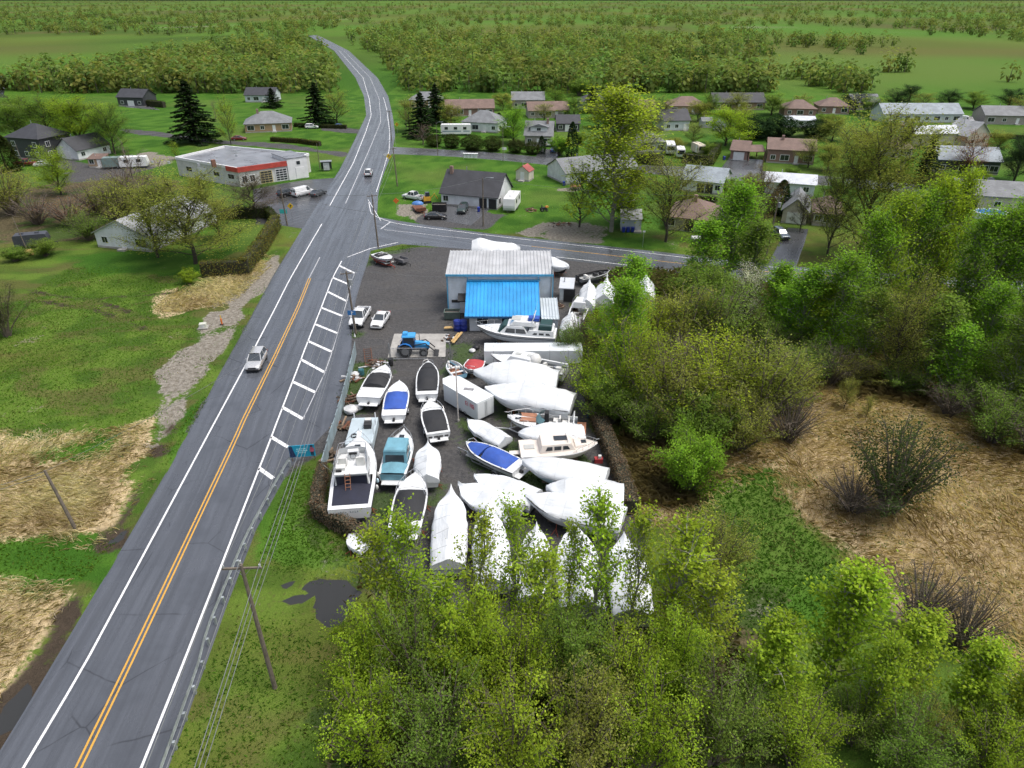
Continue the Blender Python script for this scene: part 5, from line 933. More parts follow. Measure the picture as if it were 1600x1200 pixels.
    ro = MB(); rr = [[(t0-.04, -wt, zt-.01), (t1+.04, -wt, zt-.01)], [(t0+.03, -wt*.9, H), (t1-.06, -wt*.9, H)], [(t0+.08, 0, H+.03), (t1-.1, 0, H+.03)], [(t0+.03, wt*.9, H), (t1-.06, wt*.9, H)], [(t0-.04, wt, zt-.01), (t1+.04, wt, zt-.01)]]; ro.rows([x[::-1] for x in rr]).build('roof', col, r, 60)
    MB().box((L/2-.08, 0, zb+.06), (.2, W*.82, .2)).build('front_bumper', PLAS if kind != 'sedan' else col, r); MB().box((L/2-.03, 0, zb+.3), (.08, W*.5, .18)).build('grille', PLAS, r); MB().box((-L/2+.06, 0, zb+.05), (.2, W*.84, .2)).build('rear_bumper', PLAS if kind != 'sedan' else col, r)
    if kind == 'van':
        for s in (-1, 1): MB().box((-2.73, s*.42, 1.3), (.04, .6, .42)).build('rear_pane', CGLASS, r)
    return r
RD = math.atan2(58.37-30.83, -31.75+29.35)      # heading of the main road going away
car('suv', G(402, 570), RD+math.pi, CSI, 'silver SUV driving toward the viewer on the main road', name='moving_car')
car('suv', G(576, 274), RD, CW, 'white car driving away on the main road beyond the junction', name='moving_car')
car('pickup', G(563, 502), -math.pi/2-.05, CW, 'white pickup truck parked by the roadside utility pole', 'pickup', 'pickup_truck')
car('sedan', G(595, 505), -math.pi/2-.12, CW, 'white sedan parked right of the white pickup')
car('van', G(474, 305), .95, CW, 'white panel van parked at the service garage', 'van', 'panel_van')
car('sedan', G(498, 305), 1.15, CGR, 'dark grey car parked right of the white van')
car('suv', G(449, 306), 1.0, CBK, 'black vehicle parked left of the white van under branches')
car('sedan', G(681, 342), .02, CBK, 'black sedan parked sideways in front of the workshop')
car('suv', G(723, 331), -1.7, CGN, 'dark green car parked nose out by the workshop wall')
car('suv', G(488, 201), .1, CW, 'white SUV parked beside the spruce near the yellow brick house')
car('sedan', G(531, 200), .1, CBL, 'blue car parked by the low hedge near the far road')
car('sedan', G(374, 219), .2, CRD, 'maroon car parked left of the yellow brick house')
car('suv', G(860, 228), 1.3, CW, 'white car on the drive of the dormer house'); car('sedan', G(866, 237), 1.3, CBL, 'dark blue car on the drive of the dormer house')
car('suv', G(1219, 371), -1.45, CDB, 'steel blue car parked on the driveway below the beige garage'); car('suv', G(1389, 194), -1.6, CW, 'white car by the garage of the long pale blue house'); car('sedan', G(1405, 197), -1.6, CRD, 'dark red car beside the white one at the pale blue house')
car('van', G(1511, 191), -1.5, CW, 'white van on the drive left of the right-edge bungalow', 'van', 'panel_van'); car('sedan', G(1532, 196), -1.5, CBK, 'black car on the drive of the right-edge bungalow'); car('suv', G(1545, 288), .1, CGR, 'dark car parked along the street before the dark green house'); car('sedan', G(1522, 287), .1, CDB, 'grey-blue car parked at the dark green house')
car('pickup', G(43, 259), .1, CRD, 'red pickup parked below the dark two-storey house', 'pickup', 'pickup_truck'); car('sedan', G(69, 260), .3, CW, 'white car parked beside the red pickup at the left'); car('suv', G(206, 164), 1.0, CW, 'white car at the far top left driveway')
car('pickup', G(647, 312), 2.6, CW, 'white pickup at the corner left of the workshop', 'pickup', 'pickup_truck')

RVW = pm('rv_white_panel', (.68, .69, .69), .4, 0, .06, .6, dirt=(.5, .5, .48, .3)); STRI = pm('rv_blue_grey_stripe', (.20, .26, .34), .4, 0, .1)
def box_trailer(name, loc, rz, L, W, H, mat, label, cat, z0=.55, wins=0, motor=False, door=True, stripe=None, tongue=True):
    r = thing(name, label, cat, loc, rz); m = MB(); pr = [(-L/2, z0+.05), (-L/2+.06, z0), (L/2-.25, z0), (L/2-.02, z0+.5), (L/2, z0+1.0), (L/2-.25, z0+H-.12), (L/2-.5, z0+H), (-L/2+.25, z0+H), (-L/2+.03, z0+H-.2)]
    n = len(pr); m.v += [(x, -W/2, z) for x, z in pr]+[(x, W/2, z) for x, z in pr]; m.f += [tuple(range(n)), tuple(range(2*n-1, n-1, -1))]+[(i, n+i, n+(i+1) % n, (i+1) % n) for i in range(n)]
    b = m.build('body', mat, r)
    for s in (-1, 1):
        for k in range(wins): window(r, (-L/2+L*(k+.6)/(wins+.3), s*W/2, z0+H*.62), .9, .6, 0, s, frame=DARKM)
        for x in ((-.45, .45) if not motor else (-L/2+1.6, L/2-1.2)): wheel(r, (x, s*(W/2-.12), .36), .36, .22)
        if stripe: MB().box((0, s*(W/2+.012), z0+H*.25), (L*.9, .02, .3)).build('stripe', stripe, r)
    if door: MB().box((L*.2, -W/2-.02, z0+.1), (.7, .04, 1.85)).build('door', TRIM, r)
    for x in (-L*.25, L*.2): MB().box((x, 0, z0+H), (.7, .6, .25), 0, .8).build('roof_unit', mat, r)
    if motor: window(r, (L/2-.02, 0, z0+H*.6), W*.8, .9, 1, 0, 'windscreen', DARKM)
    elif tongue: MB().tube([(L/2-.1, .5, z0), (L/2+1.2, 0, .5)], .05, 5).tube([(L/2-.1, -.5, z0), (L/2+1.2, 0, .5)], .05, 5).tube([(L/2+1.1, 0, 0), (L/2+1.1, 0, .6)], .04, 5).build('tow_bar', DARKM, r)
    return r
box_trailer('travel_trailer', G(800, 326), -1.75, 7.5, 2.5, 2.5, RVW, 'white travel trailer parked at the right gable of the workshop', 'camper', wins=2)
box_trailer('motorhome', G(713, 211), .05, 10, 2.6, 2.9, RVW, 'long white motorhome with grey stripe behind the round cedars', 'motorhome', wins=3, motor=True, stripe=STRI)
box_trailer('travel_trailer', G(212, 262), .25, 7, 2.4, 2.4, RVW, 'white travel trailer at upper left beside the tarp-covered one', 'camper', wins=2)
box_trailer('covered_trailer', G(189, 262), .3, 8, 2.5, 2.3, pm('grey_green_tarp', (.16, .22, .21), .6, 0, .2, 1, .4, 3), 'trailer under a grey-green tarp left of the white travel trailer', 'trailer', door=False)
box_trailer('box_truck', G(1046, 240), -1.7, 6.5, 2.4, 2.6, RVW, 'white box truck parked behind the tall hedge, left one', 'truck', motor=True); box_trailer('step_van', G(1062, 246), -1.7, 5, 2.2, 2.2, RVW, 'white step van parked behind the tall hedge, middle one', 'van', motor=True); box_trailer('camper_van', G(1090, 240), -1.4, 5.5, 2.2, 2.3, pm('cream_camper', (.55, .50, .40), .5), 'cream camper parked behind the tall hedge, right one', 'camper', motor=True)
box_trailer('box_trailer', G(54, 385), .35, 5.5, 2.2, 1.9, pm('dark_trailer_panel', (.05, .055, .07), .5, 0, .2), 'dark box trailer with white roof in the left field', 'trailer', door=False)
H_('wooden_shed', (140, 262), (163, 262), 3.5, 2.3, .7, 'shed', siding('tan_boards', (.38, .27, .18), 4), R_BROWN, 'wD', 'small tan wooden shed left of the tarp-covered trailer', 'shed', ov=.2)

# ---- blue tractor on the concrete slab
TB = pm('tractor_blue', (.015, .13, .40), .4, 0, .1, 1, dirt=(.06, .07, .08, .4)); TBL = pm('tractor_light_blue', (.05, .30, .62), .4, 0, .1)
tr = thing('tractor', 'blue farm tractor with front loader on the concrete slab', 'tractor', G(648, 553), .03); 
MB().box((-.2, 0, .75), (2.3, .7, .55)).build('chassis', PLAS, tr); hd = MB().rows([[(x, s*wy, z) for s, wy, z in ((-1, .36, .95), (-1, .40, 1.45), (-1, .28, zt), (1, .28, zt), (1, .40, 1.45), (1, .36, .95))] for x, zt in ((.2, 1.85), (1.0, 1.75), (1.7, 1.6), (1.95, 1.4))]); hd.f.append(tuple(range(len(hd.v)-6, len(hd.v)))); hd.build('hood', TBL, tr)

ca = MB()
for x, y in ((-1.35, -.62), (-1.35, .62), (.15, -.55), (.15, .55)): ca.tube([(x, y, 1.2), (x*.93, y*.92, 2.65)], .05, 5)
ca.build('cab_frame', TB, tr); MB().box((-.6, 0, 1.35), (1.4, 1.15, 1.2), 0, .93).build('cab_glass', CGLASS, tr); MB().box((-.6, 0, 2.62), (1.75, 1.4, .16), 0, .9).build('cab_roof', TBL, tr); MB().box((-1.0, .0, 2.78), (.7, .8, .3), 0, .8).build('roof_unit', TBL, tr)
for s in (-1, 1):
    f = MB()
    for k in range(7): a0 = R(15+k*22); a1 = R(15+(k+1)*22); f.quad((-1.05+.98*math.cos(a0), s*.65, .9+.98*math.sin(a0)), (-1.05+.98*math.cos(a1), s*.65, .9+.98*math.sin(a1)), (-1.05+.98*math.cos(a1), s*1.08, .9+.98*math.sin(a1)), (-1.05+.98*math.cos(a0), s*1.08, .9+.98*math.sin(a0)))
    f.build('fender', TB, tr); wheel(tr, (-1.05, s*.88, .85), .85, .45, 'rear_wheel'); wheel(tr, (1.25, s*.78, .56), .56, .34, 'front_wheel')
    MB().tube([(.1, s*.55, 1.5), (1.5, s*.55, 1.75), (2.6, s*.5, .7)], .08, 5).build('loader_arm', PLAS, tr)
bk = MB().rows([[(2.6, y, .75), (2.55, y, .2), (3.1, y, .12)] for y in (-.95, .95)]); bk.build('loader_bucket', PLAS, tr); MB().tube([(.7, .3, 1.7), (.7, .3, 2.7)], .05, 6).build('exhaust', PLAS, tr); MB().box((-1.9, 0, .5), (.5, 1.2, .5)).build('rear_hitch', PLAS, tr)
sl = MB().prism(PX((616, 522), (697, 522), (696, 558), (606, 559)), -.05, .06).build('concrete_slab', CONC); tag(sl, kind='structure')
# ================================================================ BOATS
GEL = pm('white_gelcoat', (.66, .68, .69), .3, 0, .06, .6, dirt=(.48, .47, .44, .35), coat=.2); GELB = pm('pale_blue_hull', (.42, .56, .64), .32, 0, .08, .7); GELC = pm('cream_gelcoat', (.68, .62, .56), .35, 0, .06, .7, dirt=(.5, .42, .36, .3)); ANTIF = pm('dark_antifouling', (.03, .035, .045), .7, 0, .3, 1.5, dirt=(.1, .09, .08, .4)); BLACKC = pm('black_canvas', (.018, .019, .022), .75, 0, .25, 1.2, .4, 5); BLUEC = pm('royal_blue_canvas', (.025, .08, .36), .7, 0, .2, 1.0, .4, 5); TEALC = pm('teal_canvas', (.13, .30, .38), .7, 0, .2, 1.0, .4, 5); GREENC = pm('dark_green_canvas', (.012, .05, .05), .7, 0, .2, 1.0, .4, 5); NAVYC = pm('navy_canvas', (.016, .018, .035), .75, 0, .25, 1.0, .4, 5); REDC = pm('red_canvas', (.40, .045, .05), .7, 0, .2, 1.0, .4, 5)
CHROME = pm('stainless_rail', (.6, .61, .62), .25, .9, .05); NONSK = pm('grey_deck', (.40, .41, .40), .7, 0, .12, 2); TEAK = pm('teak_deck', (.33, .15, .085), .6, 0, .2, 2); VINYL = pm('white_vinyl', (.62, .62, .6), .55, 0, .1)
def wrap_material():
    m, t, p, o = nodes_of('shrink_wrap'); tc = N(t, 'TexCoord').outputs['Object']
    a = noise_tex(t, .7, 4, .6, tc); mp = N(t, 'Mapping'); mp.inputs['Scale'].default_value = (.9, 3.0, 1.0); t.links.new(tc, mp.inputs['Vector']); b = noise_tex(t, 1.3, 3, .55, mp.outputs[0])
    c = mixc(t, ramp(t, a, .35, .7), (.60, .63, .655), (.70, .72, .73)); c = mixc(t, mth(t, 'MULTIPLY', ramp(t, noise_tex(t, 3.1, 5, .7, tc), .58, .75), .25), c, (.48, .47, .45)); t.links.new(c, p.inputs['Base Color']); p.inputs['Roughness'].default_value = .42
    p.inputs['Specular IOR Level'].default_value = .35; bump(t, p, b, .4, .12); return m
WRAP = wrap_material()
def lerp_tab(tab, s):
    for (a, za), (b, zb) in zip(tab, tab[1:]):
        if s <= b: f = (s-a)/(b-a); f = f*f*(3-2*f); return za+(zb-za)*f
    return tab[-1][1]
def hull_dims(L, B, zk, zs, rise=.35, stern=.92, bow=2.9):
    def half(s): return B/2*(stern+(1-stern)*min(1, s/.35))*(1-max(0, (s-.42)/.58)**bow)*1.0+.03
    def keel(s): return zk+(max(0, (s-.62)/.38)**2.2)*(zs-zk)*.86
    def sheer(s): return zs+rise*max(0, s-.25)**1.6
    def X_(s): return L*(s-.5)
    return half, keel, sheer, X_
def make_hull(L, B, zk, zs, mat, parent, rise=.35, stern=.92, bow=2.9, bottom=ANTIF, n=18):
    half, keel, sheer, X_ = hull_dims(L, B, zk, zs, rise, stern, bow); ra = []; rb = []
    for i in range(n):
        s = i/(n-1); b = half(s); k = keel(s); z = sheer(s); x = X_(s); rk = -.28*max(0, (s-.7)/.3)**2*(zs-zk)
        cz = k+(z-k)*(.30+.1*s); cb = b*(.86-.25*s**3)
        top = [(x, b, z), (x+rk*.25, b*.985, z-(z-cz)*.4), (x+rk*.6, cb, cz)]; bot = [(x+rk*.6, cb, cz), (x+rk*.8, cb*.5, k+(cz-k)*.42), (x+rk, 0, k)]
        ra.append((top, [(p[0], -p[1], p[2]) for p in top[::-1]])); rb.append(bot+[(p[0], -p[1], p[2]) for p in bot[-2::-1]])
    m = MB(); m.rows([[*a] for a, b in ra]); m.rows([[*b] for a, b in ra])
    t = ra[0]; m.poly(list(t[0])+list(t[1])); h = m.build('hull', mat, parent, 35)
    u = MB().rows(rb); u.poly(rb[0][::-1]); u.build('hull_bottom', bottom, parent, 35)
    m = MB().tube([(X_(i/(n-1)), half(i/(n-1))+.02, sheer(i/(n-1))-.05) for i in range(n)], .045, 5).tube([(X_(i/(n-1)), -half(i/(n-1))-.02, sheer(i/(n-1))-.05) for i in range(n)], .045, 5); m.build('rub_rail', PLAS if mat is GEL else GEL, h)
    return half, keel, sheer, X_
def stands(L, B, zk, parent, zt):
    for x in (-L*.32, 0, L*.22):
        MB().box((x, 0, -.05), (.5, .35, zk+.12)).build('keel_block', WOOD, parent)
    for x in (-L*.34, L*.12):
        for s in (-1, 1):
            y = s*B*.44; MB().tube([(x, y*.86, zt), (x, y, 0)], .035, 5).tube([(x, y*.95, zt*.5), (x+.3, y+s*.3, 0)], .03, 4).tube([(x, y*.95, zt*.5), (x-.3, y+s*.3, 0)], .03, 4).build('jack_stand', pm('red_oxide_steel', (.30, .07, .04), .6, .2, .3), parent)
def wrinkle(x, y, z, a, sd): return a*noise.noise(Vector((x*.9+sd, y*1.3, z*1.1)))
def two(bow, stern, z):
    a = G(*stern, z); b = G(*bow, z); d = b-a; c = (a+b)/2; return (c.x, c.y, 0), math.atan2(d.y, d.x), d.length
_sd = [0]
def wrap_boat(bow, stern, B, zs, tab, label, zk=.35, zref=1.8, hull=GEL, tip=.7, sag=.10, group='shrink-wrapped boats in the yard', name='shrink_wrapped_boat', pulpit=True):
    """boat under white plastic: visible lower hull, wrap drawn up to a ridge line (tab: position stern to bow, height)"""
    _sd[0] += 1; sd = _sd[0]*7.3; loc, rz, L = two(bow, stern, zref); r = thing(name, label, 'boat', loc, rz, group)
    half, keel, sheer, X_ = make_hull(L*.97, B, zk, zs, hull, r); n = 26; rows = []
    for i in range(n):
        s = i/(n-1); s2 = min(s, 1.0); b = half(s2)*(1.0)+.06; x = L*(s-.5); zr = lerp_tab(tab, s); zs_ = sheer(s2)
        if pulpit and s > .80: b = b*(1-.45*((s-.8)/.2)**1.2)+.02
        zlo = zs_-.38+.10*math.sin(s*23+sd); row = []; m = 7; prof = []
        rd = max(zr, zs_+.12)
        for j in range(m+1):
            t = j/m
            if j == 0: y, z = b*.985, zlo
            elif j == 1: y, z = b*1.0, zs_+.02
            else:
                q = (j-1)/(m-1); y = b*(1-q)*(1+.10*math.sin(q*math.pi)); z = zs_+(rd-zs_)*(q**(.72))-sag*math.sin(q*math.pi)*(.5+.5*math.sin(s*17+sd))
            a = wrinkle(x, y, z, .11, sd)+.012*math.sin(s*61+sd)*(.4+.6*math.sin(j*1.1)); prof.append((x+(.06*a if i not in (0, n-1) else 0), y+a*.7*(1 if j < m else 0), z+a*.6))
        row = prof+[(p[0], -p[1]+2*wrinkle(p[0], -p[1], p[2], .04, sd+3), p[2]) for p in prof[-2::-1]]; rows.append(row)
    w_ = MB().rows([r_[::-1] for r_ in rows]); w_.poly(rows[0]); w_.poly(rows[-1][::-1]); w_.build('wrap', WRAP, r, 55)
    band = MB()
    for sg in (-1, 1): band.tube([(rows[i][1][0], sg*(abs(rows[i][1][1])+.015), rows[i][1][2]-.12) for i in range(n)], .02, 4)
    band.build('strap_band', pm('white_strap', (.55, .56, .57), .6), r)
    sm = MB()
    for i in (4, 9, 14, 19): sm.tube([(q[0], q[1]*1.004, q[2]+.012) for q in rows[i]], .014, 3, False)
    sm.build('seam_tape', pm('wrap_seam', (.46, .48, .50), .55), r); stands(L, B, zk, r, zs*.55); return r
def rails(parent, half, sheer, X_, s0=.55, h_=.55, n=9, mat=CHROME):
    m = MB(); top = []
    for sg in (-1, 1):
        pts = [(X_(s0+(1.0-s0)*i/(n-1)), sg*(half(s0+(1-s0)*i/(n-1))-.06), sheer(s0+(1-s0)*i/(n-1))+h_*min(1, i*.6)) for i in range(n)]; m.tube(pts, .022, 5)
        for p in pts[1::2]: m.tube([p, (p[0], p[1], p[2]-h_)], .018, 4)
    p = X_(1.0)+.3; m.tube([(X_(1.0), half(1)-.06, sheer(1)+h_), (p, 0, sheer(1)+h_+.03), (X_(1.0), -half(1)+.06, sheer(1)+h_)], .022, 5); return m.build('bow_rail', mat, parent)
def deck(parent, half, sheer, X_, s0, s1, crown, mat, name='foredeck', inset=1.0, dz=0.0, n=9):
    rows = []
    for i in range(n):
        s = s0+(s1-s0)*i/(n-1); b = half(s)*inset; z = sheer(s)+dz; rows.append([(X_(s), b*q, z+crown*(1-q*q)) for q in (-1, -.6, -.25, 0, .25, .6, 1)])
    m = MB().rows([r_[::-1] for r_ in rows]); return m.build(name, mat, parent, 50)
def canvas(parent, half, sheer, X_, s0, s1, tab, mat, name='cover', inset=.92, dz=.03, n=14, sd=1.0, ends=True):
    rows = []
    for i in range(n):
        s = s0+(s1-s0)*i/(n-1); b = half(s)*inset; z = sheer(s)+dz; zr = z+lerp_tab(tab, i/(n-1)); row = []
        for q in (-1, -.85, -.55, -.25, 0, .25, .55, .85, 1):
            z2 = z+(zr-z)*(1-abs(q)**2.6); row.append((X_(s), b*q, z2+wrinkle(X_(s), b*q, 0, .05, sd)*(1-abs(q))))
        rows.append(row)
    m = MB().rows([r_[::-1] for r_ in rows])
    if ends:
        for r_ in (rows[0], rows[-1]): m.poly(r_+[(r_[0][0], r_[0][1]*-1, r_[0][2]-.01)][:0]); 
    return m.build(name, mat, parent, 50)
def gunwale(parent, half, sheer, X_, s0, s1, mat, wd=.16, n=12):
    m = MB()
    for sg in (-1, 1):
        rows = [[(X_(s), sg*half(s), sheer(s)+.0), (X_(s), sg*half(s), sheer(s)+.05), (X_(s), sg*(half(s)-wd), sheer(s)+.06), (X_(s), sg*(half(s)-wd), sheer(s)-.3)] for s in [s0+(s1-s0)*i/(n-1) for i in range(n)]]; m.rows(rows if sg < 0 else [r_[::-1] for r_ in rows])
    return m.build('gunwale', mat, parent, 45)
def trailer(loc, rz, L, W, label, mat=STEEL, zk=.45, name='boat_trailer', tongue=1.3):
    r = thing(name, label, 'trailer', loc, rz); m = MB()
    for s in (-1, 1): m.tube([(-L/2, s*W*.4, zk), (L*.28, s*W*.4, zk), (L/2, s*.05, zk)], .055, 4)
    m.build('frame', mat, r); MB().tube([(L/2-.1, 0, zk), (L/2+tongue, 0, zk)], .06, 4).tube([(L/2+tongue-.25, 0, zk+.1), (L/2+tongue-.25, 0, 0)], .04, 5).build('tongue', mat, r); c = MB()
    for x in (-L*.45, -L*.15, L*.15): c.box((x, 0, zk-.04), (.1, W*.8, .08))
    c.build('cross_member', mat, r); MB().tube([(L/2-.2, 0, zk), (L/2-.2, 0, zk+.8)], .05, 4).build('winch_post', mat, r)
    for s in (-1, 1):
        wheel(r, (-L*.18, s*W*.5, .3), .3, .2)
        f = MB()
        for k in range(5): a0, a1 = R(20+28*k), R(20+28*(k+1)); f.quad((-L*.18+.4*math.cos(a0), s*(W*.5-.12), .3+.4*math.sin(a0)), (-L*.18+.4*math.cos(a1), s*(W*.5-.12), .3+.4*math.sin(a1)), (-L*.18+.4*math.cos(a1), s*(W*.5+.13), .3+.4*math.sin(a1)), (-L*.18+.4*math.cos(a0), s*(W*.5+.13), .3+.4*math.sin(a0)))
        f.build('mudguard', mat, r)
    return r
def sport_boat(bow, stern, B, cov, label, covs=((.12, .62, ((0, .25), (.6, .75), (1, .35))),), zs=1.35, zk=.45, zref=1.3, hull=GEL, plat=True, rail=False, tr=None, foredeck=True, tcol=STEEL, name='runabout_boat', windows4=False, group=None, stripe=None):
    loc, rz, L = two(bow, stern, zref); r = thing(name, label, 'boat', loc, rz, group); half, keel, sheer, X_ = make_hull(L, B, zk, zs, hull, r)
    e = max(c[1] for c in covs); gunwale(r, half, sheer, X_, .0, .97, hull)
    if foredeck: deck(r, half, sheer, X_, e-.02, 1.0, .12, hull)
    deck(r, half, sheer, X_, 0.0, min(c[0] for c in covs)+.02, .02, hull, 'aft_deck', .99, .02, 4)
    MB().box((0, 0, zk+.25), (L*.8, B*.7, .1)).build('cockpit_floor', NONSK, r)
    for i, (s0, s1, tab) in enumerate(covs): canvas(r, half, sheer, X_, s0, s1, tab, cov, 'cover', sd=L+i)
    s = e-.1; m = MB(); m.tube([(X_(s), half(s)*.85, sheer(s)+.1), (X_(s+.06), half(s)*.7, sheer(s)+.5), (X_(s+.09), 0, sheer(s)+.55), (X_(s+.06), -half(s)*.7, sheer(s)+.5), (X_(s), -half(s)*.85, sheer(s)+.1)], .025, 5); m.build('windshield_frame', CHROME, r)
    if plat: MB().box((-L/2-.28, 0, zs*.55), (.6, B*.72, .08)).build('swim_platform', GEL, r)
    dr = MB().box((-L/2-.2, 0, zk-.05), (.45, .3, .7), 0, .7); dr.build('stern_drive', PLAS, r)
    for x in (-L*.3, L*.2):
        for sg in (-1, 1): MB().box((x, sg*half(x/L+.5)*.93, sheer(x/L+.5)+.06), (.22, .06, .06)).build('cleat', CHROME, r)
    if windows4:
        for k in range(4): MB().box((-L/2-.03, (k-1.5)*B*.21, zs-.42), (.05, B*.15, .16)).build('transom_vent', PLAS, r)
    if stripe: MB().rows([[(X_(i/15), sg*(half(i/15)+.012), sheer(i/15)-a) for a in (.25, .45)] for sg in (1,) for i in range(14)]).rows([[(X_(i/15), -(half(i/15)+.012), sheer(i/15)-a) for a in (.25, .45)] for i in range(14)]).build('stripe', stripe, r)
    if rail: rails(r, half, sheer, X_)
    if tr: trailer(loc, rz, L*.95, B*.92, tr, tcol)
    else: stands(L, B, zk, r, zs*.5)
    return r, (half, keel, sheer, X_, L)
TENT = lambda lo, hi, b: ((0, hi*.93), (.35, hi), (.62, hi*.86), (.85, lo+(hi-lo)*.22+.1), (1, b))
# shrink-wrapped boats
wrap_boat((668.5, 692), (667, 748), 2.3, 1.55, TENT(1.55, 2.5, 2.25), 'small pointed white-wrapped boat right of the teal-canvas cruiser')
wrap_boat((705, 766), (700, 884), 2.75, 1.7, TENT(1.7, 2.7, 2.55), 'long pointed white-wrapped boat, first behind the foreground poplars')
wrap_boat((730, 656), (790, 689), 2.1, 1.2, TENT(1.2, 1.95, 1.6), 'small white-wrapped boat at the corner of the white box trailer', zref=1.3)
wrap_boat((716, 757), (806, 800), 2.9, 1.7, TENT(1.7, 2.7, 2.2), 'white-wrapped boat pointing left, front one below the blue-covered runabout')
wrap_boat((741, 744), (838, 777), 2.7, 1.7, TENT(1.7, 2.6, 2.1), 'white-wrapped boat pointing left, directly below the blue-covered runabout')
wrap_boat((816, 722), (948, 748), 3.0, 1.8, ((0, 2.75), (.3, 3.0), (.6, 2.9), (.85, 2.5), (1, 2.25)), 'long white-wrapped boat with pale blue hull below the cream cruiser', hull=GELB, pulpit=False)
wrap_boat((853, 765), (974, 776), 3.2, 2.0, ((0, 2.9), (.3, 3.3), (.7, 3.2), (.9, 2.6), (1, 2.4)), 'big white-wrapped boat just below the one with pale blue hull', pulpit=False)
wrap_boat((820, 779), (974, 815), 3.3, 2.0, ((0, 2.9), (.35, 3.3), (.6, 3.0), (.85, 2.5), (1, 2.3)), 'big white-wrapped boat lying across the top of the foreground poplars')
wrap_boat((761, 797), (773, 915), 2.8, 1.7, TENT(1.7, 2.7, 2.5), 'white-wrapped boat seen through the fourth and fifth poplars', pulpit=False)
wrap_boat((838, 824), (832, 940), 2.5, 1.7, TENT(1.7, 2.7, 2.5), 'narrow white-wrapped boat seen through the middle poplars', pulpit=False)
wrap_boat((897, 828), (911, 955), 3.3, 1.9, TENT(1.9, 3.1, 2.8), 'wide white-wrapped boat seen behind the tallest middle poplar', pulpit=False)
wrap_boat((974, 842), (990, 965), 3.0, 1.8, TENT(1.8, 2.9, 2.6), 'white-wrapped boat at the right end of the row behind the poplars', pulpit=False)
wrap_boat((740, 583), (872, 594), 4.3, 2.5, ((0, 3.4), (.2, 4.3), (.5, 4.6), (.75, 4.0), (.92, 3.1), (1, 2.8)), 'very large white-wrapped cruiser behind the white box trailer', zref=2.4, zk=.6, pulpit=False)
wrap_boat((758, 610), (896, 631), 4.1, 2.4, ((0, 3.2), (.12, 3.7), (.2, 3.5), (.42, 4.2), (.7, 3.5), (.9, 2.9), (1, 2.7)), 'large white-wrapped cruiser in front of the very large one', zref=2.2, zk=.6, pulpit=False)
wrap_boat((810, 677), (912, 672), 2.7, 1.7, ((0, 2.2), (.3, 2.8), (.6, 2.9), (.9, 2.3), (1, 2.0)), 'white-wrapped boat between the brown-decked and the cream cruiser', pulpit=False)
wrap_boat((813, 392), (738, 391), 3.2, 2.3, ((0, 4.0), (.15, 4.5), (.5, 3.9), (.8, 3.7), (1, 3.2)), 'white-wrapped boat behind the roof of the boat workshop', zref=2.3, pulpit=False)
wrap_boat((889, 418), (850, 406), 2.8, 1.7, ((0, 2.8), (.5, 2.7), (.8, 2.4), (1, 2.0)), 'white-wrapped boat beside the right rear corner of the workshop', pulpit=False)
wrap_boat((921, 441), (916, 480), 2.4, 1.7, TENT(1.7, 3.2, 3.0), 'pointed white-wrapped boat right of the small white shed')
wrap_boat((948, 440), (943, 472), 2.8, 1.7, TENT(1.7, 3.3, 3.2), 'pointed white-wrapped boat half behind the green poplar')
wrap_boat((1009, 434), (1010, 466), 2.4, 1.7, TENT(1.7, 3.0, 3.0), 'white-wrapped boat tip showing among the thicket bushes')
wrap_boat((894, 492), (889, 522), 2.5, 1.7, ((0, 2.7), (.5, 2.7), (.9, 2.5), (1, 2.2)), 'grey-white wrapped boat at the edge of the thicket right of the workshop', pulpit=False)
wrap_boat((545, 838), (574, 852), 1.7, .9, ((0, 1.2), (.5, 1.35), (1, 1.1)), 'small white-tarped dinghy in the vines below the sport fisher', zref=.9, zk=.2)
# open boats under canvas
sport_boat((603, 577), (576, 626), 2.9, BLACKC, 'white runabout with black cover at the yard fence', ((.3, .52, ((0, .5), (.5, .7), (1, .65))), (.53, .74, ((0, .6), (.5, .5), (1, .05)))), zs=1.7, zk=.5, rail=True)
sport_boat((624.5, 598), (615, 650), 2.7, BLUEC, 'white runabout with royal blue cover in the first yard row', ((.17, .66, ((0, .15), (.5, .5), (.8, .55), (1, .1))),), tr='galvanised trailer under the blue-covered runabout')
sport_boat((669.5, 567), (667, 617), 2.6, BLACKC, 'bowrider fully under a black cover below the tractor slab', ((.1, .74, ((0, .2), (.4, .65), (.8, .5), (1, .2))), (.75, .95, ((0, .2), (.5, .15), (1, .05)))), tr='dark trailer under the black-covered bowrider', tcol=PLAS)
sport_boat((671, 629), (685, 678), 2.6, BLACKC, 'white boat with flat black cover and vented transom', ((.06, .68, ((0, .15), (.5, .4), (1, .12))),), rail=True, tr='trailer under the boat with flat black cover', windows4=True)
sport_boat((650, 748), (633, 832), 2.9, BLACKC, 'white cruiser with black cockpit cover beside the foreground poplars', ((.12, .66, ((0, .2), (.4, .6), (.8, .7), (1, .1))),), zs=1.8, zk=.5, rail=True)
kb, kd = sport_boat((728, 694), (812, 731), 2.5, BLUEC, 'runabout with two-piece royal blue cover in the middle of the yard', ((.13, .58, ((0, .12), (.5, .55), (1, .5))), (.64, .95, ((0, .25), (.5, .2), (1, .05)))), tr='trailer under the two-piece blue-covered runabout')
sport_boat((735, 581), (745, 563), 2.4, REDC, 'small boat with bright red cover above the white box trailer', ((.05, .95, ((0, .2), (.5, .5), (1, .1))),), zref=1.1, zs=1.1)
MAROON = pm('maroon_stripe', (.22, .02, .02), .35, 0, .1)
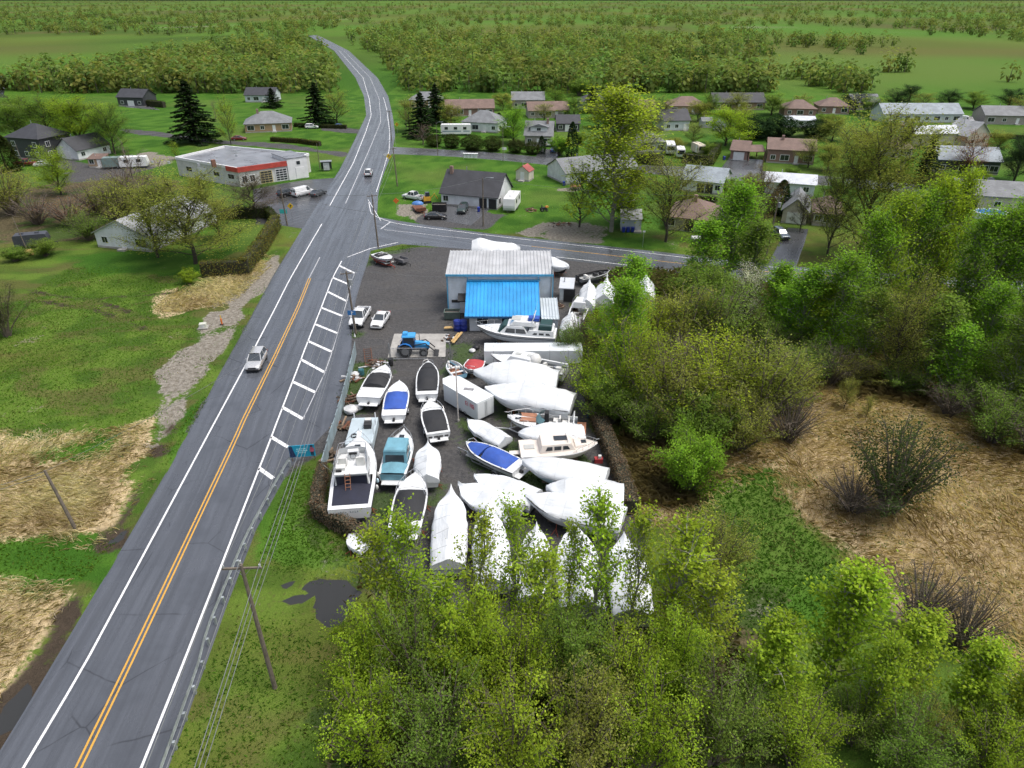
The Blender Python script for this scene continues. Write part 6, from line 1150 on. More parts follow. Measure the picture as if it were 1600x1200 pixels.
sport_boat((611, 407), (588, 396), 2.4, BLACKC, 'white and maroon bowrider on a red trailer at the road corner', ((.15, .5, ((0, .2), (.5, .4), (1, .2))),), zref=1.3, tr='red trailer carrying the white and maroon bowrider', tcol=pm('red_trailer_paint', (.32, .05, .03), .5, .1, .2), stripe=MAROON)
# small blue rowing boat full of outboard cowls and fenders
loc, rz, L = two((703, 566), (719, 586), .9); rb_ = thing('small_open_boat', 'small light blue open boat filled with white fenders', 'boat', loc, rz); half, keel, sheer, X_ = make_hull(L, 1.9, .2, .95, pm('light_blue_hull', (.22, .46, .62), .4, 0, .1), rb_)
gunwale(rb_, half, sheer, X_, 0, .97, GEL, .1); MB().box((0, 0, .4), (L*.7, 1.2, .06)).build('floor', TEAK, rb_)
for x in (-L*.2, L*.15): MB().box((x, 0, .75), (.3, 1.6, .06)).build('thwart', GEL, rb_)
for i in range(6): f = MB().sph((random.uniform(-L*.1, L*.4), random.uniform(-.5, .5), .95+.12*(i % 3)), .17, .17, .26, 8, 6); o = f.build('fender', VINYL, None, True); o.location = loc; o.rotation_euler = (0, 0, rz); tag(o, ['white round fender lying in the light blue open boat, '+q for q in ('nearest the bow', 'nearest the stern', 'by the left side', 'by the right side', 'on top of the heap', 'in the middle')][i], 'fender', 'fenders in the blue open boat')

# ---- cabin cruisers
def prism_block(parent, name, mat, x0, x1, w0, w1, z0, z1, fr=0.0, bk=0.0, tw=.85, smooth=False):
    """cabin block with raked front (fr) and back (bk) and narrower top"""
    m = MB(); a = [(x0, -w0/2, z0), (x1, -w1/2, z0), (x1, w1/2, z0), (x0, w0/2, z0)]; b = [(x0+bk, -w0/2*tw, z1), (x1-fr, -w1/2*tw, z1), (x1-fr, w1/2*tw, z1), (x0+bk, w0/2*tw, z1)]
    m.v += a+b; m.f += [(3, 2, 1, 0), (4, 5, 6, 7)]+[(i, (i+1) % 4, 4+(i+1) % 4, 4+i) for i in range(4)]
    o = m.build(name, mat, parent); md = o.modifiers.new('b', 'BEVEL'); md.width = .07; md.segments = 2; return o
def cabin_windows(parent, x0, x1, w0, w1, z0, z1, n, tw=.85, lo=.3, hi=.8, gap=.1, fr=0, bk=0):
    for s in (-1, 1):
        for k in range(n):
            a = x0+(x1-x0)*(k+gap)/n; b = x0+(x1-x0)*(k+1-gap)/n; pts = []
            for x, t in ((a, lo), (b, lo), (b-(.25 if k == n-1 else 0), hi), (a+(.2 if k == 0 else 0), hi)):
                f = (x-x0)/(x1-x0); wy = (w0+(w1-w0)*f)/2*(1-(1-tw)*t)+.025; pts.append((x, s*wy, z0+(z1-z0)*t))
            MB().poly(pts if s < 0 else pts[::-1]).build('cabin_window', GLASS, parent)
# sport fisher with flybridge (stern toward the viewer)
loc, rz, L = two((562, 688), (546, 797), 1.9); fb = thing('sport_fishing_boat', 'large white flybridge boat with navy cockpit cover beside the fence', 'boat', loc, rz)
half, keel, sheer, X_ = make_hull(L, 3.9, .5, 2.0, GEL, fb, rise=.7); gunwale(fb, half, sheer, X_, 0, .5, GEL, .3); deck(fb, half, sheer, X_, .44, 1, .14, GEL); rails(fb, half, sheer, X_, .48, .7)
deck(fb, half, sheer, X_, 0, .05, .02, GEL, 'transom_top', .99, .03, 3); canvas(fb, half, sheer, X_, .05, .33, ((0, .05), (.5, .2), (1, .35)), NAVYC, 'cockpit_cover', .88)
c0, c1 = X_(.30), X_(.70); prism_block(fb, 'cabin', GEL, c0, c1, 3.1, 2.6, 2.0, 3.35, 1.1, .1, .88); cabin_windows(fb, c0+.2, c1-.7, 3.1, 2.7, 2.0, 3.35, 2, .88, .35, .82)
MB().box((c0-.03, 0, 2.1), (.06, 2.7, 1.0)).build('aft_bulkhead', NAVYC, fb)
prism_block(fb, 'flybridge', GEL, c0-.25, c1-1.2, 3.0, 2.5, 3.38, 3.55, .15, 0, .97); co = MB()
fx0, fx1 = c0-.2, c1-1.3
co.rows([[(fx0, -1.42, 3.5), (fx0+1.2, -1.42, 4.05), (fx1-.3, -1.2, 4.3), (fx1, 0, 4.35), (fx1-.3, 1.2, 4.3), (fx0+1.2, 1.42, 4.05), (fx0, 1.42, 3.5)], [(fx0, -1.5, 3.45), (fx0+1.2, -1.5, 3.45), (fx1-.1, -1.28, 3.45), (fx1+.25, 0, 3.45), (fx1-.1, 1.28, 3.45), (fx0+1.2, 1.5, 3.45), (fx0, 1.5, 3.45)]]).build('flybridge_coaming', GEL, fb, 40)
MB().box((fx1-.8, -.1, 3.55), (.5, 1.1, .85), 0, .85).build('helm_console', GEL, fb); MB().box((fx1-1.05, -.1, 4.12), (.1, .7, .2)).build('instrument_panel', PLAS, fb); w_ = MB()
for k in range(12): a0 = k*math.pi/6; a1 = a0+math.pi/6; w_.tube([(fx1-1.2+.04*math.sin(a0), -.1+.24*math.cos(a0), 4.0+.24*math.sin(a0)), (fx1-1.2+.04*math.sin(a1), -.1+.24*math.cos(a1), 4.0+.24*math.sin(a1))], .025, 4, False)
w_.build('steering_wheel', PLAS, fb)
for y in (-.8, .75): s = MB().box((fx1-1.7, y, 3.55), (.6, .7, .45)).box((fx1-2.0, y, 3.55), (.15, .7, .9)); s.build('seat', VINYL, fb)
MB().box((fx0+.9, .9, 3.55), (.9, .8, .3)).build('bench', VINYL, fb); MB().box((fx0+.5, 1.05, 3.55), (.5, .5, .16)).build('hatch', PLAS, fb)
rl = MB(); rl.tube([(fx1-.2, -1.15, 4.3), (fx1-.1, -1.15, 4.75), (fx1+.1, 0, 4.8), (fx1-.1, 1.15, 4.75), (fx1-.2, 1.15, 4.3)], .025, 5); rl.tube([(fx0+.3, -1.4, 3.6), (fx0+.3, -1.4, 4.4), (fx1-.2, -1.2, 4.75)], .025, 5); rl.tube([(fx0+.3, 1.4, 3.6), (fx0+.3, 1.4, 4.4), (fx1-.2, 1.2, 4.75)], .025, 5); rl.build('flybridge_rail', CHROME, fb)
ld = MB()
for y in (-.1, .35): ld.tube([(c0-.9, y+.15, 2.15), (c0-.25, y+.15, 3.6)], .03, 4)
for k in range(5): ld.tube([(c0-.9+.13*k, .05, 2.2+.29*k), (c0-.9+.13*k, .5, 2.2+.29*k)], .03, 4)
ld.build('ladder', TEAK, fb); MB().box((X_(.82), 0, sheer(.82)+.13), (.6, .6, .12), 0, .9).build('deck_hatch', GLASS, fb); MB().box((L/2+.2, 0, sheer(1)+.02), (1.1, .45, .1)).build('bow_pulpit', GEL, fb); MB().tube([(L/2+.2, 0, sheer(1)+.1), (L/2+.5, 0, sheer(1)-.4)], .05, 4).build('anchor', STEEL, fb)
for s in (-1, 1): MB().tube([(c0+1.0, s*1.5, 2.6), (c0-1.2, s*2.0, 5.4)], .018, 4).build('outrigger', CHROME, fb)
lt = MB(); rs = random.Random(4)
for k in range(9):
    if k == 4: continue
    y = .95-k*.2; h_ = rs.uniform(.1, .2); lt.box((-L/2-.012, y, 1.62-.5*0), (.012, .035, h_)); lt.box((-L/2-.012, y-.05, 1.62+rs.choice((0, h_*.5))), (.012, .09, .03))
lt.build('name_lettering', pm('grey_lettering', (.12, .16, .2), .5), fb); MB().box((-L/2-.02, 1.5, 1.2), (.03, .07, .45)).box((-L/2-.022, 1.5, 1.55), (.03, .3, .06)).build('transom_bracket', PLAS, fb); stands(L, 3.9, .5, fb, 1.2)
for k in range(3): MB().sph((X_(.30+.09*k), -half(.3)-.14, 1.7), .15, .15, .28, 8, 6).build('side_fender', GELB if k % 2 else VINYL, fb, True)
# teal-canvas cruiser
loc, rz, L = two((632, 676), (613, 742), 1.7); tb_ = thing('canvas_cruiser', 'white cabin cruiser with teal canvas enclosure beside the flybridge boat', 'boat', loc, rz)
half, keel, sheer, X_ = make_hull(L, 2.7, .5, 1.75, GEL, tb_, rise=.4); gunwale(tb_, half, sheer, X_, 0, .55, GEL, .2); deck(tb_, half, sheer, X_, .5, 1, .3, GEL); rails(tb_, half, sheer, X_, .5, .55); MB().box((X_(.8), 0, sheer(.8)+.26), (.5, .5, .08)).build('deck_hatch', GLASS, tb_)
fr = prism_block(tb_, 'canvas_top', TEALC, X_(.24), X_(.58), 2.2, 2.1, 3.0, 3.25, .2, .1, .9); prism_block(tb_, 'windshield', CGLASS, X_(.50), X_(.60), 2.1, 1.9, 1.9, 2.6, .35, .1, .85)
for s in (-1, 1):
    MB().poly([(X_(.22), s*1.12, 1.85), (X_(.56), s*1.1, 1.9), (X_(.55), s*.98, 3.02), (X_(.25), s*1.05, 3.02)][::1 if s < 0 else -1]).build('side_curtain', TEALC, tb_)
    MB().poly([(X_(.27), s*1.135, 2.2), (X_(.50), s*1.12, 2.2), (X_(.50), s*1.045, 2.8), (X_(.29), s*1.085, 2.8)][::1 if s < 0 else -1]).build('clear_panel', CGLASS, tb_)
MB().poly([(X_(.22), -1.1, 1.8), (X_(.25), -1.05, 3.0), (X_(.25), 1.05, 3.0), (X_(.22), 1.1, 1.8)]).build('aft_curtain', TEALC, tb_); MB().poly([(X_(.215), -.9, 2.0), (X_(.235), -.86, 2.75), (X_(.235), .86, 2.75), (X_(.215), .9, 2.0)]).build('clear_panel', CGLASS, tb_)
canvas(tb_, half, sheer, X_, .02, .22, ((0, .05), (1, .3)), TEALC, 'cockpit_cover', .95); MB().poly([(-L/2-.015, -1.1, 1.1), (-L/2-.015, -1.15, 1.75), (-L/2-.015, 1.15, 1.75), (-L/2-.015, 1.1, 1.1)]).build('transom_band', TEALC, tb_); MB().box((-L/2-.3, 0, .95), (.6, 2.0, .08)).build('swim_platform', GEL, tb_); stands(L, 2.7, .5, tb_, .9)
# motor yacht in front of the workshop (bow left)
loc, rz, L = two((746, 514), (869, 521), 1.9); my = thing('motor_yacht', 'white flybridge motor yacht with green windshield cover in front of the workshop', 'boat', loc, rz)
half, keel, sheer, X_ = make_hull(L, 3.5, .5, 1.95, GEL, my, rise=.7); deck(my, half, sheer, X_, 0, 1, .08, GEL, 'deck'); rails(my, half, sheer, X_, .68, .6)
prism_block(my, 'cabin', GEL, X_(.32), X_(.72), 2.9, 2.5, 1.95, 3.15, 1.2, .9, .86); cabin_windows(my, X_(.36), X_(.64), 2.9, 2.6, 1.95, 3.15, 2, .86, .25, .72, .04); prism_block(my, 'aft_cabin', GEL, X_(.02), X_(.36), 2.9, 2.9, 1.95, 2.75, .3, .1, .92); cabin_windows(my, X_(.05), X_(.3), 2.9, 2.9, 1.95, 2.75, 3, .92, .3, .62, .14)
prism_block(my, 'windshield_cover', GREENC, X_(.62), X_(.735), 2.6, 2.3, 2.05, 3.1, .75, -.5, .84); prism_block(my, 'flybridge', GEL, X_(.26), X_(.58), 2.5, 2.2, 3.15, 3.75, .6, .1, .9); MB().box((X_(.5), 0, 3.76), (1.2, 1.3, .05)).build('roof_hatch', NONSK, my)
prism_block(my, 'aft_enclosure', GREENC, X_(.05), X_(.22), 2.5, 2.5, 2.75, 3.35, .2, .1, .94); MB().tube([(X_(.30), -1.1, 3.7), (X_(.27), -1.05, 4.5), (X_(.27), 1.05, 4.5), (X_(.30), 1.1, 3.7)], .06, 6).build('radar_arch', GEL, my); MB().box((X_(.28), .2, 3.75), (1.4, 1.0, .4)).build('flybridge_seat', BLUEC, my); MB().tube([(X_(.27), 0, 4.5), (X_(.24), 0, 6.3)], .02, 4).build('antenna', GEL, my)
ar = MB()
for s in (-1, 1): ar.tube([(X_(.02), s*1.4, 2.75), (X_(.02), s*1.4, 3.6), (X_(.26), s*1.3, 3.7)], .025, 4)
ar.build('aft_rail', CHROME, my); MB().rows([[(X_(i/15), sg*(half(i/15)+.014), sheer(i/15)-a) for a in (.22, .3)] for sg in (1,) for i in range(15)]).rows([[(X_(i/15), -(half(i/15)+.014), sheer(i/15)-a) for a in (.22, .3)] for i in range(15)]).build('stripe', PLAS, my); stands(L, 3.5, .5, my, 1.0)
# brown-decked express cruiser
loc, rz, L = two((793, 655), (902, 662), 1.6); ec = thing('express_cruiser', 'white express cruiser with teak-brown foredeck pads and open cockpit', 'boat', loc, rz); half, keel, sheer, X_ = make_hull(L, 2.8, .5, 1.6, GEL, ec, rise=.45)
deck(ec, half, sheer, X_, .58, 1, .3, GEL); gunwale(ec, half, sheer, X_, 0, .6, GEL, .25); rails(ec, half, sheer, X_, .6, .6); MB().box((X_(.28), 0, .95), (L*.5, 2.1, .1)).build('cockpit_floor', NONSK, ec)
for y in (-.42, .42): MB().box((X_(.70), y, sheer(.7)+.22), (1.7, .72, .12), 0, .96).build('sun_pad', TEAK, ec)
for y in (-.3, .3): MB().box((X_(.84), y, sheer(.84)+.18), (.6, .4, .1)).build('deck_hatch', GLASS, ec)
ws = MB(); ws.rows([[(X_(.50), -1.15, 1.85), (X_(.58), -.7, 1.95), (X_(.60), 0, 2.0), (X_(.58), .7, 1.95), (X_(.50), 1.15, 1.85)], [(X_(.45), -1.05, 2.45), (X_(.52), -.62, 2.6), (X_(.54), 0, 2.65), (X_(.52), .62, 2.6), (X_(.45), 1.05, 2.45)]]); ws.build('windshield', glass('aqua_windshield', (.12, .24, .26)), ec, 50); MB().box((X_(.44), -.3, 1.1), (.5, .9, 1.5), 0, .8).build('helm_cover', BLACKC, ec)
for x, y, a in ((.34, .55, .9), (.30, -.6, 1.0), (.17, 0, 1.6)): MB().box((X_(x), y, 1.05), (.7, a*.8, .5), 0, .92).box((X_(x)-.36, y, 1.05), (.16, a*.8, .85)).build('seat', VINYL, ec)
MB().box((X_(.2), .8, 1.05), (.9, .5, .5)).build('engine_hatch', PLAS, ec); MB().tube([(X_(.07), -1.2, 1.7), (X_(.05), -1.15, 2.35), (X_(.05), 1.15, 2.35), (X_(.07), 1.2, 1.7)], .07, 6).build('arch', GEL, ec); MB().box((-L/2-.45, 0, .95), (.95, 2.4, .1)).build('swim_platform', TEAK, ec); trailer(loc, rz, L*.95, 2.5, 'white trailer with long tongue under the brown-decked cruiser', TRIM, tongue=1.6)
# cream cabin cruiser (bow right)
loc, rz, L = two((933, 694), (812, 700), 1.7); cc_ = thing('cream_cruiser', 'cream cabin cruiser pointing right beside the dry hedge', 'boat', loc, rz); half, keel, sheer, X_ = make_hull(L, 3.0, .5, 1.65, GELC, cc_, rise=.4); deck(cc_, half, sheer, X_, 0, 1, .10, GELC, 'deck')
prism_block(cc_, 'cabin', GELC, X_(.24), X_(.72), 2.3, 1.9, 1.7, 2.55, .6, .2, .85); prism_block(cc_, 'fore_cabin', GELC, X_(.70), X_(.90), 1.7, .8, 1.75, 2.1, .4, 0, .85); MB().box((X_(.52), .1, 2.56), (1.3, .75, .05)).build('roof_window', GLASS, cc_); MB().box((X_(.82), 0, 2.1), (.5, .5, .06)).build('deck_hatch', GLASS, cc_); MB().box((X_(.12), 0, 1.75), (1.0, .7, .08)).build('cockpit_hatch', NONSK, cc_)
cabin_windows(cc_, X_(.3), X_(.64), 2.3, 2.0, 1.7, 2.55, 3, .85, .3, .75); MB().box((-L/2-.5, 0, 1.1), (1.0, .6, .12)).build('swim_platform', GELC, cc_); MB().tube([(X_(.6), -.7, 2.5), (X_(.6), -.7, 2.75), (X_(.6), .7, 2.75), (X_(.6), .7, 2.5)], .03, 5).build('hand_rail', CHROME, cc_); rails(cc_, half, sheer, X_, .66, .4); stands(L, 3.0, .5, cc_, .9)
# white boat with open engine bay behind the very large wrapped cruiser
loc, rz, L = two((768, 556), (884, 576), 2.0); ob = thing('open_cruiser', 'white cruiser with open cluttered cockpit behind the very large wrapped boat', 'boat', loc, rz); half, keel, sheer, X_ = make_hull(L, 3.0, .5, 1.9, GEL, ob); deck(ob, half, sheer, X_, .35, 1, .2, GEL); gunwale(ob, half, sheer, X_, 0, .4, GEL, .25); MB().box((X_(.18), 0, 1.3), (L*.32, 2.2, .1)).build('cockpit_floor', NONSK, ob)
prism_block(ob, 'cabin', GEL, X_(.42), X_(.78), 2.4, 1.9, 1.95, 2.9, .7, .2, .85)
for y in (-.45, .45): MB().box((X_(.55)+y*1.6, 0, 2.91), (.7, .5, .05)).build('deck_hatch', NONSK, ob)
MB().sph((X_(.40), .1, 2.5), .75, .8, .8, 12, 6, -.2).build('radar_dome', VINYL, ob, True); rs = random.Random(9)
for k in range(9): MB().box((X_(.08+.24*rs.random()), rs.uniform(-.9, .9), 1.4), (rs.uniform(.3, .8), rs.uniform(.3, .7), rs.uniform(.2, .7)), rs.random(), .9).build('engine_part' if k % 2 else 'locker', (PLAS, VINYL, STEEL)[k % 3], ob)
stands(L, 3.0, .5, ob, 1.0)
# grey aluminium boat and cluttered white workboat right of the workshop
loc, rz, L = two((952, 424), (904, 434), 1.3); al = thing('aluminium_boat', 'grey aluminium fishing boat behind the pointed wrapped boats', 'boat', loc, rz); half, keel, sheer, X_ = make_hull(L, 2.1, .5, 1.35, pm('bare_aluminium', (.34, .36, .38), .4, .6, .2, 1.5), al); gunwale(al, half, sheer, X_, 0, .97, PLAS, .12); MB().box((0, 0, .9), (L*.8, 1.5, .06)).build('floor', NONSK, al)
for x in (-.25, .05, .25): MB().box((X_(.5+x), .1, .95), (.5, .9, .5), .1, .8).build('seat', (PLAS, VINYL, PLAS)[int(x*10) % 3], al)
MB().box((-L/2-.15, 0, .8), (.5, .4, .9), 0, .7).build('outboard_motor', PLAS, al); trailer(loc, rz, L, 1.9, 'trailer under the grey aluminium fishing boat', PLAS)
loc, rz, L = two((913, 462), (899, 500), 1.5); wb_ = thing('work_boat', 'white cluttered cabin boat right of the small white shed', 'boat', loc, rz); half, keel, sheer, X_ = make_hull(L, 2.5, .45, 1.6, GEL, wb_); deck(wb_, half, sheer, X_, .4, 1, .2, GEL); gunwale(wb_, half, sheer, X_, 0, .45, GEL); prism_block(wb_, 'cabin', GEL, X_(.4), X_(.7), 1.9, 1.6, 1.7, 2.6, .5, .1); cabin_windows(wb_, X_(.42), X_(.66), 1.9, 1.7, 1.7, 2.6, 2); rails(wb_, half, sheer, X_, .5); MB().box((X_(.2), 0, 1.1), (L*.36, 1.9, .1)).build('cockpit_floor', NONSK, wb_)
for k in range(5): MB().box((X_(.06+.3*rs.random()), rs.uniform(-.7, .7), 1.2), (rs.uniform(.3, .6), rs.uniform(.3, .6), rs.uniform(.2, .5)), rs.random(), .9).build('locker', (VINYL, STEEL, PLAS)[k % 3], wb_)
stands(L, 2.5, .45, wb_, .9)
# ================================================================ YARD THINGS
# white box trailer with red lettering
A, B_ = G(694, 630), G(746, 662); d = B_-A; Lt = d.length; bt = thing('box_trailer', 'white box trailer with red lettering in the middle of the yard', 'trailer', (A.x, A.y, 0), math.atan2(d.y, d.x))
TRW = pm('white_trailer_panel', (.64, .67, .68), .45, 0, .07, .6, dirt=(.45, .45, .43, .35)); bx_ = MB().box((Lt/2, 1.2, .35), (Lt, 2.4, 2.15)); o = bx_.build('body', TRW, bt); md = o.modifiers.new('b', 'BEVEL'); md.width = .06; md.segments = 2
nose = MB().prism([(-.001, .05), (-.9, .7), (-.9, 1.7), (-.001, 2.35)], .36, 2.48).build('nose', TRW, bt); MB().prism([(0, -.03), (Lt+.03, -.03), (Lt+.03, 2.43), (0, 2.43), (-.95, 1.72), (-.95, .68)], 2.505, 2.55).build('roof', TRW, bt)
for k in range(2): dr = MB().box((Lt+.03, .62+1.16*k, .5), (.05, 1.1, 1.9)).build('rear_door', TRW, bt); MB().tube([(Lt+.075, .62+1.16*k+(.45 if k == 0 else -.45), .6), (Lt+.075, .62+1.16*k+(.45 if k == 0 else -.45), 2.3)], .02, 5).build('lock_bar', STEEL, dr)
rl_ = pm('red_lettering', (.5, .02, .06), .5); lm = MB(); x = Lt-1.9
for ch in ('E', 'T', 'R', 'A'):
    lm.box((x, -.012, 1.55), (.07, .014, .5)); x += .13
    if ch != 'T': lm.box((x, -.012, 1.98), (.2, .014, .07)).box((x, -.012, 1.75), (.2, .014, .07))
    if ch in 'EA': lm.box((x, -.012, 1.55), (.2, .014, .07))
    if ch in 'RA': lm.box((x+.12, -.012, 1.55), (.07, .014, .48))
    x += .25
lm.build('red_lettering', rl_, bt); MB().box((Lt*.5, 1.3, 2.553), (1.1, .5, .012), .6).build('roof_stain', pm('grey_tape', (.22, .22, .23), .7, 0, .4, 3), bt)
for s in (.1, 2.3):
    for xx in (Lt*.5, Lt*.5+.8): wheel(bt, (xx, s, .32), .32, .2)
MB().tube([(-.9, .9, .4), (-2.0, 1.2, .4)], .05, 5).tube([(-.9, 1.5, .4), (-2.0, 1.2, .4)], .05, 5).tube([(-1.9, 1.2, .5), (-1.9, 1.2, 0)], .04, 5).build('tow_bar', DARKM, bt)
# long white tarp-covered semi-trailer
A, B_ = G(757, 571), G(909, 570); d = B_-A; Lt = d.length; lt_ = thing('tarp_trailer', 'long white tarp-covered trailer between motor yacht and wrapped cruisers', 'trailer', (A.x, A.y-.1, 0), math.atan2(d.y, d.x)); TARP = pm('white_tarp', (.62, .66, .69), .5, 0, .06, .8, .5, 2.5)
m = MB(); rows = []
for i in range(22):
    x = Lt*i/21; w_ = .05*math.sin(i*2.1); rows.append([(x, -.03+w_*.3, .3), (x, .0+w_, 1.2), (x, .04-w_*.5, 2.0), (x, .3, 2.18+w_*.5), (x, 1.15, 2.26+w_*.6), (x, 2.0, 2.18), (x, 2.3, 2.0), (x, 2.32, .3)])
m.rows([r_[::-1] for r_ in rows]); m.poly(rows[0]); m.poly(rows[-1][::-1]); m.build('tarp', TARP, lt_, 45); rp_ = MB()
for i in range(2, 21, 4): rp_.tube([(Lt*i/21, -.05, .4), (Lt*i/21, -.03, 2.02), (Lt*i/21, 1.15, 2.30)], .015, 4)
rp_.build('tie_rope', PLAS, lt_); MB().box((Lt/2, 1.25, .75), (Lt-.2, 1.0, .2)).build('chassis', DARKM, lt_)
for s in (.2, 2.3):
    for xx in (Lt-1.2, Lt-2.3): wheel(lt_, (xx, s, .45), .45, .26)
MB().box((1.5, 1.25, 0), (.2, 1.4, .8)).build('landing_leg', DARKM, lt_)
# pale blue-grey work barge
loc, rz, L = two((570.5, 652), (560, 693), 1.3); bg_ = thing('work_barge', 'pale blue-grey flat work barge ahead of the flybridge boat', 'barge', loc, rz); BGM = pm('pale_barge_paint', (.42, .50, .54), .5, 0, .12, .8, dirt=(.25, .27, .28, .5))
o = MB().box((0, 0, .3), (L, 2.75, 1.0)).build('hull', BGM, bg_); md = o.modifiers.new('b', 'BEVEL'); md.width = .08; md.segments = 2; MB().box((.1, 0, 1.302), (L-.5, 2.4, .03)).build('deck', BGM, bg_)
for x, y, s in ((.6, -.55, .75), ): MB().box((x, y, 1.33), (1.0, s, .5), .05).build('engine_box', PLAS, bg_); MB().box((x+.45, y, 1.83), (.45, .6, .15)).build('engine_cover', VINYL, bg_)
rp2 = MB()
for k in range(30): a = k*.7; rp2.tube([(-1.2+.3*math.cos(a), .6+.3*math.sin(a), 1.34+k*.006), (-1.2+.3*math.cos(a+.7), .6+.3*math.sin(a+.7), 1.34+k*.006)], .025, 4, False)
rp2.build('rope_coil', PLAS, bg_); MB().tube([(-.9, -1.3, 1.33), (-.9, -1.3, 2.0), (.9, -1.3, 2.0), (.9, -1.3, 1.33)], .03, 5).build('hand_rail', STEEL, bg_)
for s in (-1, 1): MB().tube([(L/2-.1, s*1.1, 1.33), (L/2-.1, s*1.1, 1.9)], .06, 6).build('bollard', TRIM, bg_)
for x in (-1.2, 1.2): MB().box((x, 0, -.02), (.3, 2.4, .34)).build('timber_block', WOOD, bg_)
# privacy fence along the yard, panel by panel
FEN = pm('faded_blue_grey_slats', (.27, .35, .38), .65, 0, .25, .7, dirt=(.16, .18, .16, .5)); fp = [Vector(p) for p in PX((557, 554), (551, 580), (541, 622), (528, 668), (516, 705), (506, 745))]; ff = thing('privacy_fence', 'faded blue-grey privacy fence along the road side of the yard', 'fence', (fp[0].x, fp[0].y, 0)); P = resample(fp, 17)
for i in range(16):
    a, b = P[i]-fp[0], P[i+1]-fp[0]; c = (a+b)/2; an = math.atan2((b-a).y, (b-a).x); MB().box((c.x, c.y, .08), ((b-a).length-.06, .05, 1.75-.06*(i % 3)), an+random.uniform(-.02, .02)).build('panel', FEN, ff)
    MB().cyl((a.x, a.y, 0), .05, 1.95, 8).build('post', STEEL, ff)
VINE = (.20, .155, .11)
def vine_fence(path, wd, ht, label):
    r = hedge(path, wd, ht, label, VINE, 420, 'vine_fence', .15); r['category'] = 'fence'; return r
vine_fence(PX((507, 745), (498, 785), (497, 806), (520, 822), (550, 838), (578, 858)), .9, 1.7, 'dead brown vines over the wire fence at the lower left yard corner')
vine_fence(PX((924, 640), (945, 690), (965, 740), (985, 800)), 1.3, 1.7, 'dead brown vines over the wire fence on the right side of the yard')
# gate by the tractor
gt = thing('pipe_gate', 'open steel pipe gate in front of the tractor slab', 'gate', G(611, 563)); gl = (G(702, 561)-G(611, 563)).length; fr = MB()
for z in (.2, 1.7): fr.tube([(0, 0, z), (gl*.62, .05, z)], .03, 6)
for x in (0, gl*.31, gl*.62): fr.tube([(x, .02, .2), (x, .02, 1.7)], .03, 6)
fr.build('gate_frame', STEEL, gt); MB().cyl((-.1, 0, 0), .06, 2.4, 8).build('post', STEEL, gt); MB().cyl((gl+.2, 0, 0), .06, 2.4, 8).build('post', STEEL, gt); wr = MB()
for k in range(26): x = gl*.62*k/25; wr.tube([(x, .02, .2), (min(gl*.62, x+.5), .02, 1.7)], .008, 3, False); wr.tube([(x, .02, .2), (max(0, x-.5), .02, 1.7)], .008, 3, False)
wr.build('wire_mesh', STEEL, gt)
def barrel(px, py, col, label, h_=.9, r=.3, group=None):
    p = G(px, py); t = thing('barrel', label, 'barrel', p, 0, group); m = MB(); m.rows([[(r*f*math.cos(2*math.pi*j/16), r*f*math.sin(2*math.pi*j/16), z*h_) for j in range(16)] for f, z in ((.94, 0), (1, .04), (1, .3), (1.05, .33), (1, .36), (1, .64), (1.05, .67), (1, .7), (1, .96), (.94, 1))], True); m.build('shell', col, t, 35); MB().cyl((0, 0, h_-.03), r*.92, .03, 16).build('lid', col, t); MB().cyl((r*.5, 0, h_), .05, .04, 8).build('cap', PLAS, t); return t
BLB = pm('blue_plastic_drum', (.015, .03, .22), .35, 0, .15)
barrel(715, 516, BLB, 'large blue plastic tank by the workshop corner, left one', 1.5, .52); barrel(724.5, 516, BLB, 'large blue plastic tank by the workshop corner, right one', 1.5, .52); barrel(611, 571, DARKM, 'black oil drum at the gate of the yard'); barrel(921, 652, pm('dark_blue_drum', (.02, .06, .12), .4), 'dark blue drum beside the dry hedge on the right'); barrel(565, 586, pm('teal_drum', (.03, .12, .14), .4), 'dark teal drum in the scrap beside the fence', .8, .35)
# dumpster and shed beside the workshop
def dumpster(px, py, rz, col, label, s=(2.2, 1.3, 1.2)):
    t = thing('dumpster', label, 'dumpster', G(px, py), rz); m = MB(); a = [(-s[0]/2, -s[1]/2*.8, .12), (s[0]/2, -s[1]/2*.8, .12), (s[0]/2, s[1]/2, .12), (-s[0]/2, s[1]/2, .12)]; b = [(-s[0]/2, -s[1]/2, s[2]), (s[0]/2, -s[1]/2, s[2]), (s[0]/2, s[1]/2, s[2]), (-s[0]/2, s[1]/2, s[2])]; m.v += a+b; m.f += [(3, 2, 1, 0)]+[(i, (i+1) % 4, 4+(i+1) % 4, 4+i) for i in range(4)]; m.build('bin', col, t); rm = MB()
    for c, q in (((0, -s[1]/2), (s[0]+.12, .1)), ((0, s[1]/2), (s[0]+.12, .1)), ((-s[0]/2, 0), (.1, s[1])), ((s[0]/2, 0), (.1, s[1]))): rm.box((c[0], c[1], s[2]-.05), (q[0], q[1], .1))
    rm.build('rim', col, t); MB().box((0, 0, s[2]-.35), (s[0]-.1, s[1]-.15, .1)).build('rubbish', pm('mixed_rubbish', (.1, .09, .08), .9, 0, .6, 6), t)
    for k in range(4): MB().box((-s[0]/2+s[0]*(k+.5)/4, -s[1]/2*.9-.03, .2), (.08, .08, s[2]-.3)).build('rib', col, t)
    return t
dumpster(707, 498, .0, pm('grey_green_bin', (.11, .15, .13), .6, 0, .2), 'grey-green waste container at the left wall of the workshop'); dumpster(687, 330, .0, DARKM, 'black waste container in front of the white workshop', (3.0, 2.0, 1.6))
H_('storage_shed', (874, 472), (894, 473), 3.2, 2.3, .4, 'shed', W_PALE, R_WHITE, '-d', 'small white shed with flat white roof right of the boat workshop', 'shed', ov=.15)
